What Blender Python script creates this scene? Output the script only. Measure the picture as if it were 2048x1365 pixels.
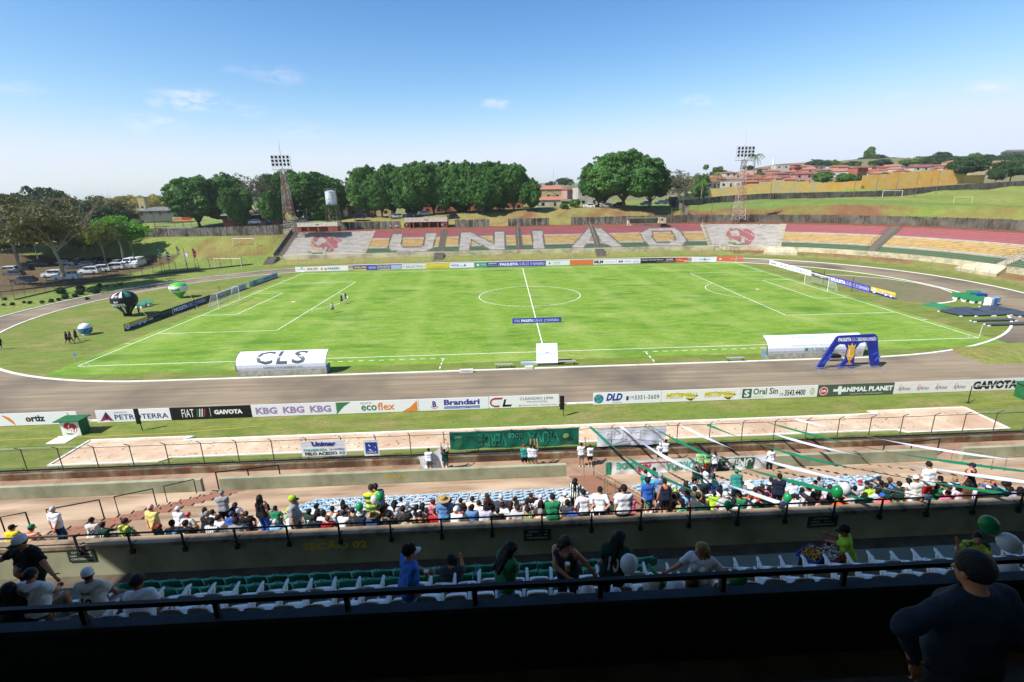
import bpy, bmesh, math, random
import numpy as np
from mathutils import Vector, Matrix
random.seed(7); RNG=np.random.default_rng(11)
S=bpy.context.scene; COL=S.collection
for o in list(bpy.data.objects): bpy.data.objects.remove(o)
# ---------------------------------------------------------------- camera
CAM=np.array([-4.331,-91.287,18.205]); ROT=(1.286,.018,-.048); FPX=1021.8
cd=bpy.data.cameras.new('camera'); cam=bpy.data.objects.new('camera',cd); COL.objects.link(cam)
cam.location=CAM; cam.rotation_euler=ROT; cd.sensor_width=36; cd.lens=36*FPX/2048
cd.shift_x=-32.4/2048; cd.shift_y=-.0004; cd.clip_start=.1; cd.clip_end=9000; S.camera=cam
# ---------------------------------------------------------------- sky, sun, exposure
SUN=Vector((-.62,-.32,.78)).normalized()
elev=math.asin(SUN.z); azim=math.atan2(SUN.x,SUN.y)
W=bpy.data.worlds.new('World'); S.world=W; W.use_nodes=True
n=W.node_tree.nodes; l=W.node_tree.links; n.clear()
out=n.new('ShaderNodeOutputWorld'); bg=n.new('ShaderNodeBackground'); sky=n.new('ShaderNodeTexSky')
sky.sky_type='NISHITA'; sky.sun_disc=False; sky.sun_elevation=elev; sky.sun_rotation=azim
sky.altitude=200; sky.air_density=1.0; sky.dust_density=.15; sky.ozone_density=3.0
def vm(op,src,val):
    q=n.new('ShaderNodeVectorMath'); q.operation=op; l.new(src,q.inputs[0]); q.inputs[1].default_value=val; return q.outputs[0]
g0=vm('MULTIPLY',sky.outputs[0],(.1,.1,.1)); g0=vm('MINIMUM',g0,(.85,.85,.85)); sx=n.new('ShaderNodeSeparateXYZ'); l.new(g0,sx.inputs[0]); hs=n.new('ShaderNodeCombineXYZ')
for ch,(ex,kk) in enumerate(((1.72,10.6),(1.36,6.55),(1.26,6.2))):
    pw=n.new('ShaderNodeMath'); pw.operation='POWER'; pw.inputs[1].default_value=ex; l.new(sx.outputs[ch],pw.inputs[0]); ml=n.new('ShaderNodeMath'); ml.operation='MULTIPLY'; ml.inputs[1].default_value=kk; l.new(pw.outputs[0],ml.inputs[0]); mn=n.new('ShaderNodeMath'); mn.operation='SMOOTH_MIN'; mn.inputs[1].default_value=(2.35,2.62,3.05)[ch]; mn.inputs[2].default_value=1.6; l.new(ml.outputs[0],mn.inputs[0]); l.new(mn.outputs[0],hs.inputs[ch])
tc=n.new('ShaderNodeTexCoord')
def cloud_dir(u,v):
    # direction of a small far cloud
    M=np.array(cam.rotation_euler.to_matrix()); d=M@np.array([(u-1056.4)/FPX,-(v-681.6)/FPX,-1.]); return d/np.linalg.norm(d)
nz=n.new('ShaderNodeTexNoise'); nz.inputs['Scale'].default_value=26; nz.inputs['Detail'].default_value=7; nz.inputs['Roughness'].default_value=.62
mp=n.new('ShaderNodeMapping'); mp.inputs['Scale'].default_value=(1,1,2.6); l.new(tc.outputs['Generated'],mp.inputs[0]); l.new(mp.outputs[0],nz.inputs['Vector'])
prev=None
for (u,v,sz,am) in [(42,178,.030,.35),(380,203,.055,.95),(310,247,.045,.5),(550,150,.045,.4),(498,222,.030,.35),(994,208,.030,.8),(1170,194,.012,.3),(1396,203,.034,.5),(1980,173,.030,.5),(600,262,.05,.25),(1795,194,.02,.25),(472,140,.02,.3),(1575,195,.015,.25),(1060,305,.04,.2)]:
    d=cloud_dir(u,v)
    sb=n.new('ShaderNodeVectorMath'); sb.operation='SUBTRACT'; sb.inputs[1].default_value=d; l.new(tc.outputs['Generated'],sb.inputs[0])
    sc=n.new('ShaderNodeVectorMath'); sc.operation='MULTIPLY'; sc.inputs[1].default_value=(1/sz,1/sz,2.9/sz); l.new(sb.outputs[0],sc.inputs[0])
    ln=n.new('ShaderNodeVectorMath'); ln.operation='LENGTH'; l.new(sc.outputs[0],ln.inputs[0])
    mr=n.new('ShaderNodeMapRange'); mr.inputs['From Min'].default_value=1.15; mr.inputs['From Max'].default_value=0; mr.inputs['To Max'].default_value=am; l.new(ln.outputs['Value'],mr.inputs['Value'])
    if prev is None: prev=mr.outputs[0]
    else:
        mx=n.new('ShaderNodeMath'); mx.operation='MAXIMUM'; l.new(prev,mx.inputs[0]); l.new(mr.outputs[0],mx.inputs[1]); prev=mx.outputs[0]
ra=n.new('ShaderNodeMapRange'); ra.inputs['From Min'].default_value=.40; ra.inputs['From Max'].default_value=.66; l.new(nz.outputs[0],ra.inputs['Value'])
mu=n.new('ShaderNodeMath'); mu.operation='MULTIPLY'; mu.use_clamp=True; l.new(prev,mu.inputs[0]); l.new(ra.outputs[0],mu.inputs[1])
mi=n.new('ShaderNodeMixRGB'); mi.inputs[2].default_value=(3.3,3.1,3.35,1); l.new(mu.outputs[0],mi.inputs[0]); l.new(hs.outputs[0],mi.inputs[1])
l.new(mi.outputs[0],bg.inputs[0]); bg.inputs[1].default_value=.15; l.new(bg.outputs[0],out.inputs[0])
sd=bpy.data.lights.new('sun','SUN'); sd.energy=3.2; sd.angle=math.radians(.55); sd.color=(1,.965,.91)
so=bpy.data.objects.new('sun',sd); COL.objects.link(so); so.rotation_euler=SUN.to_track_quat('Z','Y').to_euler()
S.view_settings.view_transform='Standard'; S.view_settings.look='None'; S.view_settings.gamma=1; S.view_settings.use_curve_mapping=False
S.view_settings.exposure=1.22
S.render.engine='CYCLES'; S.cycles.max_bounces=6; S.cycles.diffuse_bounces=4; S.cycles.glossy_bounces=2; S.cycles.transparent_max_bounces=12
# ---------------------------------------------------------------- geometry of the view, used to survey real positions
RM=np.array(cam.rotation_euler.to_matrix())
def ray(u,v): return RM@np.array([(u-1056.4)/FPX,-(v-681.6)/FPX,-1.])
def Pz(u,v,z=0.): d=ray(u,v); return Vector(CAM+d*(z-CAM[2])/d[2])
def Py(u,v,y): d=ray(u,v); return Vector(CAM+d*(y-CAM[1])/d[1])
def PD(u,v,D): return Vector(CAM+ray(u,v)*D)
# ---------------------------------------------------------------- materials
def lin(c):
    if isinstance(c,str): c=tuple(int(c[i:i+2],16)/255 for i in (0,2,4))
    return tuple((x/12.92 if x<=.04045 else ((x+.055)/1.055)**2.4) for x in c)
MATS={}
def mat(name,c,rough=.8,c2=None,scale=3,bump=0,metal=0,detail=4,stretch=None,spec=.3,world=False,lo=.38,hi=.62,c3=None,scale3=.3,translucent=0,bscale=None):
    """procedural surface: one colour, or two mixed by noise, plus an optional third large-scale tone"""
    if name in MATS: return MATS[name]
    m=bpy.data.materials.new(name); m.use_nodes=True; MATS[name]=m
    nt=m.node_tree; n=nt.nodes; l=nt.links; b=n['Principled BSDF']
    c=lin(c); b.inputs['Base Color'].default_value=(*c,1); b.inputs['Roughness'].default_value=rough; b.inputs['Metallic'].default_value=metal
    b.inputs['Specular IOR Level'].default_value=spec; m.diffuse_color=(*c,1)
    if c2 is not None or bump:
        if world: g=n.new('ShaderNodeNewGeometry'); src=g.outputs['Position']
        else: t=n.new('ShaderNodeTexCoord'); src=t.outputs['Object']
        if stretch:
            mp=n.new('ShaderNodeMapping'); mp.inputs['Scale'].default_value=stretch; l.new(src,mp.inputs[0]); v=mp.outputs[0]
        else: v=src
        nz=n.new('ShaderNodeTexNoise'); nz.inputs['Scale'].default_value=scale; nz.inputs['Detail'].default_value=detail; nz.inputs['Roughness'].default_value=.65; l.new(v,nz.inputs['Vector'])
        if c2 is not None:
            mr=n.new('ShaderNodeMapRange'); mr.inputs['From Min'].default_value=lo; mr.inputs['From Max'].default_value=hi; l.new(nz.outputs[0],mr.inputs['Value'])
            mx=n.new('ShaderNodeMixRGB'); mx.inputs[1].default_value=(*c,1); mx.inputs[2].default_value=(*lin(c2),1); l.new(mr.outputs[0],mx.inputs[0]); o=mx.outputs[0]
            if c3 is not None:
                n3=n.new('ShaderNodeTexNoise'); n3.inputs['Scale'].default_value=scale3; n3.inputs['Detail'].default_value=3; l.new(src,n3.inputs['Vector'])
                m3=n.new('ShaderNodeMapRange'); m3.inputs['From Min'].default_value=.42; m3.inputs['From Max'].default_value=.68; l.new(n3.outputs[0],m3.inputs['Value'])
                x3=n.new('ShaderNodeMixRGB'); x3.inputs[2].default_value=(*lin(c3),1); l.new(m3.outputs[0],x3.inputs[0]); l.new(o,x3.inputs[1]); o=x3.outputs[0]
            l.new(o,b.inputs['Base Color'])
        if bump:
            src2=nz.outputs[0]
            if bscale:
                nb=n.new('ShaderNodeTexNoise'); nb.inputs['Scale'].default_value=bscale; nb.inputs['Detail'].default_value=3; l.new(src,nb.inputs['Vector']); src2=nb.outputs[0]
            bp=n.new('ShaderNodeBump'); bp.inputs['Strength'].default_value=min(1,bump); bp.inputs['Distance'].default_value=.05; l.new(src2,bp.inputs['Height']); l.new(bp.outputs[0],b.inputs['Normal'])
    if translucent:
        tr=n.new('ShaderNodeBsdfTranslucent'); ms=n.new('ShaderNodeMixShader'); ms.inputs[0].default_value=translucent
        src=b.inputs['Base Color'].links[0].from_socket if b.inputs['Base Color'].links else None
        if src: l.new(src,tr.inputs[0])
        else: tr.inputs[0].default_value=(*c,1)
        l.new(b.outputs[0],ms.inputs[1]); l.new(tr.outputs[0],ms.inputs[2]); l.new(ms.outputs[0],n['Material Output'].inputs[0])
    return m
def attr_mat(name,rough=.9,dirt='3a352c',amount=.45,scale=2.2,stretch=(1,1,1),world=True,fine=9.):
    """paint colours read from the mesh attribute 'paint', worn by two noises"""
    if name in MATS: return MATS[name]
    m=bpy.data.materials.new(name); m.use_nodes=True; MATS[name]=m; nt=m.node_tree; n=nt.nodes; l=nt.links; b=n['Principled BSDF']
    b.inputs['Roughness'].default_value=rough; b.inputs['Specular IOR Level'].default_value=.2
    a=n.new('ShaderNodeAttribute'); a.attribute_name='paint'; g=n.new('ShaderNodeNewGeometry'); mp=n.new('ShaderNodeMapping'); mp.inputs['Scale'].default_value=stretch; l.new(g.outputs['Position'],mp.inputs[0])
    o=a.outputs['Color']
    for s,f0,f1,am in ((scale,.45,.75,amount),(fine,.5,.72,amount*.9)):
        z=n.new('ShaderNodeTexNoise'); z.inputs['Scale'].default_value=s; z.inputs['Detail'].default_value=5; l.new(mp.outputs[0],z.inputs['Vector'])
        r=n.new('ShaderNodeMapRange'); r.inputs['From Min'].default_value=f0; r.inputs['From Max'].default_value=f1; r.inputs['To Max'].default_value=am; l.new(z.outputs[0],r.inputs['Value'])
        x=n.new('ShaderNodeMixRGB'); x.inputs[2].default_value=(*lin(dirt),1); l.new(r.outputs[0],x.inputs[0]); l.new(o,x.inputs[1]); o=x.outputs[0]
    l.new(o,b.inputs['Base Color']); return m
_pm={}
def paint(c,rough=.55):
    k=(c,rough)
    if k not in _pm: _pm[k]=mat('print_'+str(c)+('' if rough==.55 else str(rough)),c,rough)
    return _pm[k]
# ---------------------------------------------------------------- mesh builder
ORD_=['first','second','third','fourth','fifth','sixth','seventh','eighth','ninth','tenth','eleventh','twelfth','thirteenth','fourteenth','fifteenth','sixteenth','seventeenth','eighteenth','nineteenth','twentieth']
def ORD(n): return ORD_[n] if n<20 else ('twenty-' if n<29 else 'thirty-')+ORD_[(n-20)%10] if n!=29 else 'thirtieth'
class MB:
    def __init__(s): s.v=[]; s.f=[]; s.m=[]
    def add(s,vs,fs,mi=0):
        k=len(s.v); s.v.extend([tuple(p) for p in vs]); s.f.extend([tuple(k+i for i in f) for f in fs]); s.m.extend([mi]*len(fs)); return s
    def box(s,a,b,mi=0,M=None):
        x0,y0,z0=a; x1,y1,z1=b
        vs=[(x0,y0,z0),(x1,y0,z0),(x1,y1,z0),(x0,y1,z0),(x0,y0,z1),(x1,y0,z1),(x1,y1,z1),(x0,y1,z1)]
        if M is not None: vs=[M@Vector(p) for p in vs]
        return s.add(vs,[(3,2,1,0),(4,5,6,7),(0,1,5,4),(1,2,6,5),(2,3,7,6),(3,0,4,7)],mi)
    def beam(s,a,b,w,h,mi=0,up=(0,0,1)):
        a=Vector(a);b=Vector(b);d=(b-a);L=d.length
        if L<1e-6: return s
        d/=L; r=d.cross(Vector(up)); 
        if r.length<1e-4: r=d.cross(Vector((0,1,0)))
        r.normalize(); u=r.cross(d)
        vs=[p+r*(sx*w/2)+u*(sz*h/2) for p in (a,b) for sx,sz in ((-1,-1),(1,-1),(1,1),(-1,1))]
        return s.add(vs,[(0,1,2,3),(7,6,5,4),(0,4,5,1),(1,5,6,2),(2,6,7,3),(3,7,4,0)],mi)
    def tube(s,pts,r,n=6,mi=0,cap=True):
        pts=[Vector(p) for p in pts]; rs=r if isinstance(r,(list,tuple)) else [r]*len(pts); k=len(s.v); N=len(pts)
        pr=None
        for i,p in enumerate(pts):
            d=(pts[min(i+1,N-1)]-pts[max(i-1,0)]); d.normalize()
            if pr is None:
                a=Vector((0,0,1)) if abs(d.z)<.9 else Vector((1,0,0)); pr=d.cross(a).normalized()
            pr=(pr-d*pr.dot(d)); pr.normalize(); q=d.cross(pr)
            for j in range(n):
                t=2*math.pi*j/n; s.v.append(tuple(p+(pr*math.cos(t)+q*math.sin(t))*rs[i]))
        for i in range(N-1):
            for j in range(n):
                s.f.append((k+i*n+j,k+i*n+(j+1)%n,k+(i+1)*n+(j+1)%n,k+(i+1)*n+j)); s.m.append(mi)
        if cap and n>2:
            s.f.append(tuple(k+j for j in range(n))[::-1]); s.f.append(tuple(k+(N-1)*n+j for j in range(n))); s.m+= [mi,mi]
        return s
    def lathe(s,prof,n=16,mi=0,c=(0,0,0),mf=None,sx=1,sy=1):
        k=len(s.v)
        for (r,z) in prof:
            for j in range(n):
                t=2*math.pi*j/n; s.v.append((c[0]+r*math.cos(t)*sx,c[1]+r*math.sin(t)*sy,c[2]+z))
        for i in range(len(prof)-1):
            for j in range(n):
                s.f.append((k+i*n+j,k+i*n+(j+1)%n,k+(i+1)*n+(j+1)%n,k+(i+1)*n+j)); s.m.append(mf(i,j) if mf else mi)
        return s
    def ell(s,c,r,n=10,mi=0,M=None):
        k=len(s.v); c=Vector(c); rr=r if isinstance(r,(tuple,list)) else (r,r,r); R=max(3,n//2)
        vs=[]
        for i in range(R+1):
            a=math.pi*i/R
            for j in range(n):
                t=2*math.pi*j/n; p=Vector((rr[0]*math.sin(a)*math.cos(t),rr[1]*math.sin(a)*math.sin(t),rr[2]*math.cos(a)))
                vs.append(c+(M@p if M is not None else p))
        fs=[(i*n+j,(i+1)*n+j,(i+1)*n+(j+1)%n,i*n+(j+1)%n) for i in range(R) for j in range(n)]
        return s.add(vs,fs,mi)
    def prism(s,poly,y0,y1,mi=0,fn=None):
        """polygon in (x,z) extruded from y0 to y1"""
        n=len(poly); vs=[(p[0],y0,p[1]) for p in poly]+[(p[0],y1,p[1]) for p in poly]
        if fn: vs=[fn(Vector(p)) for p in vs]
        fs=[tuple(range(n)),tuple(range(2*n-1,n-1,-1))]+[(i,i+n,(i+1)%n+n,(i+1)%n) for i in range(n)]
        return s.add(vs,fs,mi)
    def mesh(s,name,mats,smooth=False):
        me=bpy.data.meshes.new(name); me.from_pydata(s.v,[],s.f)
        for m in (mats if isinstance(mats,(list,tuple)) else [mats]): me.materials.append(m)
        if any(s.m): me.polygons.foreach_set('material_index',s.m)
        if smooth: me.polygons.foreach_set('use_smooth',[True]*len(s.f))
        me.update(); return me
    def build(s,name,mats,parent=None,smooth=False,loc=None):
        return link(name,s.mesh(name,mats,smooth),parent,loc)
def link(name,me,parent=None,loc=None,rotz=0,scale=None):
    o=bpy.data.objects.new(name,me); COL.objects.link(o)
    if parent is not None: o.parent=parent
    if loc is not None: o.location=loc
    if rotz: o.rotation_euler=(0,0,rotz)
    if scale is not None: o.scale=(scale,)*3 if isinstance(scale,(int,float)) else scale
    return o
def tag(o,label=None,cat=None,group=None,kind=None):
    if label: o['label']=label
    if cat: o['category']=cat
    if group: o['group']=group
    if kind: o['kind']=kind
    return o
def thing(name,label,cat,loc=(0,0,0),rotz=0,group=None,scale=None):
    o=bpy.data.objects.new(name,None); COL.objects.link(o); o.location=loc; o.rotation_euler=(0,0,rotz); o.empty_display_size=.1
    if scale: o.scale=(scale,)*3 if isinstance(scale,(int,float)) else scale
    return tag(o,label,cat,group)
def copy_tree(o,parent=None,loc=None,rotz=None,label=None,scale=None,kids=None):
    c=o.copy(); COL.objects.link(c)
    if parent is not None: c.parent=parent
    if loc is not None: c.location=loc
    if rotz is not None: c.rotation_euler=(0,0,rotz)
    if scale is not None: c.scale=(scale,)*3 if isinstance(scale,(int,float)) else scale
    if label: c['label']=label
    for ch in o.children: copy_tree(ch,c)
    return c
# ---------------------------------------------------------------- flat print: words and simple shapes lying on a surface
_tx={}
def textm(s,bold=0.,shear=0.,space=1.):
    k=(s,bold,shear,space)
    if k in _tx: return _tx[k]
    cu=bpy.data.curves.new('t','FONT'); cu.body=s; cu.size=1; cu.resolution_u=2; cu.offset=bold; cu.shear=shear; cu.space_character=space; cu.fill_mode='FRONT'
    ob=bpy.data.objects.new('t',cu); me=ob.to_mesh(); v=np.array([tuple(p.co)[:2] for p in me.vertices]) if len(me.vertices) else np.zeros((1,2)); f=[tuple(p.vertices) for p in me.polygons]
    ob.to_mesh_clear(); bpy.data.objects.remove(ob); bpy.data.curves.remove(cu)
    _tx[k]=(v,f); return v,f
class Print:
    """collects flat shapes in (x,z); built as one mesh 'print' with one slot per colour"""
    def __init__(s): s.b=MB(); s.mats=[]; s.lv={}
    def mi(s,c):
        if c not in s.mats: s.mats.append(c)
        return s.mats.index(c)
    def poly(s,pts,c,lv=0): 
        s.b.add([(p[0],-.002*lv,p[1]) for p in pts],[tuple(range(len(pts)))],s.mi(c))
    def rect(s,x0,z0,x1,z1,c,lv=0): s.poly([(x0,z0),(x1,z0),(x1,z1),(x0,z1)],c,lv)
    def disc(s,x,z,r,c,lv=0,r2=None,n=18,a0=0,a1=360):
        r2=r2 or r; P=[(x+r*math.cos(math.radians(a0+(a1-a0)*i/n)),z+r2*math.sin(math.radians(a0+(a1-a0)*i/n))) for i in range(n+(a1-a0!=360))]
        s.poly(P,c,lv)
    def ring(s,x,z,r,w,c,lv=0,a0=0,a1=360,n=20,k=1.):
        P=lambda a,q:(x+q*math.cos(a),z+q*k*math.sin(a))
        for i in range(n):
            a=math.radians(a0+(a1-a0)*i/n);b=math.radians(a0+(a1-a0)*(i+1)/n); s.poly([P(a,r-w),P(a,r),P(b,r),P(b,r-w)],c,lv)
    def text(s,t,x0,z0,x1,z1,c,lv=1,bold=0.,shear=0.,flip=False,space=1.,keep=False):
        v,f=textm(t,bold,shear,space); a=v.min(0); b=v.max(0); w=(v-a)/np.maximum(b-a,1e-6)
        if keep:
            k=min((x1-x0)/(b-a)[0],(z1-z0)/(b-a)[1]); cx,cz=(x0+x1)/2,(z0+z1)/2; ww,hh=k*(b-a)[0],k*(b-a)[1]; x0,x1,z0,z1=cx-ww/2,cx+ww/2,cz-hh/2,cz+hh/2
        if flip: w=1-w
        s.b.add([(x0+p[0]*(x1-x0),-.002*lv,z0+p[1]*(z1-z0)) for p in w],f,s.mi(c))
    def build(s,name='lettering',parent=None,fn=None,loc=None,rough=.6):
        if fn:
            bm=bmesh.new(); vv=[bm.verts.new(v) for v in s.b.v]
            for fc,mi in zip(s.b.f,s.b.m):
                try: q=bm.faces.new([vv[i] for i in fc]); q.material_index=mi
                except ValueError: pass
            bmesh.ops.triangulate(bm,faces=bm.faces[:])
            for it in range(3): bmesh.ops.subdivide_edges(bm,edges=[e for e in bm.edges if e.calc_length()>.22],cuts=1)
            bmesh.ops.triangulate(bm,faces=bm.faces[:]); bm.verts.index_update(); s.b.v=[tuple(v.co) for v in bm.verts]; s.b.f=[tuple(v.index for v in q.verts) for q in bm.faces]; s.b.m=[q.material_index for q in bm.faces]; bm.free()
        if fn: s.b.v=[tuple(fn(Vector(p))) for p in s.b.v]
        return s.b.build(name,[paint(c,rough) for c in s.mats],parent,loc=loc)
def inpoly(x,y,P):
    r=np.zeros(np.shape(x),bool); j=len(P)-1
    for i in range(len(P)):
        xi,yi=P[i]; xj,yj=P[j]
        c=((yi>y)!=(yj>y))&(x<(xj-xi)*(y-yi)/((yj-yi) or 1e-9)+xi); r^=c; j=i
    return r
# ================================================================ THE GROUND
XC,YC,RB=46.,6.5,49.5          # the far stand runs straight at y=56, then turns round this centre
def sdist(x,y):
    """distance behind the foot of the far stand (vectorised)"""
    x=np.asarray(x,float); y=np.asarray(y,float)
    return np.where((x<XC),y-(YC+RB),np.hypot(x-XC,y-YC)-RB)
CP=[(312,476,163),(430,470,160),(560,462,156),(350,457,175),(300,445,215),(280,435,260),(260,405,330),(200,470,200),(60,470,190),(0,480,170),
    (640,445,172),(740,436,176),(840,432,182),(914,424,186),(1000,418,190),(1110,413,195),(1210,410,195),(1330,414,186),(1345,404,215),(500,440,190),(420,448,190),
    (1400,428,163),(1500,417,172),(1600,402,178),(1700,401,180),(1800,402,184),(1900,408,176),(2048,417,166),(1640,398,200),(1800,394,207),(1950,392,200),(2048,385,210),
    (1360,412,196),(1440,405,201),(1536,399,206),(1748,394,212),(1911,380,222),(2048,372,230),(1536,387,232),(1721,378,240),(1921,368,250),(2100,366,250),
    (1420,385,260),(1500,364,300),(1600,352,330),(1700,345,360),(1850,342,350),(2000,335,340),(2100,330,360),(1740,316,470),(1900,316,470),(2040,312,470),(1600,326,480),(1500,345,450),(1400,353,470),(1300,368,420),
    (1100,373,420),(1090,399,240),(1180,396,250),(1000,392,260),(800,402,260),(600,405,260),(900,384,420),(600,390,420),(400,395,420),(150,402,420),(0,404,420)]
CPX=np.array([tuple(PD(*p)) for p in CP])
def Hout(x,y):
    x=np.asarray(x,float);y=np.asarray(y,float); num=np.zeros(x.shape);den=np.zeros(x.shape)
    for px,py,pz in CPX:
        w=1/((x-px)**2+(y-py)**2+30)**1.8; num+=w*pz; den+=w
    return num/den
def sm(a,b,t): t=np.clip((t-a)/(b-a),0,1); return t*t*(3-2*t)
def H(x,y):
    x=np.asarray(x,float);y=np.asarray(y,float); d=sdist(x,y)
    ho=Hout(x,y); far=np.hypot(x-CAM[0],y-CAM[1])
    ho=ho*(1-sm(520,900,far))+sm(520,900,far)*(17.5+6*np.sin(x/420+1)*np.cos(y/600)+sm(1500,4000,far)*(25+35*np.sin(x/900)+20*np.cos(x/330)))
    z=np.where(d<14,np.clip((d+5)/5,0,1)*1.0*(d<0)+(d>=0)*(1.0+d*.3),7.55)
    z=np.where(d>19,7.55+(ho-7.55)*sm(19,34,d),z)
    # the left side: no stand, a level field and a bank up to the boundary wall
    yb=72+(-70-x)*.07                                  # line of the left boundary wall
    lf=np.where(y<yb-14,np.clip((np.hypot(x+45,y*.9)-62)/40,0,1)*1.6,1.6+(6.6-1.6)*sm(-14,-3,y-yb))
    lf=np.where(y>yb,6.6+(ho-6.6)*sm(0,14,y-yb),lf)
    lf=np.where(x<-125,lf*(1-sm(-125,-150,x))+sm(-125,-150,x)*np.minimum(ho,4+.0*x),lf)
    wl=sm(-66,-74,x)
    z=z*(1-wl)+lf*wl
    inside=(y<48)&(x<XC)&(x>-70); z=np.where(inside,0,z)
    z=np.where(y<-56,0,z)
    return z
def axis(parts):
    r=[]
    for a,b,s in parts: r+=list(np.arange(a,b,s))
    return np.array(r+[parts[-1][1]])
def sheet(name,X,Y,Z,m,colfn=None,kind='structure',smooth=True):
    ny,nx=X.shape; me=bpy.data.meshes.new(name); co=np.stack([X,Y,Z],-1).reshape(-1,3)
    I=np.arange(nx*ny).reshape(ny,nx); F=np.stack([I[:-1,:-1],I[:-1,1:],I[1:,1:],I[1:,:-1]],-1).reshape(-1,4)
    me.vertices.add(len(co)); me.vertices.foreach_set('co',co.ravel()); me.loops.add(F.size); me.loops.foreach_set('vertex_index',F.ravel().astype(np.int32))
    me.polygons.add(len(F)); me.polygons.foreach_set('loop_start',np.arange(0,F.size,4,dtype=np.int32)); me.polygons.foreach_set('loop_total',np.full(len(F),4,np.int32))
    me.polygons.foreach_set('use_smooth',[smooth]*len(F)); me.update(calc_edges=True); me.materials.append(m)
    if colfn is not None:
        c=colfn(X.ravel(),Y.ravel()); a=me.color_attributes.new('paint','FLOAT_COLOR','POINT'); a.data.foreach_set('color',np.c_[c,np.ones(len(c))].ravel())
    o=link(name,me); tag(o,kind=kind); return o
def fbm(x,y,s,seed=0):
    r=np.random.default_rng(seed); v=0
    for i in range(5):
        a,b,c,d=r.uniform(-1,1,4); v=v+np.sin((x*a+y*b)/s*2+c*9+1.7*np.sin((x*d-y*a)/s+b*5))/(1+i*.4); s*=.62
    return v/2.6
GR=np.array(lin('6d8433')); GR2=np.array(lin('8a8a4a')); DRY=np.array(lin('8d7b4e')); RED=np.array(lin('794a38')); WOOD=np.array(lin('5e4a35')); LAWN=np.array(lin('667f3a')); ASPH=np.array(lin('77756f'))
def gcol(x,y):
    d=sdist(x,y); n1=fbm(x,y,9,1); n2=fbm(x,y,4,2); n3=fbm(x,y,25,3)
    c=GR+(GR2-GR)*np.clip(.5+n1*.5,0,1)[:,None]
    def mixc(c,k,t): return c+(k-c)*np.clip(t,0,1)[:,None]
    # red earth behind the stand and on the cut bank to the right
    c=mixc(c,RED,((d>13)&(d<20.5)&(x>-72))*1.)
    c=mixc(c,DRY,((d>-6)&(d<1)&(x>-70))*(.45+n2*.4)); c=mixc(c,RED,((d>-3)&(d<1)&(x>60))*(.45+n1*.6))
    c=mixc(c,DRY,((d>20)&(d<48)&(x<48)&(x>-60))*(.75+n1*.4)); c=mixc(c,RED,((d>26)&(d<44)&(x<48)&(x>-5))*(n2*.8+.15))
    r=(d>20)&(x>=48)
    up=sm(31,37,d)
    c=mixc(c,RED,r*(1-up)*(.30+n1*.35+n2*.3+ (y>30)*(x<105)*.35)); c=mixc(c,LAWN,r*up*.75*(d<75)); c=mixc(c,RED,r*up*(d<60)*(n1-.45)*1.2)
    # left: field, bank, car park earth under the trees
    yb=72+(-70-x)*.07
    L=(x<-72)
    c=mixc(c,LAWN,L*(y<yb-13)*.35); c=mixc(c,RED,L*(y>yb-13)*(y<yb)*(sm(-105,-82,x)*.6+n2*.4-.15)); c=mixc(c,WOOD,(x<-98)*(y>8)*(y<62)*sm(-92,-104,x-.25*(y-30))*(.95))
    c=mixc(c,ASPH,L*(y>yb+4)*(y<yb+26)*(x>-150)*.8); c=mixc(c,LAWN,L*(y>yb+26)*(y<yb+60)*.8)
    far=np.hypot(x,y); c=mixc(c,np.array(lin('75695a')),(sm(234,244,y-CAM[1]-.05*(x-60))*(x>40)+(x<=40)*(x>-60)*sm(60,90,d))*.75); c=mixc(c,np.array(lin('5c6a44')),sm(420,650,far)*.8)
    return c
m=attr_mat('earth_and_grass',.95,'4a4a22',.35,.35,(1,1,1),fine=2.2)
bp=m.node_tree.nodes.new('ShaderNodeBump'); nzb=m.node_tree.nodes.new('ShaderNodeTexNoise'); nzb.inputs['Scale'].default_value=1.3; nzb.inputs['Detail'].default_value=8
m.node_tree.links.new(m.node_tree.nodes['Geometry'].outputs['Position'],nzb.inputs['Vector']); bp.inputs['Distance'].default_value=.5; bp.inputs['Strength'].default_value=.8
m.node_tree.links.new(nzb.outputs[0],bp.inputs['Height']); m.node_tree.links.new(bp.outputs[0],m.node_tree.nodes['Principled BSDF'].inputs['Normal'])
ax=axis([(-4500,-1500,500),(-1500,-500,120),(-500,-160,14),(-160,150,1.6),(150,480,6),(480,1500,120),(1500,4500,500)])
ay=axis([(-58,-10,6),(-10,120,1.6),(120,520,6),(520,1500,90),(1500,6500,500)])
X,Y=np.meshgrid(ax,ay); Z=H(X,Y); ins=(sdist(X,Y)<-5.5)&(X>-71)|(Y<-40); Z=np.where(ins,-.35,Z)+np.where(sdist(X,Y)>22,fbm(X,Y,6,9)*.25,0)-np.where((X<-70)&(Y<57),.05,0)*0
terrain=sheet('ground',X,Y,Z,m,gcol)
def gz(x,y): return float(H(np.array([x]),np.array([y]))[0])
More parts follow.
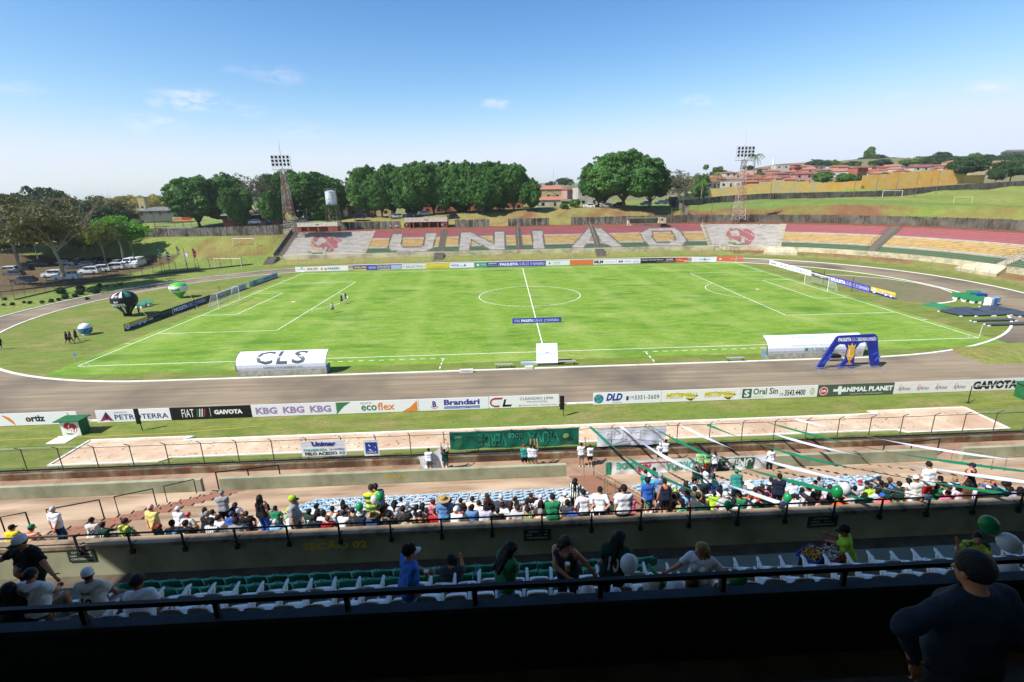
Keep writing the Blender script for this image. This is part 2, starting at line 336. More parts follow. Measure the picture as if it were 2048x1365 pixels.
# flat grass of the bowl
def grass_mat(name,c1,c2,c3,s3,c4=None,mow=0):
    m=bpy.data.materials.new(name); m.use_nodes=True; nt=m.node_tree; n=nt.nodes; l=nt.links; b=n['Principled BSDF']; b.inputs['Roughness'].default_value=.95; b.inputs['Specular IOR Level'].default_value=.15
    g=n.new('ShaderNodeNewGeometry')
    def noise(sc,st,det,a,bb,to=1.):
        mp=n.new('ShaderNodeMapping'); mp.inputs['Scale'].default_value=st; l.new(g.outputs['Position'],mp.inputs[0])
        z=n.new('ShaderNodeTexNoise'); z.inputs['Scale'].default_value=sc; z.inputs['Detail'].default_value=det; z.inputs['Roughness'].default_value=.6; l.new(mp.outputs[0],z.inputs['Vector'])
        r=n.new('ShaderNodeMapRange'); r.inputs['From Min'].default_value=a; r.inputs['From Max'].default_value=bb; r.inputs['To Max'].default_value=to; l.new(z.outputs[0],r.inputs['Value']); return r.outputs[0]
    def mix(f,a,c):
        x=n.new('ShaderNodeMixRGB'); l.new(f,x.inputs[0]); x.inputs[2].default_value=(*lin(c),1)
        if isinstance(a,str): x.inputs[1].default_value=(*lin(a),1)
        else: l.new(a,x.inputs[1])
        return x.outputs[0]
    o=mix(noise(.4,(1,2.6,1),8,.36,.66),c1,c2)
    o=mix(noise(s3,(1,1.6,1),4,.5,.72,.8),o,c3)
    if c4: o=mix(noise(.09,(1,2.4,1),3,.52,.68,.75),o,c4)
    o=mix(noise(1.6,(1,2.2,1),6,.50,.68,.55),o,'3f661c'); o=mix(noise(7,(1,1.6,1),3,.48,.75,.5),o,c1)
    if mow:
        sx=n.new('ShaderNodeSeparateXYZ'); l.new(g.outputs['Position'],sx.inputs[0])
        ad=n.new('ShaderNodeMath'); ad.operation='MULTIPLY_ADD'; ad.inputs[1].default_value=.11; l.new(sx.outputs['Y'],ad.inputs[0]); l.new(sx.outputs['X'],ad.inputs[2])
        si=n.new('ShaderNodeMath'); si.operation='MULTIPLY'; si.inputs[1].default_value=math.pi/5.6; l.new(ad.outputs[0],si.inputs[0])
        s2=n.new('ShaderNodeMath'); s2.operation='SINE'; l.new(si.outputs[0],s2.inputs[0])
        r=n.new('ShaderNodeMapRange'); r.inputs['From Min'].default_value=.55; r.inputs['From Max'].default_value=1.; r.inputs['To Max'].default_value=mow; l.new(s2.outputs[0],r.inputs['Value'])
        o=mix(r.outputs[0],o,'a9b36a')
    if mow:   # worn ground in the goalmouths, on the penalty spots and along the near touchline
        wn=noise(.9,(1,1.5,1),5,.38,.62)
        for cx,cy,R in ((-51.5,0,5.5),(51.5,0,5.5),(-42.2,0,1.6),(42.2,0,1.6),(0,0,2.2),(3,-36,4),(-30,-35.5,5),(28,-35.8,5)):
            ds=n.new('ShaderNodeVectorMath'); ds.operation='DISTANCE'; ds.inputs[1].default_value=(cx,cy,0); l.new(g.outputs['Position'],ds.inputs[0]); r=n.new('ShaderNodeMapRange'); r.inputs['From Min'].default_value=R; r.inputs['From Max'].default_value=R*.3; r.inputs['To Max'].default_value=.62; l.new(ds.outputs['Value'],r.inputs['Value'])
            mm=n.new('ShaderNodeMath'); mm.operation='MULTIPLY'; l.new(r.outputs[0],mm.inputs[0]); l.new(wn,mm.inputs[1]); o=mix(mm.outputs[0],o,'a3965e')
    l.new(o,b.inputs['Base Color'])
    z=n.new('ShaderNodeTexNoise'); z.inputs['Scale'].default_value=4; z.inputs['Detail'].default_value=6; l.new(g.outputs['Position'],z.inputs['Vector'])
    bp=n.new('ShaderNodeBump'); bp.inputs['Strength'].default_value=.5; bp.inputs['Distance'].default_value=.12; l.new(z.outputs[0],bp.inputs['Height']); l.new(bp.outputs[0],b.inputs['Normal']); return m
def flat(name,poly,z,m,kind='structure'):
    """a level sheet from a plan polygon"""
    bm=bmesh.new(); vs=[bm.verts.new((p[0],p[1],z)) for p in poly]; bm.faces.new(vs); bmesh.ops.triangulate(bm,faces=bm.faces[:]); 
    for f in bm.faces:
        if f.normal.z<0: f.normal_flip()
    me=bpy.data.meshes.new(name); bm.to_mesh(me); bm.free(); me.materials.append(m); o=link(name,me); tag(o,kind=kind); return o
def oval(R,xl,xr,n=48,y0=None):
    P=[]
    for i in range(n+1): a=-math.pi/2+math.pi*i/n; P.append((xr+R*math.cos(a),R*math.sin(a)))
    for i in range(n+1): a=math.pi/2+math.pi*i/n; P.append((xl+R*math.cos(a),R*math.sin(a)))
    return P
def band(name,P0,P1,z,m,h=0,closed=True,kind='structure'):
    """strip between two matching plan paths; h>0 makes it a raised kerb"""
    b=MB(); N=len(P0)
    for i in range(N if closed else N-1):
        j=(i+1)%N; a,bb,c,d=P0[i],P0[j],P1[j],P1[i]
        b.add([(a[0],a[1],z+h),(bb[0],bb[1],z+h),(c[0],c[1],z+h),(d[0],d[1],z+h)],[(3,2,1,0)])
        if h:
            for p,q in ((a,bb),(c,d)): b.add([(p[0],p[1],z-.05),(q[0],q[1],z-.05),(q[0],q[1],z+h),(p[0],p[1],z+h)],[(0,1,2,3)])
    o=b.build(name,m); tag(o,kind=kind); return o
GV=grass_mat('verge_grass','626f2f','7d8242','96835c',.16,'667f32')
GP=grass_mat('pitch_grass','628829','86993f','9aa55a',.10,'47701f',mow=.13)
verge=[(-72,-57.6),(46,-57.6)]+[(XC+(RB-5.2)*math.cos(a),YC+(RB-5.2)*math.sin(a)) for a in np.linspace(-math.pi/2-.2,math.pi/2,40)]+[(-70,YC+RB-5.2)]
flat('grass_verge',verge,0,GV)
lv=[(-180,-57.6),(-72,-57.6),(-70,50.8),(-72,60),(-92,52),(-92,-5),(-180,-20)]
flat('grass_corner',[(-180,-57.6),(-72,-57.6),(-70,YC+RB-5.2),(-78,50),(-90,38),(-100,10),(-110,-8),(-180,-30)],-.004,GV)
flat('grass_infield',oval(39.7,-41,35),.008,GV)
flat('pitch',[(-54.5,-37.2),(54.5,-37.2),(54.5,36),(-54.5,36)],.012,GP)
TR=mat('track_cinder','786a56',.95,'988870',.8,.3,detail=9,stretch=(.07,1.9,1),world=True,c3='5f564a',scale3=.10,lo=.36,hi=.66,bscale=3)
N_=48; OI=oval(40,-41,35,N_)
def ovalo(d=0): # outer edge of the track
    P=[]
    for i in range(N_+1): a=-math.pi/2+math.pi*i/N_; P.append((36+(48.6+d)*math.cos(a),(48+d if math.sin(a)>0 else 49.4+d)*math.sin(a)))
    for i in range(N_+1): a=math.pi/2+math.pi*i/N_; P.append((-40+(47+d)*math.cos(a),(48+d if math.sin(a)>0 else 49.4+d)*math.sin(a)))
    return P
band('running_track',OI,ovalo(),.004,TR)
WH=mat('white_kerb_paint','dedbd2',.8,'a59a8a',1.5,world=True,lo=.55,hi=.8)
band('inner_kerb',oval(39.7,-41,35,N_),OI,0,WH,.07)
band('outer_kerb',ovalo(),ovalo(.28),0,WH,.09)
# ---------------------------------------------------------------- white lines of the pitch
HL,HW=53.2,34.
LN=mat('line_paint','eef0e6',.9,'b9c690',2.5,world=True,lo=.5,hi=.75)
lb=MB(); ZL=.017
def ln(x0,y0,x1,y1,w=.115):
    a=Vector((x0,y0,0));b=Vector((x1,y1,0));d=(b-a).normalized();n_=Vector((-d.y,d.x,0))*w/2
    lb.add([(p.x,p.y,ZL) for p in (a-n_-d*w/2,b-n_+d*w/2,b+n_+d*w/2,a+n_-d*w/2)],[(0,1,2,3)])
def lc(cx,cy,r,a0,a1,n=40,w=.13):
    for i in range(n):
        a=math.radians(a0+(a1-a0)*i/n);b=math.radians(a0+(a1-a0)*(i+1)/n)
        ln(cx+r*math.cos(a),cy+r*math.sin(a),cx+r*math.cos(b),cy+r*math.sin(b),w)
for y in(-HW,HW): ln(-HL,y,HL,y)
for x in(-HL,.0,HL): ln(x,-HW,x,HW,.13 if x==0 else .115)
lc(0,0,9.15,0,360,64); lb.add([(.2*math.cos(t),.2*math.sin(t),ZL) for t in np.linspace(0,5.5,8)],[tuple(range(8))])
for s in(-1,1):
    for dx,hy in((16.5,20.16),(5.5,9.16)):
        ln(s*HL,-hy,s*(HL-dx),-hy); ln(s*HL,hy,s*(HL-dx),hy); ln(s*(HL-dx),-hy,s*(HL-dx),hy)
    a=math.degrees(math.acos(5.5/9.15)); c0=0 if s<0 else 180; lc(s*(HL-11),0,9.15,c0-a,c0+a,24)
    px=s*(HL-11); lb.add([(px+.35*math.cos(t),.25*math.sin(t),ZL) for t in np.linspace(0,5.5,8)],[tuple(range(8))])
    for sy in(-1,1):
        q={( -1,-1):0,(1,-1):90,(1,1):180,(-1,1):270}[(s,sy)]; lc(s*HL,sy*HW,1,q,q+90,8)
        ln(s*(HL+.4),sy*24.8,s*(HL+1.0),sy*24.8,.1)
for cx in(-21,21):   # dashed technical areas round the two dugouts
    for sx in(-1,1):
        for k in range(3): ln(cx+sx*(9.3-.0*k),-35.6-k*1.3,cx+sx*(9.3-.0*k)+sx*.0,-36.2-k*1.3,.12)
    for k in range(-8,9): ln(cx+k*1.16-.25,-35.3,cx+k*1.16+.25,-35.3,.1)
pl=lb.build('pitch_lines',LN); tag(pl,kind='structure')
# cinder half circle behind the right goal, with its white edge
ar=[(1651,549.5),(1700,552),(1770,557.5),(1830,566),(1880,577),(1906,587),(1912,595),(1905,602.5),(1885,606),(1860,607.5),(1815,602),(1780,596),(1720,583),(1680,572)]
AP=[tuple(Pz(u,v,0))[:2] for u,v in ar]
flat('cinder_half_circle',AP,.010,mat('cinder_grassy','6b5f50',.95,'6b7440',.7,.2,detail=7,world=True,c3='7a6a55',scale3=.15))
AO=[((p[0]-60)*1.0,(p[1]-8)) for p in AP]; AO=[(60+q[0]*1.012,8+q[1]*1.02) for q in AO]
band('half_circle_kerb',AP[:10],AO[:10],0,WH,.05,closed=False)
# sand runway with its two wide pits, near side
SAND=mat('pit_sand','c6aa8c',.95,'d8c3a8',1.1,.3,world=True,detail=7,c3='bb9a7e',scale3=.3,bscale=8)
SP=[(-37.3,-57.2),(-37.3,-53.35),(-29.3,-53.35),(-30.0,-53.9),(26.2,-53.9),(25.6,-53.3),(34.,-53.3),(34.,-57.3),(26.1,-57.3),(25.4,-56.8),(-29,-56.7),(-29.6,-57.2)]
flat('sand_runway',SP,.008,SAND)
b=MB()
for i in range(len(SP)):
    p,q=SP[i],SP[(i+1)%len(SP)]; b.beam((p[0],p[1],.03),(q[0],q[1],.03),.16,.1)
tag(b.build('runway_edging',WH),kind='structure')
# bare earth specks and weeds on the sand
sp=MB()
for i in range(420):
    x=random.uniform(-36.5,33.5); y=random.uniform(-56.6,-54); r=random.uniform(.03,.09)
    sp.add([(x+r*random.uniform(.5,1.6)*math.cos(t),y+r*math.sin(t),.012+random.random()*.03) for t in (0,2.1,4.2)],[(0,1,2)])
tag(sp.build('weed_tufts',mat('weeds','4f5a26',.9)),kind='stuff',label='small weeds growing through the sand of the runway',cat='weeds')
# ================================================================ THE FAR STAND
NR=18; DR,RR,Z0=.78,.30,2.2
Lst=XC+69.5                         # straight length from x=-69.5
def spt(s,off,z=0):
    if s<Lst: return Vector((-69.5+s,YC+RB+off,z))
    a=math.pi/2-(s-Lst)/RB; return Vector((XC+(RB+off)*math.cos(a),YC+(RB+off)*math.sin(a),z))
def s_of(x): return x+69.5
def slope_hit(u,v):
    """survey a point painted on the sloping rows: returns (distance along, row)"""
    d=ray(u,v)
    for it in range(1):
        lo,hi=60,260
        def f(t):
            p=CAM+d*t; dd=float(sdist(p[0],p[1])); return p[2]-(Z0+dd*RR/DR)
        ts=np.linspace(90,260,1200); fs=[f(t) for t in ts]
        k=next((i for i in range(len(fs)-1) if fs[i]>0>=fs[i+1]),0); t=ts[k]+(ts[k+1]-ts[k])*fs[k]/(fs[k]-fs[k+1]+1e-9)
    p=CAM+d*t; off=float(sdist(p[0],p[1]))
    s=p[0]+69.5 if p[0]<XC else Lst+RB*(math.pi/2-math.atan2(p[1]-YC,p[0]-XC))
    return s,off/DR
def z3(pts): return [slope_hit(700+x/4,280+y/4) for x,y in pts]
def z4(pts): return [slope_hit(1100+x/4,280+y/4) for x,y in pts]
def z2(pts): return [slope_hit(300+x/4,280+y/4) for x,y in pts]
LET=[(z3([(340,750),(310,860),(345,885),(600,885),(655,862),(690,745),(610,745),(592,838),(562,855),(430,855),(403,838),(420,750)]),None),
 (z3([(888,737),(875,875),(955,875),(965,783),(1118,868),(1237,868),(1232,730),(1155,730),(1160,832),(970,738)]),None),
 (z3([(1458,725),(1470,862),(1552,862),(1537,725)]),None),
 (z4([(310,698),(172,856),(262,856),(292,825),(460,825),(490,849),(582,849),(405,698)]),z4([(340,745),(310,802),(412,802),(372,745)])),
 (z4([(790,705),(1000,703),(1040,730),(1090,800),(1055,838),(800,840),(755,800),(722,738)]),z4([(815,725),(975,722),(1005,768),(1008,800),(945,818),(850,818),(812,775)]))]
LGR=[z4([(1415,735),(1440,705),(1500,697),(1530,715),(1560,703),(1600,710),(1640,745),(1640,780),(1600,830),(1560,835),(1520,820),(1500,800),(1440,790),(1410,762)]),
     z2([(1290,815),(1310,770),(1380,758),(1430,775),(1480,770),(1530,790),(1545,805),(1500,815),(1500,850),(1460,890),(1400,900),(1380,870),(1320,845)])]
LGW=[z4([(1440,745),(1465,715),(1500,712),(1520,735),(1500,768),(1465,765)]),z2([(1330,815),(1350,785),(1390,780),(1410,800),(1395,820),(1350,830)])]
LGY=[z4([(1400,755),(1430,700),(1440,705),(1418,740),(1440,790),(1470,800),(1440,798)]),z2([(1285,835),(1300,775),(1310,775),(1300,830),(1330,860),(1380,880),(1340,880),(1300,860)])]
LGG=[z4([(1400,808),(1450,815),(1540,825),(1550,835),(1480,835),(1430,822)]),z2([(1255,870),(1290,890),(1400,900),(1400,908),(1310,905),(1275,892)])]
LGB=[z4([(1510,795),(1530,778),(1560,780),(1578,797),(1565,815),(1525,815)]),z2([(1385,870),(1405,850),(1430,850),(1445,868),(1430,885),(1400,885)])]
C_=dict(r=lin('bd6c72'),y=lin('d8b87a'),w=lin('d2cbc2'),g=lin('5f7d58'),k=lin('837c70'),c=lin('b3aa98'),d=lin('6e675c'))
ss=lambda u,v:slope_hit(u,v)[0]
SEC=[ss(552,512),ss(565,512),ss(726,506),ss(732,506),ss(875,502),ss(888,502),ss(1033,500),ss(1046,500),ss(1192,495),ss(1204,495),ss(1416,491),ss(1425,491),ss(1551,492.5)]
def paintcol(s,row,sec):
    c=np.array([C_['g'] if row<4 else C_['w'] if row==4 else C_['y'] if row<11 else C_['w'] if row==11 else C_['r']])
    c=np.repeat(c,len(s),0); r=np.full(len(s),row+.5)
    if sec in('logo0','logo1'):
        c[:]=C_['w']; k=0 if sec=='logo1' else 1
        for P,q in((LGY[k],'y'),(LGR[k],'r'),(LGG[k],'g'),(LGW[k],'w'),(LGB[k],'k')): c[inpoly(s,r,P)]=np.array(C_[q])*.92+np.array(C_['w'])*.08
        c[(np.abs(np.sin(s*.9+r*.55))>.985)&(r>2)]=C_['w']
        c[inpoly(s,r,[(a,b) for a,b in LGB[k]])&(np.sin(s*4.2)>0.2)]=C_['w']
    elif sec!='curve':
        for P,hole in LET:
            g=inpoly(s,r,P)
            near=inpoly(s+.45,r,P)|inpoly(s-.45,r,P)|inpoly(s,r+.9,P)|inpoly(s,r-.9,P)
            if hole:
                h=inpoly(s,r,hole); h2=inpoly(s+.45,r,hole)&inpoly(s-.45,r,hole)
                g2=g&~h; c[near&~g]=C_['k']; c[g2]=C_['w']; c[h&~h2]=C_['k']
            else: c[near&~g]=C_['k']; c[g]=C_['w']
    return c
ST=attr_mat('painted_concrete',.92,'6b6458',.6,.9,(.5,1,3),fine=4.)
STAND=thing('grandstand','long terraced concrete stand painted red, yellow and green with big white letters','grandstand',(0,0,0))
def steprow(s0,s1,row,sec,raised=0.,ds=.28,flatcol=None):
    n=max(1,int((s1-s0)/ds)); sv=np.linspace(s0,s1,n+1); o0,o1=row*DR,(row+1)*DR; z=Z0+row*RR; zl=z-RR
    j=RNG.uniform(-.012,.012)
    vs=[];fs=[];cs=[]
    mid=(sv[:-1]+sv[1:])/2; col=paintcol(mid,row,sec) if flatcol is None else np.repeat([flatcol],n,0)
    k=0
    for i,s in enumerate(sv):
        for off,zz in((o0,zl),(o0,z+j),(o1+.01,z+j)): p=spt(s,off,zz); vs.append(tuple(p))
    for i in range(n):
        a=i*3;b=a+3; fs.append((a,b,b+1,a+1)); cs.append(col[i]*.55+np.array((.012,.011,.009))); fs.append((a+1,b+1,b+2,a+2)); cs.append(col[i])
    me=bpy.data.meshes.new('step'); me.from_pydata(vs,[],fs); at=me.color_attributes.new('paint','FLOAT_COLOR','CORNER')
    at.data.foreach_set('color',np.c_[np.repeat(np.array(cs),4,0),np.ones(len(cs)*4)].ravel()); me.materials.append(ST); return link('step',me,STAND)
secs=[('logo0',SEC[1],SEC[2]),('U',SEC[3],SEC[4]),('N',SEC[5],SEC[6]),('I',SEC[7],SEC[8]),('O',SEC[9],SEC[10]),('logo1',SEC[11],SEC[12])]
sA=ss(1740,504)-1.2; sB=sA+2.2; sC=ss(1985,530); sD=sC+2.2; sE=Lst+RB*1.95
secs+=[('curve',SEC[12]+1.4,sA),('curve',sB,sC),('curve',sD,sE)]
for nm,a,b_ in secs:
    for r in range(NR): steprow(a,b_,r,nm,ds=.28 if nm!='curve' else 1.2)
stairs=[(SEC[0],SEC[1],'d'),(SEC[2],SEC[3],'c'),(SEC[4],SEC[5],'d'),(SEC[6],SEC[7],'d'),(SEC[8],SEC[9],'d'),(SEC[10],SEC[11],'c'),(SEC[12],SEC[12]+1.4,'c'),(sA,sB,'d'),(sC,sD,'c')]
for a,b_,cc in stairs:
    vs=[];fs=[];k=NR*2
    for i in range(k+1):
        o=i*DR/2; z=Z0-RR/2+i*RR/2
        for s in(a,b_):
            vs.append(tuple(spt(s,o,z-.0))); vs.append(tuple(spt(s,o,z+RR/2)))
    for i in range(k):
        q=i*4; fs.append((q,q+2,q+3,q+1)); fs.append((q+1,q+3,q+6,q+4)) 
    me=bpy.data.meshes.new('staircase'); me.from_pydata(vs,[],fs); at=me.color_attributes.new('paint','FLOAT_COLOR','CORNER')
    at.data.foreach_set('color',np.tile([*C_[cc],1],len(fs)*4)); me.materials.append(ST); link('staircase',me,STAND)
CRM=mat('cream_wall','b9af92',.9,'8f866c',.8,world=True,stretch=(1,1,2),c3='c8bf9f',scale3=.25)
def swall(name,s0,s1,off,z0,z1,th,m,parent,ds=2.):
    b=MB(); n=max(1,int((s1-s0)/ds)); sv=np.linspace(s0,s1,n+1)
    for i in range(n):
        P=[spt(sv[i],off,0),spt(sv[i+1],off,0),spt(sv[i+1],off+th,0),spt(sv[i],off+th,0)]
        b.add([(p.x,p.y,z) for z in(z0,z1) for p in P],[(0,1,5,4),(1,2,6,5),(2,3,7,6),(3,0,4,7),(4,5,6,7)])
    return b.build(name,m,parent)
swall('front_wall',SEC[1],sE,-.3,.6,Z0-.02,.3,CRM,STAND)
swall('walkway',0.5,sE,0,1.,Z0-RR+.001,.01,CRM,STAND)
# end wall and rails of the stand
b=MB(); p0,p1=spt(SEC[0]-.4,-.5,2.3),spt(SEC[0]-.4,NR*DR,7.9); b.beam(p0,p1,.3,1.2); b.build('end_wall',mat('dark_concrete','4f4b44',.95,'6d675d',1.2,world=True),STAND)
RAILM=mat('weathered_rail','9a9580',.7,'6b6450',6); RAILD=mat('dark_rail','4a4b45',.7,'6e6a5c',5)
def stair_rail(s,m,mid=True):
    b=MB()
    for k in range(0,NR+1,2):
        p=spt(s,k*DR,Z0+k*RR); b.tube([p,p+Vector((0,0,.95))],.03,5)
    a,c=spt(s,0,Z0+.95),spt(s,NR*DR,Z0+NR*RR+.95); b.tube([a,c],.035,5)
    if mid: b.tube([a-Vector((0,0,.45)),c-Vector((0,0,.45))],.025,5)
    b.build('stair_rail',m,STAND)
for s in(SEC[6]+.7,SEC[8]+.5,SEC[10]+.5): stair_rail(s,RAILM)
for s in(sA,sB,sC,sD): stair_rail(s,RAILD)
# small flights crossing the bank in front
for i,s in enumerate((SEC[4]+.5,SEC[8]+.8,SEC[0]-1)):
    b=MB()
    for k in range(9):
        o=-4.6+k*.5; z=.05+k*.23; P=[spt(s-1.3,o,0),spt(s+1.3,o,0),spt(s+1.3,o+.52,0),spt(s-1.3,o+.52,0)]
        b.add([(p.x,p.y,zz) for zz in(z-.4,z) for p in P],[(0,1,5,4),(4,5,6,7),(1,2,6,5),(3,0,4,7)])
    b.build('bank_steps',mat('stone_steps','7c7266',.95,'5a5148',2,world=True),STAND)
    for sx in(-1.4,1.4):
        b=MB(); a,c=spt(s+sx,-4.6,.95),spt(s+sx,-.2,3.1); b.tube([a,c],.03,5)
        for t in(0,.33,.66,1): p=a.lerp(c,t); b.tube([p-Vector((0,0,1)),p],.03,5)
        b.build('step_rail',RAILM,STAND)
# vomitory blocks at the right logo and further round the curve
for s,w in((ss(1562,500),6.),(ss(1975,532),7.)):
    b=MB(); P=[spt(s-w/2-1.5,-3.4,0),spt(s+w/2+1.5,-3.4,0),spt(s+w/2,-.3,0),spt(s-w/2,-.3,0)]
    b.add([(P[0].x,P[0].y,.1),(P[1].x,P[1].y,.1),(P[2].x,P[2].y,.1),(P[3].x,P[3].y,.1),(P[0].x,P[0].y,.9),(P[1].x,P[1].y,.9),(P[2].x,P[2].y,2.2),(P[3].x,P[3].y,2.2)],[(0,1,5,4),(1,2,6,5),(3,0,4,7),(4,5,6,7)])
    b.build('entrance_block',CRM,STAND)
b=MB()
for k in range(7):
    p=spt(ss(1428,493)+k*1.1,-.6-.4*k,0); b.tube([(p.x,p.y,.2),(p.x,p.y,2.6-.12*k)],.06,5)
p=spt(ss(1428,493),-.6,2.6);q=spt(ss(1428,493)+6.6,-3,1.9); b.tube([p,q],.05,5); b.build('gate_frame',RAILD,STAND)
# fence in front of the stand: posts are parts, wire is one part
FW=mat('galvanised_wire','8d8d84',.6,metal=.4)
fe=thing('wire_fence','low wire fence running between the track and the painted stand','fence',(0,0,0))
pm=MB().beam((0,0,0),(0,0,1.75),.05,.05).beam((0,0,1.75),(0,-.25,2.),.04,.04).mesh('fence_post',FW)
prev=None; wb=MB(); s=2.
while s<sE-2:
    p=spt(s,-5.4,0.02); link('fence_post',pm,fe,p)
    if prev is not None:
        for z in(.1,.6,1.1,1.7): wb.tube([prev+Vector((0,0,z)),p+Vector((0,0,z))],.012,3,cap=False)
    prev=p; s+=3.6
wb.build('fence_wire',FW,fe)
# ---------------------------------------------------------------- precast panel walls
PAN=mat('precast_panel','8a857a',.95,'5b564d',.9,world=True,stretch=(3,3,.7),c3='3f3b35',scale3=.35,lo=.35,hi=.6,bump=.2)
PAD=mat('precast_panel_dark','5c564b',.95,'37332c',.9,world=True,stretch=(3,3,.7),c3='6c675c',scale3=.3)
def panelwall(label,pts,h,m,step=1.05,gaps=()):
    w=thing('panel_wall',label,'wall',(0,0,0)); tot=0; n=0; st=MB()
    post=MB().box((-.09,-.12,-.6),(.09,.1,h+.12)).mesh('post',m)
    for i in range(len(pts)-1):
        a,b=Vector(pts[i]),Vector(pts[i+1]); L=(b-a).length; k=max(1,round(L/step))
        for j in range(k):
            p,q=a.lerp(b,j/k),a.lerp(b,(j+1)/k); ang=math.atan2((q-p).y,(q-p).x); M=Matrix.Translation((p+q)/2)@Matrix.Rotation(ang,4,'Z')
            if any(g0<(tot+L*j/k)<g1 for g0,g1 in gaps): continue
            l_=(q-p).length/2; jz=random.uniform(-.04,.05); jy=random.uniform(-.03,.03)
            vs=[(-l_+.05,-.05+jy,-.6),(l_-.05,-.05+jy,-.6),(l_-.05,.05+jy,-.6),(-l_+.05,.05+jy,-.6)]; vs+=[(x,y,h+jz) for x,y,z in vs]
            dz=(q.z-p.z)/2
            V=[M@Vector((x,y,z+(dz*x/l_))) for x,y,z in vs]; F=[(0,1,5,4),(1,2,6,5),(2,3,7,6),(3,0,4,7),(4,5,6,7)]
            if n<290: link('panel',MB().add([v-((p+q)/2) for v in V],F).mesh('panel',m),w,(p+q)/2)
            else: st.add(V,F)
            n+=1
            o=link('post',post,w,p) if n<290 and n%2==0 else None
            if o: o.rotation_euler=(0,0,ang)
            elif n>=290: st.box((p.x-.09,p.y-.1,p.z-.6),(p.x+.09,p.y+.1,p.z+h+.12))
        tot+=L
    if st.v: tag(st.build('panel_run',m,w),kind='stuff')
    return w
lw=[(-128,76,6.5),(-100,74.1,6.6),(-72,72.2,7.1)]
panelwall('pale grey panel wall along the top of the left bank',lw,2.5,PAN)
def warc(off,z,a,b_,n): return [tuple(spt(s,off,z)) for s in np.linspace(a,b_,n)]
g1=ss(1032,460); g2=ss(1158,460)
panelwall('long grey panel wall behind the lettered stand, cut by two wire gates',warc(19,7.5,-1,Lst,14),2.4,PAN,gaps=((33,50),(g1-8.4+.5,g1-8.4+7),(g2-7.5,g2-1)))
panelwall('dark weathered panel wall behind the curved red and yellow rows',warc(19,7.5,Lst,sE,16),2.4,PAD)
up=[PD(1345,416,188),PD(1440,405,201),PD(1536,399,206),PD(1748,394,212),PD(1911,381,222),PD(2060,372,230),PD(2200,366,240)]
panelwall('dark panel wall climbing the hill above the upper training field',[tuple(p) for p in up],2.3,PAD)
panelwall('short panel wall turning down to the stand at the corner of the street',[tuple(PD(1338,406,190)),tuple(PD(1375,430,168))],2.4,PAN)
# ================================================================ THE NEAR STAND
BRK=mat('brick_terrace','a68a6e',.95,'7f6a54',.9,.35,world=True,stretch=(.22,1.6,1.6),c3='bba286',scale3=.22,detail=8,lo=.36,hi=.66,bscale=9)
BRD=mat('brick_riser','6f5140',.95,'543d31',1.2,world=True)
OLV=mat('olive_wall','999a7e',.9,'7c7e64',.7,.15,world=True,stretch=(1,1,.6),c3='a6a68a',scale3=.5)
LEDG=mat('mossy_ledge','8f7b62',.95,'54483a',2.5,.4,world=True,c3='a38f74',scale3=.9)
NEAR=thing('near_terrace','brick-paved terrace descending from the spectators to the wire fence','terrace',(0,0,0))
RY,RZ=.828,.387; ROWS=19; XL,XR=-46.,46.
def row_y(k): return -62.-k*RY
def row_z(k): return .35+k*RZ
for k in range(ROWS):
    y0=row_y(k); y1=row_y(k+1) if k<ROWS-1 else -77.3; z=row_z(k); b=MB()
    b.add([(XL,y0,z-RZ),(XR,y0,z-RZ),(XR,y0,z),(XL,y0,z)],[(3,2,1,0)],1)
    b.add([(XL,y0,z),(XR,y0,z),(XR,y1-.002,z),(XL,y1-.002,z)],[(3,2,1,0)],0)
    b.build('step',[BRK,BRD],NEAR)
# walkway between the fence and the low wall, and the stained kerb that carries the fence
b=MB(); b.box((XL,-62.0,-.9),(XR,-58.35,-.42)); b.build('walkway',mat('brick_walkway','967660',.95,'7a604e',1.3,.3,world=True,c3='a88c74',scale3=.4),NEAR)
KB=mat('stained_kerb','8f846a',.95,'6a4a30',.6,world=True,stretch=(1,1,.5),c3='463729',scale3=.35,lo=.4,hi=.55)
b=MB(); b.box((XL,-58.35,-.9),(XR,-58.0,.03)); b.build('fence_kerb',KB,NEAR)
# low olive wall, in lengths
def wallobj(name,x0,x1,y,z0,z1,th,m,parent,cap=None):
    b=MB(); b.box((x0,y,z0),(x1,y+th,z1))
    o=b.build(name,m,parent)
    return o
LW=[(XL,-23.9),(-22.75,-.75),(1.8,24.2),(26.0,XR)]
for a,b_ in LW: wallobj('low_wall',a,b_,-61.95,-.3,1.15,.28,OLV,NEAR)
b=MB(); b.box((-23.8,-61.3,-.42),(-20.6,-61.1,-.1)); b.build('planter_kerb',OLV,NEAR)
b=MB(); b.box((24.2,-61.9,-.3),(26.,-61.7,.15)); b.build('planter_kerb',OLV,NEAR)
# painted words on the low wall
def words(parent,y,x0,z0,x1,z1,t,c,bold=.02,name='lettering'):
    P=Print(); P.text(t,x0,z0,x1,z1,c,1,bold); return P.build(name,parent,loc=(0,y,0),rough=.9)
YP='c9b030'
a=Py(767,955,-61.96); b_=Py(814,945,-61.96); words(NEAR,-61.955,a.x,.66,b_.x,1.0,'SEÇÃO 03',YP)
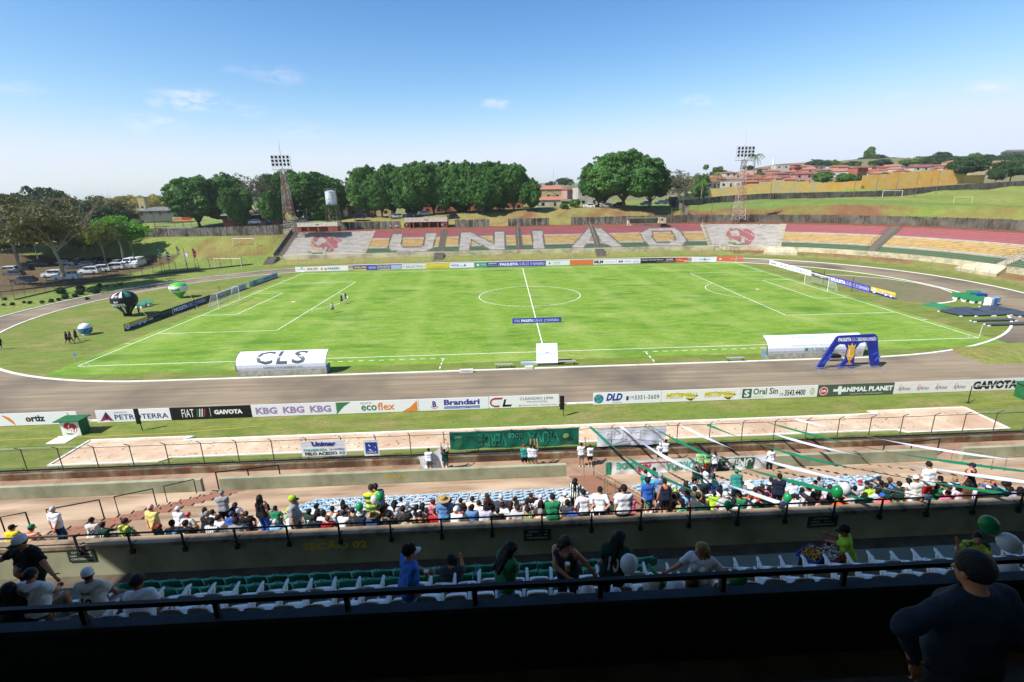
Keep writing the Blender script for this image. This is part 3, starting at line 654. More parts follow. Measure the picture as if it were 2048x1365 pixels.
# wall in front of the seated crowd, its mossy ledge
WY=-77.6
b=MB(); b.box((XL,WY,5.8),(XR,WY+.28,8.08)); b.build('parapet_wall',OLV,NEAR)
b=MB(); b.box((XL,WY-.04,8.08),(XR,WY+.32,8.2)); b.build('parapet_ledge',LEDG,NEAR)
a=Py(608,1105,WY); c=Py(733,1078,WY); words(NEAR,WY-.006,a.x,7.60,c.x,7.97,'SEÇÃO 02','d2c038',.04)
SG=mat('sign_green_paint','20302a',.85,'2c3c33',3)
for (u0,v0,u1,v1,t) in ((131,1098,193,1122,['COLABORE','NÃO    PASSE','CARTEIRINHA']),(1047,1058,1102,1080,['RESPEITE   O   Nº','DE     SUA','CARTEIRINHA']),(1618,1030,1673,1054,['COLABORE','NÃO    PASSE','CARTEIRINHA'])):
    p=Py(u0,v0,WY-.02); q=Py(u1,v1,WY-.02); z1=8.03; z0=z1-.40; g=thing('painted_sign','dark green sign reading %s on the parapet %s'%(t[0].split()[0],{131:'at the left',1047:'behind the women',1618:'above the snack seller'}[u0]),'sign',(p.x,WY,z0))
    w=q.x-p.x; MB().box((0,-.025,0),(w,-.004,.40)).build('panel',SG,g)
    P=Print()
    for i,s in enumerate(t): P.text(s,w*.1+(.07*w if i==0 else 0),.30-i*.115,w*.9,.37-i*.115,'b9bdb2',1,.02)
    P.build('lettering',g,loc=(0,-.027,0),rough=.9)
# corridor floor and upper seat tiers behind it
FL=mat('tier_floor','84887a',.95,'686c5e',1.1,.2,world=True,c3='6d6a58',scale3=.6)
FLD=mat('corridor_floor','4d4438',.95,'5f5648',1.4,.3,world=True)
UP=thing('upper_terrace','shaded concrete seating tiers under the roof, green and white seats on them','terrace',(0,0,0))
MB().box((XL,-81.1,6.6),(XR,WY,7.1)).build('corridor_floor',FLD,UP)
TIER=[(-81.1,-82.12,9.63),(-82.12,-82.95,10.08),(-82.95,-83.8,10.5),(-83.8,-85.8,11.05)]
for y0,y1,z in TIER: MB().box((XL,y1+.002,z-2.4),(XR,y0,z)).build('tier',FL,UP)
# the boxed upper platform: dark parapet, rail, steps up to the photographer
DK=mat('parapet_shade_dark','10161a',.75,'161c20',2,world=True); DK2=mat('shade_dark_concrete','2a241d',.95,'3a3229',2,world=True)  # near-black base colours stand in for the deep shade up here
BOX=thing('press_platform','dark painted parapet and steps of the shaded platform nearest the camera','platform',(0,0,0))
PY=-86.0
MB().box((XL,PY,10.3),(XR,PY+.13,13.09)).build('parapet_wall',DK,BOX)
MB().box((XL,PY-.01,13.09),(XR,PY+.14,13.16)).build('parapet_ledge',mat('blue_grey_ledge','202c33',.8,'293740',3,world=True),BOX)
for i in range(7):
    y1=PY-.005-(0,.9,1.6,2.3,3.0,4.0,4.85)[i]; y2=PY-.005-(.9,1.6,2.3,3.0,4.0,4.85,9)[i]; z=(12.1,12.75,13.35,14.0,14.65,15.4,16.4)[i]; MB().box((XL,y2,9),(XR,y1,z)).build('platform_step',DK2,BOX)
# roof over the upper seats and the platform, out of view on rear pillars: its edges set where the shade falls
RF=thing('stand_roof','concrete roof of the covered stand above the camera','roof',(0,0,0))
ROOFX0=-30.6; ROOFY=-84.5; ROOFZ=25.0
GREYC=mat('roof_underside','e2e0d8',.95,'d4d2ca',1,world=True)  # whitened so the unseen slab bounces light into the shade below
MB().box((ROOFX0,-104,ROOFZ),(60,ROOFY,ROOFZ+.5)).build('roof_slab',GREYC,RF)
for i in range(8): MB().box((ROOFX0+2+i*12,-103,0),(ROOFX0+2.8+i*12,-102.2,ROOFZ)).build('pillar',GREYC,RF)
# ---------------------------------------------------------------- rails
GRN=mat('dark_green_rail','18261f',.6,'22332a',8)
BLK=mat('black_rail','0b0d0d',.55,'14171a',6)
r=thing('handrail','dark green rail on top of the parapet right behind the seated crowd','railing',(0,WY,8.2))
MB().tube([(XL,-.1,.42),(XR,-.1,.42)],.028,8).build('top_rail',GRN,r)
pm=MB().beam((0,-.1,-.28),(0,-.1,.41),.05,.04).box((-.06,-.14,-.3),(.06,-.045,-.16)).beam((0,-.1,-.02),(0,.14,-.0),.04,.03).mesh('post',GRN)
xs=[Py(u,1085,WY).x for u in (684,782,880,977,1075,1172,1268,1361,1457,1550,1642,1735,1828,1922,2012)]
sp_=(xs[-1]-xs[0])/(len(xs)-1); x=xs[0]-sp_*10
while x<XR: link('post',pm,r,(x,0,0)); x+=sp_
r=thing('handrail','heavy black rail standing on the dark parapet nearest the camera','railing',(0,PY+.07,13.14))
MB().box((XL,-.03,.235),(XR,.03,.30)).build('top_rail',BLK,r)
pm=MB().box((-.03,-.025,-.0),(.03,.025,.24)).mesh('post',BLK); x=Py(160,1215,PY).x-1.62*4
while x<XR: link('post',pm,r,(x,0,0)); x+=(Py(1707,1140,PY).x-Py(160,1215,PY).x)/6
# stair rails on the lower terrace: each an inverted U
def u_rail(label,pts,m,name='stair_rail',rr=.028):
    o=thing(name,label,'railing',tuple(pts[0])); b=Vector(pts[0])
    MB().tube([Vector(p)-b for p in pts],rr,6).build('tube',m,o); return o
def ground_near(y):
    k=int(math.floor((-62-y)/RY)); return row_z(max(0,min(ROWS-1,k))) if y<-62 else -.42
def surf(u,v,dz=0):
    """point of the lower terrace slope (raised by dz) seen at a pixel"""
    d=ray(u,v); lo=0
    # plane z = -.2+(−62−y)*RZ/RY + dz
    s=RZ/RY; t=(.35+dz+s*(-62-CAM[1])-CAM[2])/(d[2]+s*d[1]); return Vector(CAM+d*t)
LR=[((0,1035),(51,1025),(61,1062),'lowest left stair rail beside the seated man in yellow'),((92,1020),(198,1000),(206,1034),'stair rail behind the standing man in a grey cap'),
    ((228,994),(305,978),(312,1008),'stair rail beyond the man in the pink cap'),((327,973),(387,959),(391,986),'highest stair rail, ending at the left gap of the low wall')]
for p0,p1,p2,lab in LR:
    a=surf(p0[0],p0[1],.95); c=surf(p1[0],p1[1],.95)
    u_rail(lab,[(a.x,a.y,a.z-1.05),a,c,(c.x,c.y,c.z-1.05)],BLK)
for (uu,lab,xx) in ((0,'open rail guarding the left gap between two low walls',(-23.7,-19.9)),(1,'open rail behind the right gap in the low wall',(21.5,26.))):
    o=thing('gap_rail',lab,'railing',(xx[0],-60.6,-.42)); L=xx[1]-xx[0]
    MB().beam((0,0,1.3),(L,.6,1.3),.06,.06).build('top_rail',BLK if uu==0 else GRN,o)
    for t in(0,.5,1): MB().beam((L*t,.6*t,0),(L*t,.6*t,1.3),.06,.06).build('post',BLK if uu==0 else GRN,o)
CR2=mat('cream_rail','a09878',.7,'7f785c',5)
for i,(p0,p1) in enumerate((((1168,930),(1210,952)),((1208,955),(1230,963)),((1214,958),(1290,1000)))):
    a=surf(*p0,.95); c=surf(*p1,.95); u_rail(('cream stair rail at the end of the banner wall','short cream stair rail below the first','long cream stair rail ending behind the standing man in black shorts')[i],[(a.x,a.y,a.z-1.05),a,c,(c.x,c.y,c.z-1.05)],CR2)
o=thing('stair_rail','green rail at the left end of the wall carrying the white banner','railing',(1.2,-62,-.2)); MB().tube([(0,.9,-.2),(0,.9,1.25),(.9,0,1.25),(.9,0,0)],.03,6).build('tube',GRN,o)
for i,(p0,p1) in enumerate((((1907,898),(1990,907)),((2016,909),(2075,917)))):
    a=surf(*p0,.95); c=surf(*p1,.95); u_rail(('thin grey stair rail beyond the woman in the navy cap','thin grey stair rail at the right edge')[i],[(a.x,a.y,a.z-1.),a,c,(c.x,c.y,c.z-1.)],RAILM)
# painted salmon stair treads and dark nosing marks
SAL=mat('salmon_tread','96604c',.95,'84624d',1.5,world=True,lo=.4,hi=.55)
def stair_strip(x0,x1,dx):
    b=MB()
    for k in range(0,17):
        y0=row_y(k); xo=x0+k*dx; w=x1-x0
        b.box((xo,y0-.22,row_z(k)-.02),(xo+w,y0+.012,row_z(k)+.012)); b.box((xo,y0-.55,row_z(k)-.02),(xo+w,y0-.42,row_z(k)+.16))
    return b.build('stair',SAL,NEAR)
stair_strip(-22.8,-21.2,.0); stair_strip(-.6,1.9,.0)
MK=mat('dark_nosing','33291f',.9); b=MB()
for k in range(2,17):
    for xx in(-22.95,-21.15): b.box((xx,row_y(k)-.22,row_z(k)+.005),(xx+.06,row_y(k)+.03,row_z(k)+.03))
b.build('nosing_marks',MK,NEAR)
# ---------------------------------------------------------------- near wire fence
GALV=mat('fence_steel','62625c',.5,'4c4c46',5,metal=.5); NF=thing('wire_fence','tall wire mesh fence with slanted barbed arms in front of the sand runway','fence',(0,-58.1,.03))
pm=MB().tube([(0,0,-.1),(0,0,1.78),(0,-.42,2.12)],.032,6).mesh('post',GALV)
xp=Pz(57,946,0).x; dxp=(Pz(2020,860,0).x-xp)/29.85; x=xp-3*dxp; xsF=[]
while x<XR: xsF.append(x); link('post',pm,NF,(x,0,0)); x+=dxp
MB().tube([(xsF[0],0,1.72),(xsF[-1],0,1.72)],.022,6).build('top_rail',GALV,NF)
MB().tube([(xsF[0],0,.08),(xsF[-1],0,.08)],.03,6).build('bottom_rail',GALV,NF)
w=MB(); x=xsF[0]; H_=1.64; g=.135
while x<xsF[-1]:
    for s in(1,-1):
        x2=x+s*H_; w.add([(x-.004,0,.08),(x+.004,0,.08),(x2+.004,0,1.72),(x2-.004,0,1.72)],[(0,1,2,3)])
    x+=g
MW=mat('mesh_wire','8c8a80',.6,metal=.3); w.build('wire_mesh',MW,NF)
w=MB()
for z,y in((1.9,-.14),(2.02,-.29),(2.11,-.41)): w.tube([(xsF[0],y,z),(xsF[-1],y,z)],.006,3)
w.build('barbed_wire',MW,NF)
o=thing('warning_tape','faded yellow tape stretched along the grass behind the fence','tape',(0,-54.5,.6)); w=MB()
w.tube([(XL,0,.25),(-30,.5,.1),(-24,.8,.3)],.02,4); w.build('strip',mat('yellow_tape','b08d20',.6),o)
o=thing('warning_tape','faded yellow tape crossing the wide right pit','tape',(24,-54.2,.5)); MB().tube([(0,0,.0),(8,.1,.05),(21,.6,.4)],.02,4).build('strip',MATS['yellow_tape'],o)
# ---------------------------------------------------------------- seats
def seat_shell(w,d,hb,c,name,arms=False):
    """one-piece plastic bucket seat: curved pan running up into a rounded back (local +y is forward)"""
    n=7; prof=[(d*.5,.40),(d*.38,.43),(d*.1,.415),(-d*.25,.41),(-d*.42,.45),(-d*.52,.41+hb*.4),(-d*.58,.41+hb*.8),(-d*.60,.41+hb)]
    b=MB(); vs=[]
    for i,(y,z) in enumerate(prof):
        for j in range(n):
            t=j/(n-1)*2-1; ww=w/2*(1-.10*(i==0)-.22*max(0,i-6)-.05*max(0,i-5)); vs.append((t*ww,y-(.03*abs(t)**3 if i<1 else 0)+(.05*t*t if i>4 else 0),z+(.05*abs(t)**3 if i<5 else 0)-(.05*t*t if i==7 else 0)))
    fs=[(i*n+j,i*n+j+1,(i+1)*n+j+1,(i+1)*n+j) for i in range(len(prof)-1) for j in range(n-1)]
    N=len(vs); vs+= [(x,y-.012*(z>.46),z-.02*(z<=.46)) for x,y,z in vs]; fs+=[tuple(N+i for i in f)[::-1] for f in fs]
    for i in range(len(prof)-1):
        for j in(0,n-1): a,c_=i*n+j,(i+1)*n+j; fs.append((a,c_,c_+N,a+N))
    for j in range(n-1):
        for i in(0,len(prof)-1): a,c_=i*n+j,i*n+j+1; fs.append((a,c_,c_+N,a+N))
    return b.add(vs,fs)
GS=mat('green_seat_plastic','33927a',.45,'2a8068',2,c3='3c9c80',scale3=.8); SB=mat('seat_bracket','141414',.6)
LB=mat('pale_blue_seat','9cb8cc',.55,'b0c6d6',2,c3='8fadc4',scale3=.7); LWH=mat('white_seat','cfd3d6',.55,'b9c0c6',2)
gs=thing('stadium_seat','','seat'); seat_shell(.43,.40,.34,None,'').build('shell',GS,gs,smooth=True)
MB().box((-.03,-.1,0),(.03,.1,.40)).box((-.222,-.22,.3),(-.208,.0,.52)).build('bracket',SB,gs)
ls=MB(); seat_sh=seat_shell(.46,.40,.24,None,''); LSM=seat_sh.mesh('seat',LB,True); LWM=seat_shell(.46,.40,.24,None,'').mesh('seat',LWH,True)
GREEN=[]
for r_,(y,z) in enumerate(((-81.68,0),(-82.45,0))):
    z=TIER[r_][2]; x0=-12.6; x1=Py(1300,1140,y).x if r_==0 else Py(1293,1160,y).x
    x=x0
    while x<x1:
        u=0; c=copy_tree(gs,loc=(x,y,z),rotz=0) if (GREEN or r_) else gs
        if c is gs: gs.location=(x,y,z)
        c['group']='green plastic seats on the shaded tier'; c['label']='green plastic bucket seat, %s from the left in the %s green row'%(ORD(int((x-x0)/.45+.5)),('front','second')[r_]); GREEN.append(c); x+=.45
# rows of pale blue seats (a few white) on the sunlit terrace
nb=0
for k in range(7,12):
    y=row_y(k)-.45; z=row_z(k)
    xa=Py({7:640,8:624,9:608,10:592,11:582}[k],1015,y).x; xb=Py(1400-5*(k-7),990,y).x
    for a,c in ((xa,min(xb,-.7)),(2.1,xb),(xb+.9,Py(1745-4*(k-7),985,y).x)):
        x=a
        while x<c:
            if nb<299:
                wh=RNG.random()<(.34 if k in(8,11) else .12); o=link('terrace_seat',LWM if wh else LSM,None,(x,y,z-.12))
                tag(o,('worn white' if wh else 'pale blue')+' bucket seat fixed to the sunlit brick terrace','seat',('white' if wh else 'pale blue')+' seats on the sunlit terrace'); nb+=1
            x+=.53
# white folding chairs, two rows
WP=mat('white_chair_plastic','eeeeea',.45,'e2e1dc',3); WPB=mat('chair_back_grey','b4afa8',.55,'a49e96',3)
fc=thing('folding_chair','','chair')
def chair_parts(o):
    b=MB(); n=5; vs=[]
    for i,(y,z) in enumerate(((.24,.43),(.15,.45),(-.05,.43),(-.2,.44))):
        for j in range(n): t=j/2-1; vs.append((t*(.215-.03*(i==0)),y-.03*t*t*(i==0),z+.012*t*t))
    fs=[(i*n+j,i*n+j+1,(i+1)*n+j+1,(i+1)*n+j) for i in range(3) for j in range(n-1)]; N=len(vs); vs+=[(x,y,z-.03) for x,y,z in vs]; fs+=[tuple(N+i for i in f)[::-1] for f in fs]
    fs+=[(j,j+1,j+1+N,j+N) for j in range(n-1)]+[(i*n+j,(i+1)*n+j,(i+1)*n+j+N,i*n+j+N) for i in range(3) for j in(0,n-1)]
    b.add(vs,fs); b.build('seat',WP,o,smooth=False)
    b=MB(); vs=[];n=9
    out=[(-.2,.47),(-.225,.6),(-.22,.74),(-.18,.82),(-.09,.855),(0,.86),(.09,.855),(.18,.82),(.22,.74),(.225,.6),(.2,.47),(0,.45)]
    f=lambda x,z,o_:(x,-.26-.10*(z-.45)+.35*x*x+o_,z)
    vs=[f(x,z,0) for x,z in out]+[f(x,z,-.025) for x,z in out]; L=len(out); cF,cB=f(0,.66,.0),f(0,.66,-.025); vs+=[cF,cB]
    fs=[(i,(i+1)%L,2*L) for i in range(L)]+[(L+(i+1)%L,L+i,2*L+1) for i in range(L)]+[(i,i+L,(i+1)%L+L,(i+1)%L) for i in range(L)]
    b.add(vs,fs); b.build('backrest',WPB,o)
    for s in(-1,1):
        b=MB(); b.beam((s*.25,.30,.0),(s*.25,-.16,.66),.028,.055); b.beam((s*.25,-.22,0),(s*.25,.14,.62),.024,.045); b.build('leg_frame',WP,o)
        b=MB(); 
        b.beam((s*.262,-.30,.63),(s*.262,.20,.67),.05,.035); b.ell((s*.262,.20,.67),(.026,.035,.018),8); b.build('armrest',WP,o)
chair_parts(fc)
CH=[]
for r_,(y,z,x0,x1) in enumerate(((-83.15,TIER[2][2],-12.6,7.4),(-84.08,TIER[3][2],-11.6,6.8))):
    x=x0+.3*r_; i=0
    while x<x1:
        u=1056.4
        skip=(r_==0 and -1.3<x<-.3) or (r_==1 and 0<0)
        if not skip:
            c=copy_tree(fc) if CH else fc; c.scale=(.86,.9,.92)
            c.location=(x,y+RNG.uniform(-.04,.04),z); c.rotation_euler=(0,0,RNG.uniform(-.07,.07)+(.0 if x<-1 else -.15)); c['group']='white folding chairs in two shaded rows'
            i_=len([q for q in CH if q['row']==r_]) if CH else 0; c['row']=r_; c['label']='white folding armchair, %s from the left in the %s white row'%(ORD(i_),('farther','nearer')[r_]); CH.append(c)
        x+=.458+RNG.uniform(-.01,.01); i+=1
# ================================================================ ADVERTISING BOARDS
def board(label,x0,x1,y,z0,h,base,draw,ang=None,A=None,B=None,name='advertising_board'):
    """a framed panel facing -y (or standing from A to B) with print drawn in metres on its face"""
    if A is None: A=Vector((x0,y,z0)); B=Vector((x1,y,z0))
    L=(B-A).length; o=thing(name,label,'board',tuple(A),math.atan2((B-A).y,(B-A).x),'advertising boards')
    MB().box((.01,0,.02),(L-.01,.05,h)).build('panel',paint(base,.6),o)
    b=MB()
    for i in range(max(2,int(L/2.2))): x=.1+(L-.2)*i/(max(2,int(L/2.2))-1); b.beam((x,.06,-.0),(x,.10,h-.1),.04,.04); b.beam((x,.08,h*.7),(x,.5,0),.03,.03)
    b.build('support',MATS['galvanised_wire'],o)
    P=Print(); draw(P,L,h); P.build('lettering',o,loc=(0,-.004,0)); return o
X50=lambda u:Pz(u,880-u*.052+ -25,0).x
def nb_(u): 
    # x on the line y=-50 seen at column u (board foot)
    d=ray(u,855-u*.037); t=(-50-CAM[1])/d[1]; return float((CAM+d*t)[0])
def d_ortiz(P,L,h):
    a=nb_(9)-nb_(-60); P.rect(0,0.02,.05,h,'c9c9c9'); P.disc(a,0.03,.95,'d98a3c',1,n=10,a0=0,a1=90); P.disc(L-.0,h-.02,.8,'d98a3c',1,n=10,a0=180,a1=250)
    c=(nb_(53)-nb_(-60),nb_(94)-nb_(-60)); P.text('ortiz',c[0]+.1,h*.28,c[1],h*.8,'23262c',1,.04)
    P.ring(c[0]+.18,h*.45,.2,.07,'d98a3c',2,a0=-90,a1=60)
def d_petro(P,L,h):
    P.poly([(.25,h*.1),(.8,h*.8),(.72,h*.2)],'a52a30',1); P.poly([(.9,h*.85),(1.35,h*.1),(1.0,h*.15)],'a52a30',1); P.disc(.85,h*.38,.17,'2a3270',2,r2=.2); P.poly([(.70,h*.5),(1.02,h*.5),(.86,h*.9)],'2a3270',2)
    P.text('AUTOPOSTO',1.5,h*.72,2.6,h*.84,'8a5a60',1); P.text('PETROTERRA',1.5,h*.2,L-.2,h*.62,'2b3168',1,.015)
def d_fiat(P,L,h):
    P.text('FIAT',L*.14,h*.2,L*.29,h*.85,'e9e9e6',1,.0); 
    for i,c in enumerate(('2f6b48','d8d8d4','d8d8d4','a03038')): P.poly([(L*(.315+i*.03),h*.2),(L*(.33+i*.03),h*.2),(L*(.35+i*.03),h*.85),(L*(.335+i*.03),h*.85)],c,1)
    P.rect(L*.49,h*.2,L*.495,h*.9,'d8d8d4',1); P.text('GAIVOTA',L*.54,h*.35,L*.89,h*.72,'eeeeea',1,.05)
def d_kbg(P,L,h):
    for i in range(3): P.text('KBG',L*(.05+i*.32),h*.22,L*(.30+i*.32),h*.78,'9a83b0',1,.04)
def d_eco(P,L,h):
    P.poly([(.02,.04),(.02,h-.03),(L*.18,h-.03),(L*.09,h*.62)],'3c7a50',1); P.poly([(L*.8,.04),(L*.9,h*.4),(L*.985,h-.1),(L*.985,.04)],'e0873c',1)
    P.text('POSTO',L*.3,h*.74,L*.43,h*.9,'777777',1); P.text('eco',L*.3,h*.2,L*.49,h*.66,'2f7a52',1,.02); P.text('flex',L*.5,h*.2,L*.71,h*.84,'e0873c',1,.02)
def d_bran(P,L,h):
    P.ring(L*.22,h*.42,.32,.08,'e0873c',1,a0=190,a1=350,k=.9); P.text('B',L*.195,h*.3,L*.25,h*.8,'3f3a90',1,.04)
    P.text('Brandari',L*.36,h*.42,L*.87,h*.88,'3f3a90',1,.04); P.rect(L*.36,h*.12,L*.87,h*.32,'4a56b0',1); P.text('Assessoria Contábil e Tributária',L*.37,h*.15,L*.86,h*.29,'e8e8f4',2)
def d_cl(P,L,h):
    r='a8383c'; P.ring(.42,h*.5,.34,.13,r,1,a0=90,a1=270,k=1.15); P.poly([(.42,h*.9),(1.25,h*.9),(1.1,h*.74),(.42,h*.74)],r,1); P.poly([(.42,h*.25),(.95,h*.25),(.85,h*.1),(.42,h*.1)],r,1)
    P.poly([(1.15,h*.15),(1.35,h*.15),(1.5,h*.75),(1.33,h*.75)],'222222',1); P.poly([(1.15,h*.12),(1.9,h*.12),(1.98,h*.3),(1.22,h*.3)],'222222',1)
    P.text('CLEANDRO LIMA',L*.44,h*.62,L*.92,h*.85,'3c3c3c',1); P.text('PRODUÇÕES',L*.54,h*.38,L*.83,h*.54,'3c3c3c',1); P.text('@Cleandro.lima   Cleandro lima',L*.42,h*.1,L*.97,h*.24,'6a5a60',1)
def d_dld(P,L,h):
    P.disc(.5,h*.5,.42,'2c6aa0',1); 
    for a,b,r in((.35,.62,.16),(.55,.7,.14),(.42,.3,.17),(.68,.42,.13)): P.disc(a,b*h,r,'4fa080',2,n=7)
    P.text('DLD',L*.19,h*.3,L*.43,h*.92,'2c3f95',1,.05,shear=.25); P.text('REVENDA',L*.29,h*.1,L*.42,h*.2,'8a8aa0',1); P.rect(L*.485,h*.3,L*.52,h*.65,'333333',1)
    P.text('(19)',L*.535,h*.35,L*.6,h*.65,'333333',1); P.text('3351-5609',L*.61,h*.33,L*.97,h*.7,'333333',1,.01,space=1.15)
def d_mist(P,L,h):
    for k in(0,1):
        o=k*L*.48; P.poly([(o+L*.08,h*.6),(o+L*.2,h*.78),(o+L*.47,h*.5),(o+L*.44,h*.38),(o+L*.2,h*.66)],'2a2c40',0.5); P.poly([(o+L*.3,h*.3),(o+L*.36,h*.08),(o+L*.39,h*.08),(o+L*.42,h*.3)],'2a2c40',1)
        P.text('MISTRINELLI',o+L*.06,h*.42,o+L*.45,h*.76,'d6c81e',2,.06,shear=.2); P.text('PNEUS',o+L*.32,h*.2,o+L*.43,h*.38,'d6c81e',2,.04,shear=.2); P.text('SUA MELHOR ESCOLHA',o+L*.06,h*.3,o+L*.27,h*.38,'8a8a8a',1)
def d_oral(P,L,h):
    P.rect(L*.02,h*.12,L*.14,h*.9,'386050',1); P.text('S',L*.045,h*.22,L*.115,h*.8,'e6eae6',2,.04); P.text('Oral Sin',L*.16,h*.38,L*.48,h*.92,'386050',1,.02); P.text('Implantes',L*.16,h*.12,L*.30,h*.24,'9aa8a0',1)
    P.text('19',L*.51,h*.2,L*.555,h*.46,'262626',1); P.text('3543.4400',L*.57,h*.2,L*.84,h*.7,'262626',1,.02); P.ring(L*.93,h*.5,.2,.06,'aab08c',1,k=1.6); P.disc(L*.93,h*.5,.12,'cfd2b8',1,r2=.2)
def d_anim(P,L,h):
    P.disc(L*.075,h*.48,.42,'b83c48',1); P.ring(L*.075,h*.48,.40,.06,'e6e0dc',2); P.text('24h',L*.04,h*.38,L*.11,h*.6,'f0ecea',3,.03)
    P.poly([(L*.2,h*.4),(L*.27,h*.4),(L*.27,h*.15),(L*.31,h*.15),(L*.31,h*.35),(L*.36,h*.35),(L*.34,h*.6),(L*.31,h*.6),(L*.31,h*.82),(L*.27,h*.88),(L*.25,h*.6),(L*.2,h*.62)],'e6e8e4',1)
    P.text('ANIMAL PLANET',L*.31,h*.35,L*.985,h*.76,'eef0ec',2,.045); P.text('HOSPITAL VETERINÁRIO',L*.43,h*.1,L*.86,h*.22,'d0d4cc',1)
def d_min(P,L,h):
    for k in range(4):
        o=L*(.05+k*.24); P.ring(o+L*.035,h*.5,.13,.03,'e0a0a8',1,k=2.6); P.text('AAinas',o,h*.3,o+L*.165,h*.62,'6a6468',2,.0,shear=.3); P.disc(o+L*.18,h*.75,.03,'d06070',1)
def d_gai(P,L,h):
    P.text('GAIVOTA',.15,h*.15,4.35,h*.86,'1c1c1c',1,.06); P.poly([(.1,h*.42),(4.3,h*.5),(4.3,h*.54),(.1,h*.47)],'dedede',2); P.text('RE',4.9,h*.15,5.5,h*.45,'3a3a3a',1,shear=.2); P.rect(5.0,h*.62,5.6,h*.7,'b06a50',1)
NBD=[(-60,159,'e6e6e6',d_ortiz,'white board reading ortiz with orange arcs, left of the painted box'),(196,344,'e9eaec',d_petro,'white board reading PETROTERRA with red and blue mark'),
 (344,505,'17181a',d_fiat,'black board reading FIAT and GAIVOTA with red and green stripes'),(505.6,674,'e6e4e8',d_kbg,'white board reading KBG three times in purple'),
 (674.6,838,'e9eaea',d_eco,'white board reading POSTO ecoflex with green and orange corners'),(838.6,978,'e6e9ee',d_bran,'white board reading Brandari with an orange smile mark'),
 (978.6,1118,'e9e9e9',d_cl,'white board reading CLEANDRO LIMA PRODUÇÕES with red and black CL'),(1186,1321.5,'e6eaec',d_dld,'white board reading DLD with blue globe and phone number 3351-5609'),
 (1322,1479.5,'e9e9e4',d_mist,'white board reading MISTRINELLI twice in yellow'),(1480,1633.5,'e6e6e2',d_oral,'white board reading Oral Sin and 3543.4400'),
 (1634,1785.5,'4c5c4c',d_anim,'dark green board reading ANIMAL PLANET with a red 24h disc'),(1786,1939,'e2ddda',d_min,'off-white board with four small pink and grey logos'),(1940,2125,'dcdcda',d_gai,'off-white board reading GAIVOTA in heavy black letters')]
for u0,u1,bc,fn,lab in NBD: board(lab,nb_(u0),nb_(u1),-50.,0.02,1.12,bc,fn)
# far side and end boards
def simple(items):
    def f(P,L,h):
        for it in items:
            k=it[0]
            if k=='r': P.rect(it[1]*L,it[2]*h,it[3]*L,it[4]*h,it[5],it[6] if len(it)>6 else 1)
            elif k=='t': P.text(it[1],it[2]*L,it[3]*h,it[4]*L,it[5]*h,it[6],3,it[7] if len(it)>7 else .03)
            elif k=='d': P.disc(it[1]*L,it[2]*h,it[3],it[4],2,r2=it[5] if len(it)>5 else None)
    return f
PAU=simple([('t','PAULISTA',.03,.22,.42,.8,'e8eaf4',.05),('t','SUB-23',.44,.22,.64,.8,'c8cce6',.0),('t','2ª DIVISÃO',.67,.22,.97,.85,'e8eaf4',.0)])
SAV=simple([('r',0,.0,1,.35,'2c3a7a',.5),('d',.16,.5,.42,'e8e8ea',.4),('d',.16,.42,.22,'2c3a7a',.12),('d',.15,.6,.16,'b03a3a',.13),('t','Savegnago',.32,.2,.97,.85,'efefef',.09),('t','Savegnago',.32,.2,.97,.85,'c03038',.03)])
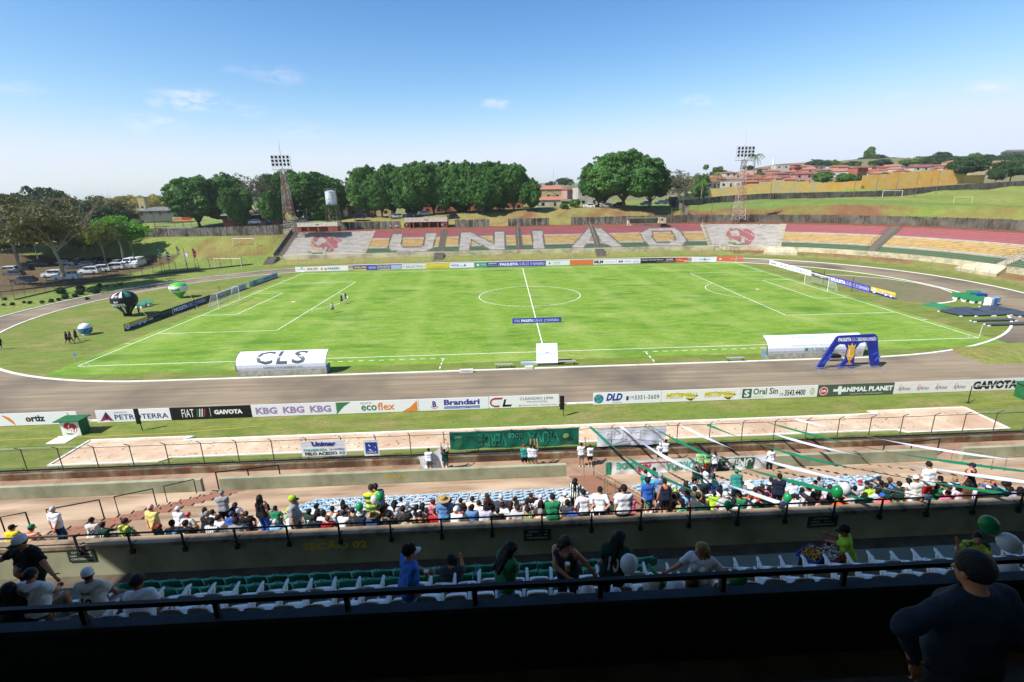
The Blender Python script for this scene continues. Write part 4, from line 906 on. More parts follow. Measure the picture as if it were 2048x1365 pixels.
FB=[(591,697,'e6e4e2',[('t','PADARIA',.03,.3,.19,.6,'a09080',.0),('t','ZONA LESTE',.22,.3,.42,.75,'b03a34'),('d',.5,.5,.3,'d98a3c'),('d',.57,.45,.25,'8a4a80'),('t','PARSEC',.61,.3,.84,.75,'4a4a88')],'white board reading ZONA LESTE and PARSEC at the far left corner'),
 (706,755,'3c46a0',[('t','FORLURB',.05,.4,.55,.8,'d8d03a'),('r',.0,.0,.55,.2,'d8c83a'),('r',.64,.3,.95,.7,'8a94d0')],'blue board with yellow letters FORLURB'),
 (756,804,'3a50b0',[('t','BOM BETÃO',.02,.45,.52,.9,'d8d03a'),('t','POLIETILENO',.1,.2,.5,.38,'d8dcf0',0),('r',.55,.15,.98,.9,'a8b4e0'),('r',0,.0,1,.1,'d8c83a')],'blue board with yellow BOM BETÃO beside a pale patch'),
 (804,852,'dcdcda',[('d',.08,.5,.2,'b0a090'),('t','BALLESTRINI',.17,.25,.86,.75,'6a6a72',.0),('d',.93,.5,.2,'b0a090')],'white board reading BALLESTRINI in grey'),
 (852,900,'cfc030',[('t','SUPERMERCADO',.15,.55,.85,.8,'e6e09a',0),('t','CAMPEÃO',.25,.2,.75,.45,'b08a28',0)],'yellow board on the far touchline'),
 (900,948,'e2e4ee',[('t','WCA',.05,.3,.38,.75,'3a4aa0'),('t','ABC',.4,.3,.55,.5,'4a5ab0',0),('d',.62,.5,.26,'4a5ab0')],'white board reading WCA in blue'),
 (949,972.6,'3f9a78',[('d',.3,.5,.3,'d8e6de'),('t','HUB',.55,.4,.95,.7,'d8e6de',0)],'small green board with a round white logo'),
 (973,996.6,'2c4f78',[('t','JARDIM',.15,.55,.85,.85,'dbe2ea'),('t','SUPERMERCADO',.05,.2,.95,.4,'a8c0d0',0)],'small dark blue board reading JARDIM'),
 (997,1091.6,'4a4aa8',None,'blue board reading PAULISTA SUB-23 2ª DIVISÃO on the far touchline'),
 (1092,1139.6,'dfe4e0',[('d',.15,.5,.3,'4aa890'),('t','UNIMED',.3,.5,.6,.75,'6a9a88',0),('t','MEDICINA',.3,.2,.6,.4,'9ab8a8',0)],'white board with a round green logo'),
 (1140,1186.6,'d9753a',[('d',.27,.45,.08,'a04a20'),('d',.72,.45,.08,'a04a20')],'plain orange board left of the MLM board'),
 (1187,1232.6,'e6e6e6',[('t','MLM',.03,.2,.42,.85,'1c1c1c',.05),('r',.5,.4,.95,.5,'b0b0b8')],'white board reading MLM in black'),
 (1233,1280.6,'e6e4e8',[('d',.12,.5,.28,'c04048'),('d',.22,.5,.28,'3a55b0'),('r',.36,.45,.62,.55,'9a70a0'),('r',.7,.2,.95,.6,'c8c8d8')],'white board with red and blue discs'),
 (1281,1326.6,'20242a',[('t','Aquiles Nicolas Kilaris',.03,.5,.97,.8,'dcdcdc',.02),('t','advogados',.7,.2,.97,.38,'9a9a9a',0)],'black board reading Aquiles Nicolas Kilaris'),
 (1327,1350.6,'4a2c30',[('t','ALOHA',.2,.5,.8,.85,'e0d8d4'),('t','QUALIDADE',.08,.2,.92,.42,'d0c4c0',.0)],'small dark brown board with white letters'),
 (1351,1375,'c8503a',[('t','EMPRESA',.1,.3,.6,.7,'f0c0b0',.0),('r',.66,.1,.98,.45,'e8b090')],'small red orange board beside the brown one'),
 (1383,1432.6,'e4e6ee',[('d',.52,.5,.32,'5a70b8',.26),('d',.52,.5,.2,'d8dcee',.12),('r',.3,.45,.74,.57,'8a94b8',3)],'white board with a blue oval ring'),
 (1433,1485,'d9704a',[('d',.14,.5,.3,'f0e0d8',.22),('t','ENERGIA SOLAR',.52,.4,.96,.62,'f0d8cc',.0)],'orange board at the far right end')]
def fx(u): 
    # point on the board line just inside the far kerb
    v=547.5-(u-591)*.0245+.6; return Pz(u,v,0)
YB=37.6
def fbx(u): d=ray(u,542-(u-591)*.02); t=(YB-CAM[1])/d[1]; return float((CAM+d*t)[0])
for u0,u1,bc,it,lab in FB: board(lab,fbx(u0),fbx(u1),YB,0.02,1.2,bc,PAU if it is None else simple(it))
def endboards(P0,P1,us,items):
    """boards standing in line from P0 to P1, cut at image columns us"""
    A,B=Vector(P0),Vector(P1)
    def at(u):
        lo,hi=0.,1.
        M_=lambda t:(lambda p:(lambda q:1056.4+FPX*q[0]/-q[2])(RM.T@(np.array(p)-CAM)))(A.lerp(B,t))
        s=M_(1)>M_(0)
        for _ in range(40):
            m_=(lo+hi)/2
            if (M_(m_)<u)==s: lo=m_
            else: hi=m_
        return A.lerp(B,(lo+hi)/2)
    for (u0,u1),(bc,fn,lab) in zip(us,items): board(lab,0,0,0,0,1.1,bc,fn,A=at(u0),B=at(u1))
L0,L1=Pz(249,664,0),Pz(556,554,0)
endboards(L0,L1,[(249,297.5),(298,346),(347,413),(413.5,463),(464,493.5),(499,556)],
 [('c2b63a',SAV,'yellow and navy board reading Savegnago, nearest of the left end row'),
  ('1b2326',simple([('t','IMOBILIÁRIA',.02,.72,.46,.88,'b8c0b8',0),('t','RR',.03,.3,.2,.62,'dde0dc'),('t','CORRETORES E ADMINISTRADORES',.03,.1,.46,.22,'90a090',0),('t','CLEANDRO FOTÓGRAFO',.55,.6,.95,.74,'a0a8a4',0),('t','ESTÚDIO E EVENTOS',.6,.35,.95,.5,'80908a',0),('r',.485,.1,.495,.9,'5a6460')]),'black board with small white print beside the blue one'),
  ('26366e',PAU,'blue board reading PAULISTA SUB-23 2ª DIVISÃO behind the left goal'),
  ('3a3d42',simple([('t','Congás',.25,.25,.75,.8,'aab0b4',.01)]),'dark grey board seen through the left goal net'),
  ('c8ccd8',simple([('t','engetubo',.1,.2,.9,.8,'5a6498',.0)]),'pale board reading engetubo behind the left goal'),
  ('a9c0cc',simple([('t','GEP',.12,.35,.26,.8,'2a4a50'),('t','ACADEMIA',.1,.15,.3,.3,'4a6a70',0),('t','unimar',.48,.35,.72,.75,'2c4468',.03),('t','unimar',.75,.35,.98,.75,'2c4468',.03)]),'pale blue board reading unimar twice at the far left')])
R0,R1=Pz(1538,529,0),Pz(1790,600,0)
endboards(R0,R1,[(1538.5,1566),(1566.5,1590),(1590.5,1621.5),(1622,1658),(1659,1739.5),(1740,1789)],
 [('e6e8ea',simple([('t','Tecnoeste',.05,.3,.5,.7,'3a4a60'),('t','...2',.6,.3,.95,.7,'3a4a70')]),'white board at the far end of the right row'),
  ('e4e9ee',simple([('d',.2,.5,.3,'3aa0a8'),('t','GEP',.4,.3,.9,.8,'5a7ab0',.0)]),'white board with a teal ring on the right end row'),
  ('dde0ec',simple([('t','engetubo',.05,.2,.95,.8,'6a7ab0',.0)]),'pale board reading engetubo behind the right goal'),
  ('3a3b40',simple([('t','Congás',.2,.2,.8,.85,'d8d8d8',.01)]),'dark grey board seen behind the right goal'),
  ('4a46a4',PAU,'violet blue board reading PAULISTA SUB-23 2ª DIVISÃO behind the right goal'),
  ('d8bf38',SAV,'yellow and blue board reading Savegnago on the right')])
# blue banner lying across the halfway line
P0=Pz(1025,648,0.); P1=Pz(1123,646,0.)
o=thing('banner_board','low blue board reading FINAL PAULISTA SUB-23 2ª DIVISÃO standing on the halfway line','board',(P0.x,P0.y,0)); L=P1.x-P0.x
MB().box((0,0,.02),(L,.06,.78)).build('panel',paint('3a46a8',.6),o); P=Print(); P.text('FINAL',L*.04,.22,L*.16,.6,'c8cef0',1,.0,shear=.15); P.text('PAULISTA',L*.18,.22,L*.42,.6,'eef0fa',1,.05); P.text('SUB-23',L*.43,.22,L*.6,.6,'d0d6f4',1); P.text('· 2ª DIVISÃO',L*.62,.22,L*.95,.64,'e4e8fa',1); P.build('lettering',o,loc=(0,-.004,0))
MB().box((L*.1,.06,0),(L*.13,.5,.04)).box((L*.9,.06,0),(L*.93,.5,.04)).build('foot',MATS['galvanised_wire'],o)
# ================================================================ GOALS, DUGOUTS, BENCHES, BOXES
WG=mat('goal_white','e2e2de',.5,'d0d0ca',4); NETM=mat('net_cord','dcdcd8',.8); NETY=mat('net_cord_old','c9c5ae',.8)
def goal(label,x,y,ang,w=7.32,h=2.44,d=1.9,m=None,net=True,r=.06):
    o=thing('football_goal',label,'goal',(x,y,gz(x,y) if abs(x)>60 or y>50 else .012),ang); m=m or WG     # opening faces local +x... net behind at -x
    for s in(-1,1): MB().tube([(0,s*w/2,0),(0,s*w/2,h)],r,8).build('post',m,o)
    MB().tube([(0,-w/2-r,h),(0,w/2+r,h)],r,8).build('crossbar',m,o)
    if net:
        b=MB(); b.tube([(0,-w/2,h),(-.9,-w/2,h),(-d,-w/2,0)],.025,5); b.tube([(0,w/2,h),(-.9,w/2,h),(-d,w/2,0)],.025,5); b.tube([(-d,-w/2,.02),(-d,w/2,.02)],.025,5); b.build('net_support',m,o)
        b=MB(); q=.0045; st=.17
        def seg(a,c): a=Vector(a);c=Vector(c); b.tube([a,c],q,3,cap=False)
        k=int(w/st)
        for i in range(k+1):
            yy=-w/2+w*i/k; seg((0,yy,h),(-.9,yy,h-.06)); seg((-.9,yy,h-.06),(-d,yy,.02))
        for t in np.linspace(0,1,6): seg((-.9*t,-w/2,h-.06*t),(-.9*t,w/2,h-.06*t))
        for t in np.linspace(0,1,15): seg((-.9-(d-.9)*t,-w/2,(h-.06)*(1-t)),(-.9-(d-.9)*t,w/2,(h-.06)*(1-t)))
        for s in(-1,1):
            for z in np.arange(.15,h,st): x1=-d+(d-.9)*z/h; seg((0,s*w/2,z),(x1,s*w/2,z))
            for xx in np.arange(-d+.1,0,st): zz=h if xx>-.9 else h*(xx+d)/(d-.9); seg((xx,s*w/2,0),(xx,s*w/2,zz))
        b.build('net',NETM,o)
    return o
goal('white goal with a pale net at the left end of the pitch',-HL,0,0)
goal('white goal with a pale net at the right end of the pitch',HL,0,math.pi)
p=Pz(457,536,0); goal('bare white training goal on the left field beside the fence',p.x,p.y,math.radians(74),w=8.4,d=1.6,net=False)
p=PD(490,500,150); goal('farther white training goal near the foot of the left bank',p.x,p.y,math.radians(80),w=7,net=False,r=.07)
p=PD(1784,394,207); goal('white goal on the upper training field before the dark wall',p.x,p.y,math.radians(80),w=7.3,net=False,r=.08)
p=PD(1927,397,175); goal('yellowish goal at the right of the upper training field',p.x,p.y,math.radians(62),w=5,h=2.2,net=False,r=.07,m=mat('goal_cream','c9b98a',.6))
# net poles and corner flags
def pole(label,p,h,m,name='net_pole',r=.04):
    o=thing(name,label,'pole',tuple(p)); MB().tube([(0,0,-.02),(0,0,h)],r,6).build('shaft',m,o); MB().box((-.15,-.15,-.02),(.15,.15,.02)).build('base',m,o); return o
DG=mat('dark_green_pole','1e3326',.6)
pole('dark pole behind the left goal, near corner',Pz(391,619,0),2.5,DG); pole('dark pole behind the left goal, far corner',Pz(442.5,600,0),2.5,DG)
pole('dark pole behind the right goal beside the blue board',Pz(1703,584,0),2.7,DG); pole('dark pole behind the right goal net',Pz(1646,567,0),2.7,DG)
for x,y,lab in((-HL,-HW,'corner flag at the near left corner of the pitch'),(HL,-HW,'corner flag at the near right corner of the pitch'),(-HL,HW,'corner flag at the far left corner of the pitch'),(HL,HW,'corner flag at the far right corner of the pitch')):
    o=thing('corner_flag',lab,'flag',(x,y,.01)); s=-1 if x<0 else 1
    MB().tube([(0,0,0),(s*.12,0,1.6)],.025,6).build('staff',WG,o); MB().add([(s*.12,0,1.6),(s*.12,0,1.15),(s*.12+.42,.1,1.3),(s*.12+.36,.05,1.62)],[(0,1,2,3)]).add([(s*.12,.01,1.6),(s*.12,.01,1.15),(s*.12+.42,.11,1.3),(s*.12+.36,.06,1.62)],[(3,2,1,0)]).build('cloth',mat('pale_teal_flag','8fb4b8',.8),o)
# dugouts: curved canopy over a fibre back and a low concrete wall, open towards the pitch
CAN=mat('white_canopy','dfe4ea',.45,'d3d9e2',2.5); CONC=mat('pale_concrete','a9a79c',.9,'87857a',2)
def dugout(label,x0,x1,y,draw,h=2.35):
    o=thing('dugout',label,'dugout',((x0+x1)/2,y,0)); w=(x1-x0)/2
    prof=[(-.0,.62),(-.10,.95),(-.12,1.3),(.0,1.65),(.28,1.98),(.75,2.25),(1.3,2.42)]
    prof=[(a,b*h/2.42) for a,b in prof]
    b=MB(); vs=[]; 
    for (yy,z) in prof: vs+=[(-w,yy,z),(w,yy,z)]
    n=len(prof); vs+=[(x_,yy+.04,z-.04) for x_,yy,z in vs]; fs=[(2*i,2*i+1,2*i+3,2*i+2) for i in range(n-1)]; fs+=[tuple(q+2*n for q in f)[::-1] for f in fs]; fs+=[(2*i,2*i+2,2*i+2+2*n,2*i+2*n) for i in range(n-1)]+[(2*i+1,2*i+3,2*i+3+2*n,2*i+1+2*n) for i in range(n-1)]
    b.add(vs,fs); b.build('canopy',CAN,o)
    b=MB(); 
    for s in(-1,1): b.tube([(s*w*1.002,yy-.01,z) for yy,z in prof],.03,5)
    b.build('canopy_frame',mat('canopy_edge','4a4c50',.6),o)
    MB().box((-w+.05,.0,0),(w-.05,.14,.60)).build('back_wall',CONC,o)
    for s in(-1,1): MB().box((s*(w-.12),.14,0),(s*(w-.04),1.2,.9)).build('side_panel',mat('blue_grey_panel','6d8494',.6),o)
    MB().box((-w+.3,.35,.38),(w-.3,.75,.45)).box((-w+.3,.5,0),(-w+.4,.6,.38)).box((w-.4,.5,0),(w-.3,.6,.38)).build('bench',mat('bench_plank','8a8b86',.7),o)
    cum=[0]
    for i in range(n-1): cum.append(cum[-1]+math.hypot(prof[i+1][0]-prof[i][0],prof[i+1][1]-prof[i][1]))
    def fn(p):
        t=max(0,min(cum[-1],p.z)); i=next(k for k in range(n-1) if t<=cum[k+1]+1e-6); q=(t-cum[i])/(cum[i+1]-cum[i]); dy,dz=prof[i+1][0]-prof[i][0],prof[i+1][1]-prof[i][1]; L_=math.hypot(dy,dz)
        return Vector((p.x-w,prof[i][0]+dy*q-dz/L_*.02+p.y*.3*0,prof[i][1]+dz*q+dy/L_*.02))
    P=Print(); draw(P,2*w,cum[-1]); P.build('lettering',o,fn=fn); return o
def d_cls(P,L,c):
    # letters cut through by white bands
    for t,x0,x1 in(('C',.22,.42),('L',.45,.57),('S',.62,.78)): P.text(t,L*x0,c*.28,L*x1,c*.93,'4e5256',1,.02,shear=.1)
    for z0,z1 in((.575,.625),(.52,.535)): P.rect(L*.2,c*z0,L*.8,c*z1,'dfe4ea',3)
    P.text('AVENIDA OTTO BARRETO, 1067',L*.30,c*.10,L*.74,c*.18,'6a6e76',1,.01)
def d_help(P,L,c):
    P.ring(L*.42,c*.76,L*.245,.05,'6f9a80',1,k=.17); P.text('Helptech',L*.28,c*.65,L*.57,c*.88,'6f9a80',2,.0); P.text('INDÚSTRIA E COM. DE PLÁSTICOS LTDA',L*.25,c*.32,L*.80,c*.42,'b4bcc2',1); P.rect(L*.38,c*.12,L*.415,c*.24,'4f8a76',1); P.text('19 3542.7030',L*.43,c*.12,L*.68,c*.24,'7f9a98',1,.01)
a,c=Py(477,740,-39.0),Py(656,735,-39.0); dugout('white curved dugout lettered CLS on the left',a.x,c.x,-39.35,d_cls)
a,c=Py(1528,720,-39.0),Py(1722,712,-39.0); dugout('white curved dugout lettered Helptech behind the blue arch',a.x,c.x,-39.35,d_help)
a,c=Py(1074,728,-39.0),Py(1116,728,-39.0); o=thing('officials_shelter','small white hooded shelter for officials at the halfway line','shelter',((a.x+c.x)/2,-39.0,0)); w=(c.x-a.x)/2
MB().add([(-w,-.05,.3),(w,-.05,.3),(w,.75,2.2),(-w,.75,2.2),(-w,1.1,2.2),(w,1.1,2.2),(w,1.1,0.),(-w,1.1,0.)],[(0,1,2,3),(3,2,5,4),(0,3,4,7),(1,6,5,2)]).build('hood',CAN,o)
MB().box((-w+.05,.0,.05),(w-.05,.1,.28)).build('base',mat('dark_base','54565a',.8),o)
P=Print(); P.text('GAIO & VISTA',-w*.75,.95,w*.75,1.1,'b8c6d8',1); P.text('www.helptech.com',-w*.6,.62,w*.6,.7,'c0ccd8',1); P.rect(-w*.15,1.12,w*.15,1.2,'7fb0e0',1)
P.build('lettering',o,fn=lambda p:Vector((p.x,-.05+(p.z)*.8/2.06-.02,.3+p.z*1.9/2.06+.01)))
def bench(label,u,v,w=1.9):
    p=Pz(u,v,0); o=thing('slatted_bench',label,'bench',(p.x,p.y,.01),0,'metal benches beside the track')
    for yy in(-.16,0,.16): MB().box((-w/2,yy-.06,.40),(w/2,yy+.06,.44)).build('slat',mat('bench_alu','b6b4ac',.45,metal=.3),o)
    for s in(-1,1): MB().beam((s*w*.42,-.2,0),(s*w*.42,-.2,.40),.04,.04).beam((s*w*.42,.2,0),(s*w*.42,.2,.40),.04,.04).beam((s*w*.42,-.2,.38),(s*w*.42,.2,.38),.04,.04).build('leg',BLK,o)
bench('metal bench left of the small white shelter',1008,736); bench('metal bench right of the small white shelter',1134,730); bench('metal bench left of the Helptech dugout',1470,723)
o=thing('low_box','white lettered kerb box on the track edge left of the metal bench','box',tuple(Pz(933,745,0))); MB().box((-.7,-.15,0),(.7,.15,.34)).build('body',WG,o)
P=Print(); P.text('SAFRA',-.45,.1,.45,.24,'777777',1); P.build('lettering',o,loc=(0,-.155,0))
p=Pz(1058,738,0); o=thing('low_box','small white crate left of the shelter foot','box',(p.x,p.y,0)); MB().box((-.42,-.2,0),(.42,.2,.3)).build('body',WG,o)
p=Pz(1062,729,0); o=thing('blue_crate','pale blue plastic trough beside the shelter','box',(p.x,p.y,0)); MB().box((-1.1,-.2,0),(1.1,.2,.28)).build('body',mat('trough_blue','9db8cc',.6,'b8bcb8',1.2),o)
# painted griffin box with the club emblem
p=Pz(145,872,0); bx=thing('ticket_box','small white box with green roof and red bird crest beside the near boards','kiosk',(p.x,p.y,0)); GRP=mat('green_box_paint','2c6b40',.7,'245a36',3)
MB().box((-.72,0,0),(.72,.9,1.28)).build('wall',paint('dedcd6',.8),bx); MB().box((.725,.0,0),(.76,.9,1.28)).build('side_panel',GRP,bx); MB().box((-1.0,-.25,1.285),(.95,1.05,1.36)).build('roof',GRP,bx)
MB().box((-.95,-1.35,.01),(.5,-.1,.05)).build('door_flap',paint('e6e4de',.8),bx)
def emblem(P,x,z,s,w='efece6'):
    r_='a8323c'
    P.poly([(x-.5*s,z+.25*s),(x-.3*s,z+.48*s),(x+.05*s,z+.5*s),(x+.12*s,z+.38*s),(x-.1*s,z+.28*s),(x-.2*s,z+.05*s),(x+.0*s,z-.1*s),(x-.3*s,z-.12*s),(x-.45*s,z+.02*s)],r_,1)
    P.poly([(x+.0*s,z+.3*s),(x+.25*s,z+.45*s),(x+.5*s,z+.25*s),(x+.55*s,z-.1*s),(x+.4*s,z-.4*s),(x+.2*s,z-.55*s),(x+.25*s,z-.2*s),(x+.1*s,z-.0*s),(x-.1*s,z-.08*s),(x-.05*s,z+.12*s)],r_,1)
    P.poly([(x+.42*s,z-.05*s),(x+.5*s,z-.1*s),(x+.3*s,z-.5*s),(x+.22*s,z-.5*s)],w,2)
    P.poly([(x-.52*s,z+.1*s),(x-.46*s,z+.1*s),(x-.4*s,z-.15*s),(x-.1*s,z-.32*s),(x-.35*s,z-.28*s)],'d9a63c',1)
    P.poly([(x-.55*s,z-.4*s),(x-.3*s,z-.45*s),(x+.15*s,z-.5*s),(x+.05*s,z-.6*s),(x-.3*s,z-.58*s)],'3c7a48',1)
    P.disc(x+.08*s,z-.2*s,.19*s,'e8e8e6',3); P.disc(x+.08*s,z-.2*s,.07*s,'2a2a2a',4,n=5)
    for a in range(5): t=a*1.257+.6; P.disc(x+.08*s+.155*s*math.cos(t),z-.2*s+.155*s*math.sin(t),.045*s,'2a2a2a',4,n=5)
P=Print(); emblem(P,0,.68,.95); P.build('crest',bx,loc=(0,-.006,0))
# dark posts with plates near the boards
for u,v,h,lab in((285,862,1.9,'dark post with a tall plate in front of PETROTERRA'),(1127,833,1.8,'dark post with a plate at the end of the CLEANDRO LIMA board')):
    p=Pz(u,v,0); o=thing('marker_post',lab,'post',(p.x,p.y,0)); MB().tube([(0,0,0),(-.06,0,h)],.035,6).build('shaft',BLK,o); MB().box((-.30,-.03,.62),(.06,.02,h+.05)).build('plate',BLK,o)
pole('thin dark green post beside the right GAIVOTA board',Pz(1936,806,0),1.55,DG,'marker_post')
p=Pz(2046,800,0); o=thing('green_box','green box cut by the right edge of the view','box',(p.x,p.y,0)); MB().box((0,0,0),(1.4,.9,1.3)).build('body',GRP,o); MB().box((-.1,-.1,1.3),(1.5,1.,1.37)).build('lid',GRP,o)
# ================================================================ PEOPLE: bodies and clothes grown as one smooth surface each
class Field:
    """signed distance on a grid, polygonised into quads (surface nets)"""
    def __init__(s,lo,hi,h):
        s.h=h; s.o=np.array(lo,float); s.n=np.maximum(4,np.ceil((np.array(hi)-s.o)/h).astype(int)+1); s.D=np.full(s.n,9.,np.float32)
        s.ax=[s.o[i]+np.arange(s.n[i])*h for i in range(3)]
    def sub(s,lo,hi):
        a=np.clip(np.floor((np.array(lo)-s.o)/s.h).astype(int),0,s.n-1); b=np.clip(np.ceil((np.array(hi)-s.o)/s.h).astype(int)+1,1,s.n)
        sl=tuple(slice(a[i],b[i]) for i in range(3)); return sl,np.meshgrid(*[s.ax[i][sl[i]] for i in range(3)],indexing='ij',sparse=True)
    def put(s,sl,d,k,cut=False):
        A=s.D[sl]
        if A.size==0: return
        if cut: s.D[sl]=np.maximum(A,-d); return
        if k>0:
            hh=np.clip(.5+.5*(A-d)/k,0,1); s.D[sl]=A*(1-hh)+d*hh-k*hh*(1-hh)
        else: s.D[sl]=np.minimum(A,d)
    def cone(s,a,b,ra,rb,k=.03,sx=None,cut=False):
        a=np.array(a,float);b=np.array(b,float); r=max(ra,rb)+k+.03; sl,(x,y,z)=s.sub(np.minimum(a,b)-r,np.maximum(a,b)+r)
        v=b-a; L=max((v*v).sum(),1e-9); t=np.clip(((x-a[0])*v[0]+(y-a[1])*v[1]+(z-a[2])*v[2])/L,0,1)
        d=np.sqrt((x-a[0]-t*v[0])**2+(y-a[1]-t*v[1])**2+(z-a[2]-t*v[2])**2)-(ra+(rb-ra)*t); s.put(sl,d,k,cut)
    def ell(s,c,r,M=None,k=.02,cut=False,clip=None):
        c=np.array(c,float); r=np.array(r,float); R=r.max()+k+.03; sl,(x,y,z)=s.sub(c-R,c+R); x=x-c[0];y=y-c[1];z=z-c[2]
        if M is not None: M=np.array(M); x,y,z=(M[0,i]*x+M[1,i]*y+M[2,i]*z for i in (0,1,2)) if False else (x*M[0,0]+y*M[1,0]+z*M[2,0],x*M[0,1]+y*M[1,1]+z*M[2,1],x*M[0,2]+y*M[1,2]+z*M[2,2])
        q=np.sqrt((x/r[0])**2+(y/r[1])**2+(z/r[2])**2); g=np.sqrt((x/r[0]**2)**2+(y/r[1]**2)**2+(z/r[2]**2)**2)+1e-9; d=q*(q-1)/g
        if clip is not None: d=np.maximum(d,clip(x,y,z))
        s.put(sl,d,k,cut)
    def plane(s,p,n,fn=None):
        p=np.array(p);n=np.array(n,float);n/=np.linalg.norm(n); x,y,z=np.meshgrid(*s.ax,indexing='ij',sparse=True)
        d=(x-p[0])*n[0]+(y-p[1])*n[1]+(z-p[2])*n[2]; s.D=np.maximum(s.D,d.astype(np.float32))
    def folds(s,amp,f=11.,seed=0):
        x,y,z=np.meshgrid(*s.ax,indexing='ij',sparse=True); s.D=s.D+(amp*(np.sin(x*f*1.3+z*f*.9+seed)*np.sin(y*f*1.1-z*f*1.6+2*seed)+.5*np.sin(x*f*2.1-z*f*2.7+seed)*np.cos(y*f*2.3))).astype(np.float32)
    def mesh(s):
        D=s.D; D[0]=D[-1]=1;D[:,0]=D[:,-1]=1;D[:,:,0]=D[:,:,-1]=1
        I=D<0; nx,ny,nz=D.shape; acc=np.zeros((nx-1,ny-1,nz-1,3),np.float32); cnt=np.zeros((nx-1,ny-1,nz-1),np.float32)
        for ax in range(3):
            a=[slice(None)]*3;b=[slice(None)]*3; a[ax]=slice(0,-1);b[ax]=slice(1,None); a=tuple(a);b=tuple(b)
            cr=I[a]!=I[b]; t=np.where(cr,D[a]/(D[a]-D[b]+1e-12),0); o=[i for i in range(3) if i!=ax]
            for d0 in(0,1):
                for d1 in(0,1):
                    sl=[None]*3; sl[ax]=slice(None); sl[o[0]]=slice(d0,cr.shape[o[0]]-1+d0); sl[o[1]]=slice(d1,cr.shape[o[1]]-1+d1); sl=tuple(sl)
                    c=cr[sl]; cnt+=c; acc[...,ax]+=np.where(c,t[sl],0); acc[...,o[0]]+=c*d0; acc[...,o[1]]+=c*d1
        M=cnt>0; idx=np.full(M.shape,-1); idx[M]=np.arange(M.sum()); ijk=np.argwhere(M); V=(ijk+acc[M]/cnt[M][:,None])*s.h+s.o; F=[]
        for ax in range(3):
            a=[slice(1,-1)]*3;b=[slice(1,-1)]*3; a[ax]=slice(0,-1);b[ax]=slice(1,None); A=I[tuple(a)];B=I[tuple(b)]; o1,o2=(ax+1)%3,(ax+2)%3
            for m,fl in((A&~B,False),(~A&B,True)):
                p=np.argwhere(m); 
                if len(p)==0: continue
                p=p+1; p[:,ax]-=1
                q=[]
                for d1,d2 in((-1,-1),(0,-1),(0,0),(-1,0)):
                    c=p.copy(); c[:,o1]+=d1; c[:,o2]+=d2; q.append(idx[c[:,0],c[:,1],c[:,2]])
                q=np.stack(q,1); F.append(q[:,::-1] if fl else q)
        F=np.concatenate(F) if F else np.zeros((0,4),int); F=F[(F>=0).all(1)]; return V,F
def npmesh(name,VF,m,smooth=True):
    V,F=VF; me=bpy.data.meshes.new(name); F=np.asarray(F); me.vertices.add(len(V)); me.vertices.foreach_set('co',np.asarray(V,np.float32).ravel()); me.loops.add(F.size); me.loops.foreach_set('vertex_index',F.ravel().astype(np.int32))
    me.polygons.add(len(F)); me.polygons.foreach_set('loop_start',np.arange(0,F.size,F.shape[1] if len(F) else 4,dtype=np.int32)); me.polygons.foreach_set('loop_total',np.full(len(F),F.shape[1] if len(F) else 4,np.int32)); me.polygons.foreach_set('use_smooth',[smooth]*len(F)); me.update(calc_edges=True)
    me.materials.append(m); return me
def merge(*vf):
    V=[];F=[];k=0
    for v,f in vf: V.append(v);F.append(np.asarray(f)+k);k+=len(v)
    return np.concatenate(V),np.concatenate(F)
def rot(ax,deg): return np.array(Matrix.Rotation(math.radians(deg),3,ax))
# hands: palm, four unequal fingers, a thumb from the side of the palm. local: wrist at origin, fingers along -z, palm facing +y, thumb towards +x
def hand(kind,h=.0065):
    f=Field((-.09,-.06,-.23),(.10,.13,.05),h); f.cone((0,0,.035),(0,0,-.01),.026,.026,.01); f.ell((0,.002,-.055),(.041,.017,.052),k=.012)
    cl={'relax':(18,22,18),'open':(4,4,3),'grip':(62,70,40)}[kind]
    for i,(x,L,r) in enumerate(((.03,.040,.0092),(.010,.045,.0096),(-.010,.041,.0092),(-.029,.032,.0082))):
        p=np.array((x*.95,0.,-.092)); a=0; sp=(x*2.2 if kind=='open' else x*.4)
        for j,(q,m) in enumerate(zip(cl,(1,.72,.6))):
            a+=math.radians(q); d=np.array((sp,math.sin(a),-math.cos(a))); d/=np.linalg.norm(d); n=p+d*L*m; f.cone(p,n,r,r*.9,.004); p=n
    b=np.array((.030,.006,-.035)); c=b+np.array((.026,.014,-.022))*(1.15 if kind!='grip' else .8); e=c+(np.array((.010,.014,-.030)) if kind!='grip' else np.array((-.012,.022,-.012))); f.cone(b,c,.013,.011,.012); f.cone(c,e,.0108,.009,.004)
    return f.mesh()
HANDS={}
def ik(a,t,l1,l2,pole):
    a=Vector(a);t=Vector(t); d=t-a; L=min(d.length,(l1+l2)*.995); d.normalize(); t=a+d*L; x=(l1*l1-l2*l2+L*L)/(2*L); hgt=math.sqrt(max(l1*l1-x*x,0)); p=Vector(pole); p=p-d*p.dot(d); p.normalize(); return a+d*x+p*hgt,t
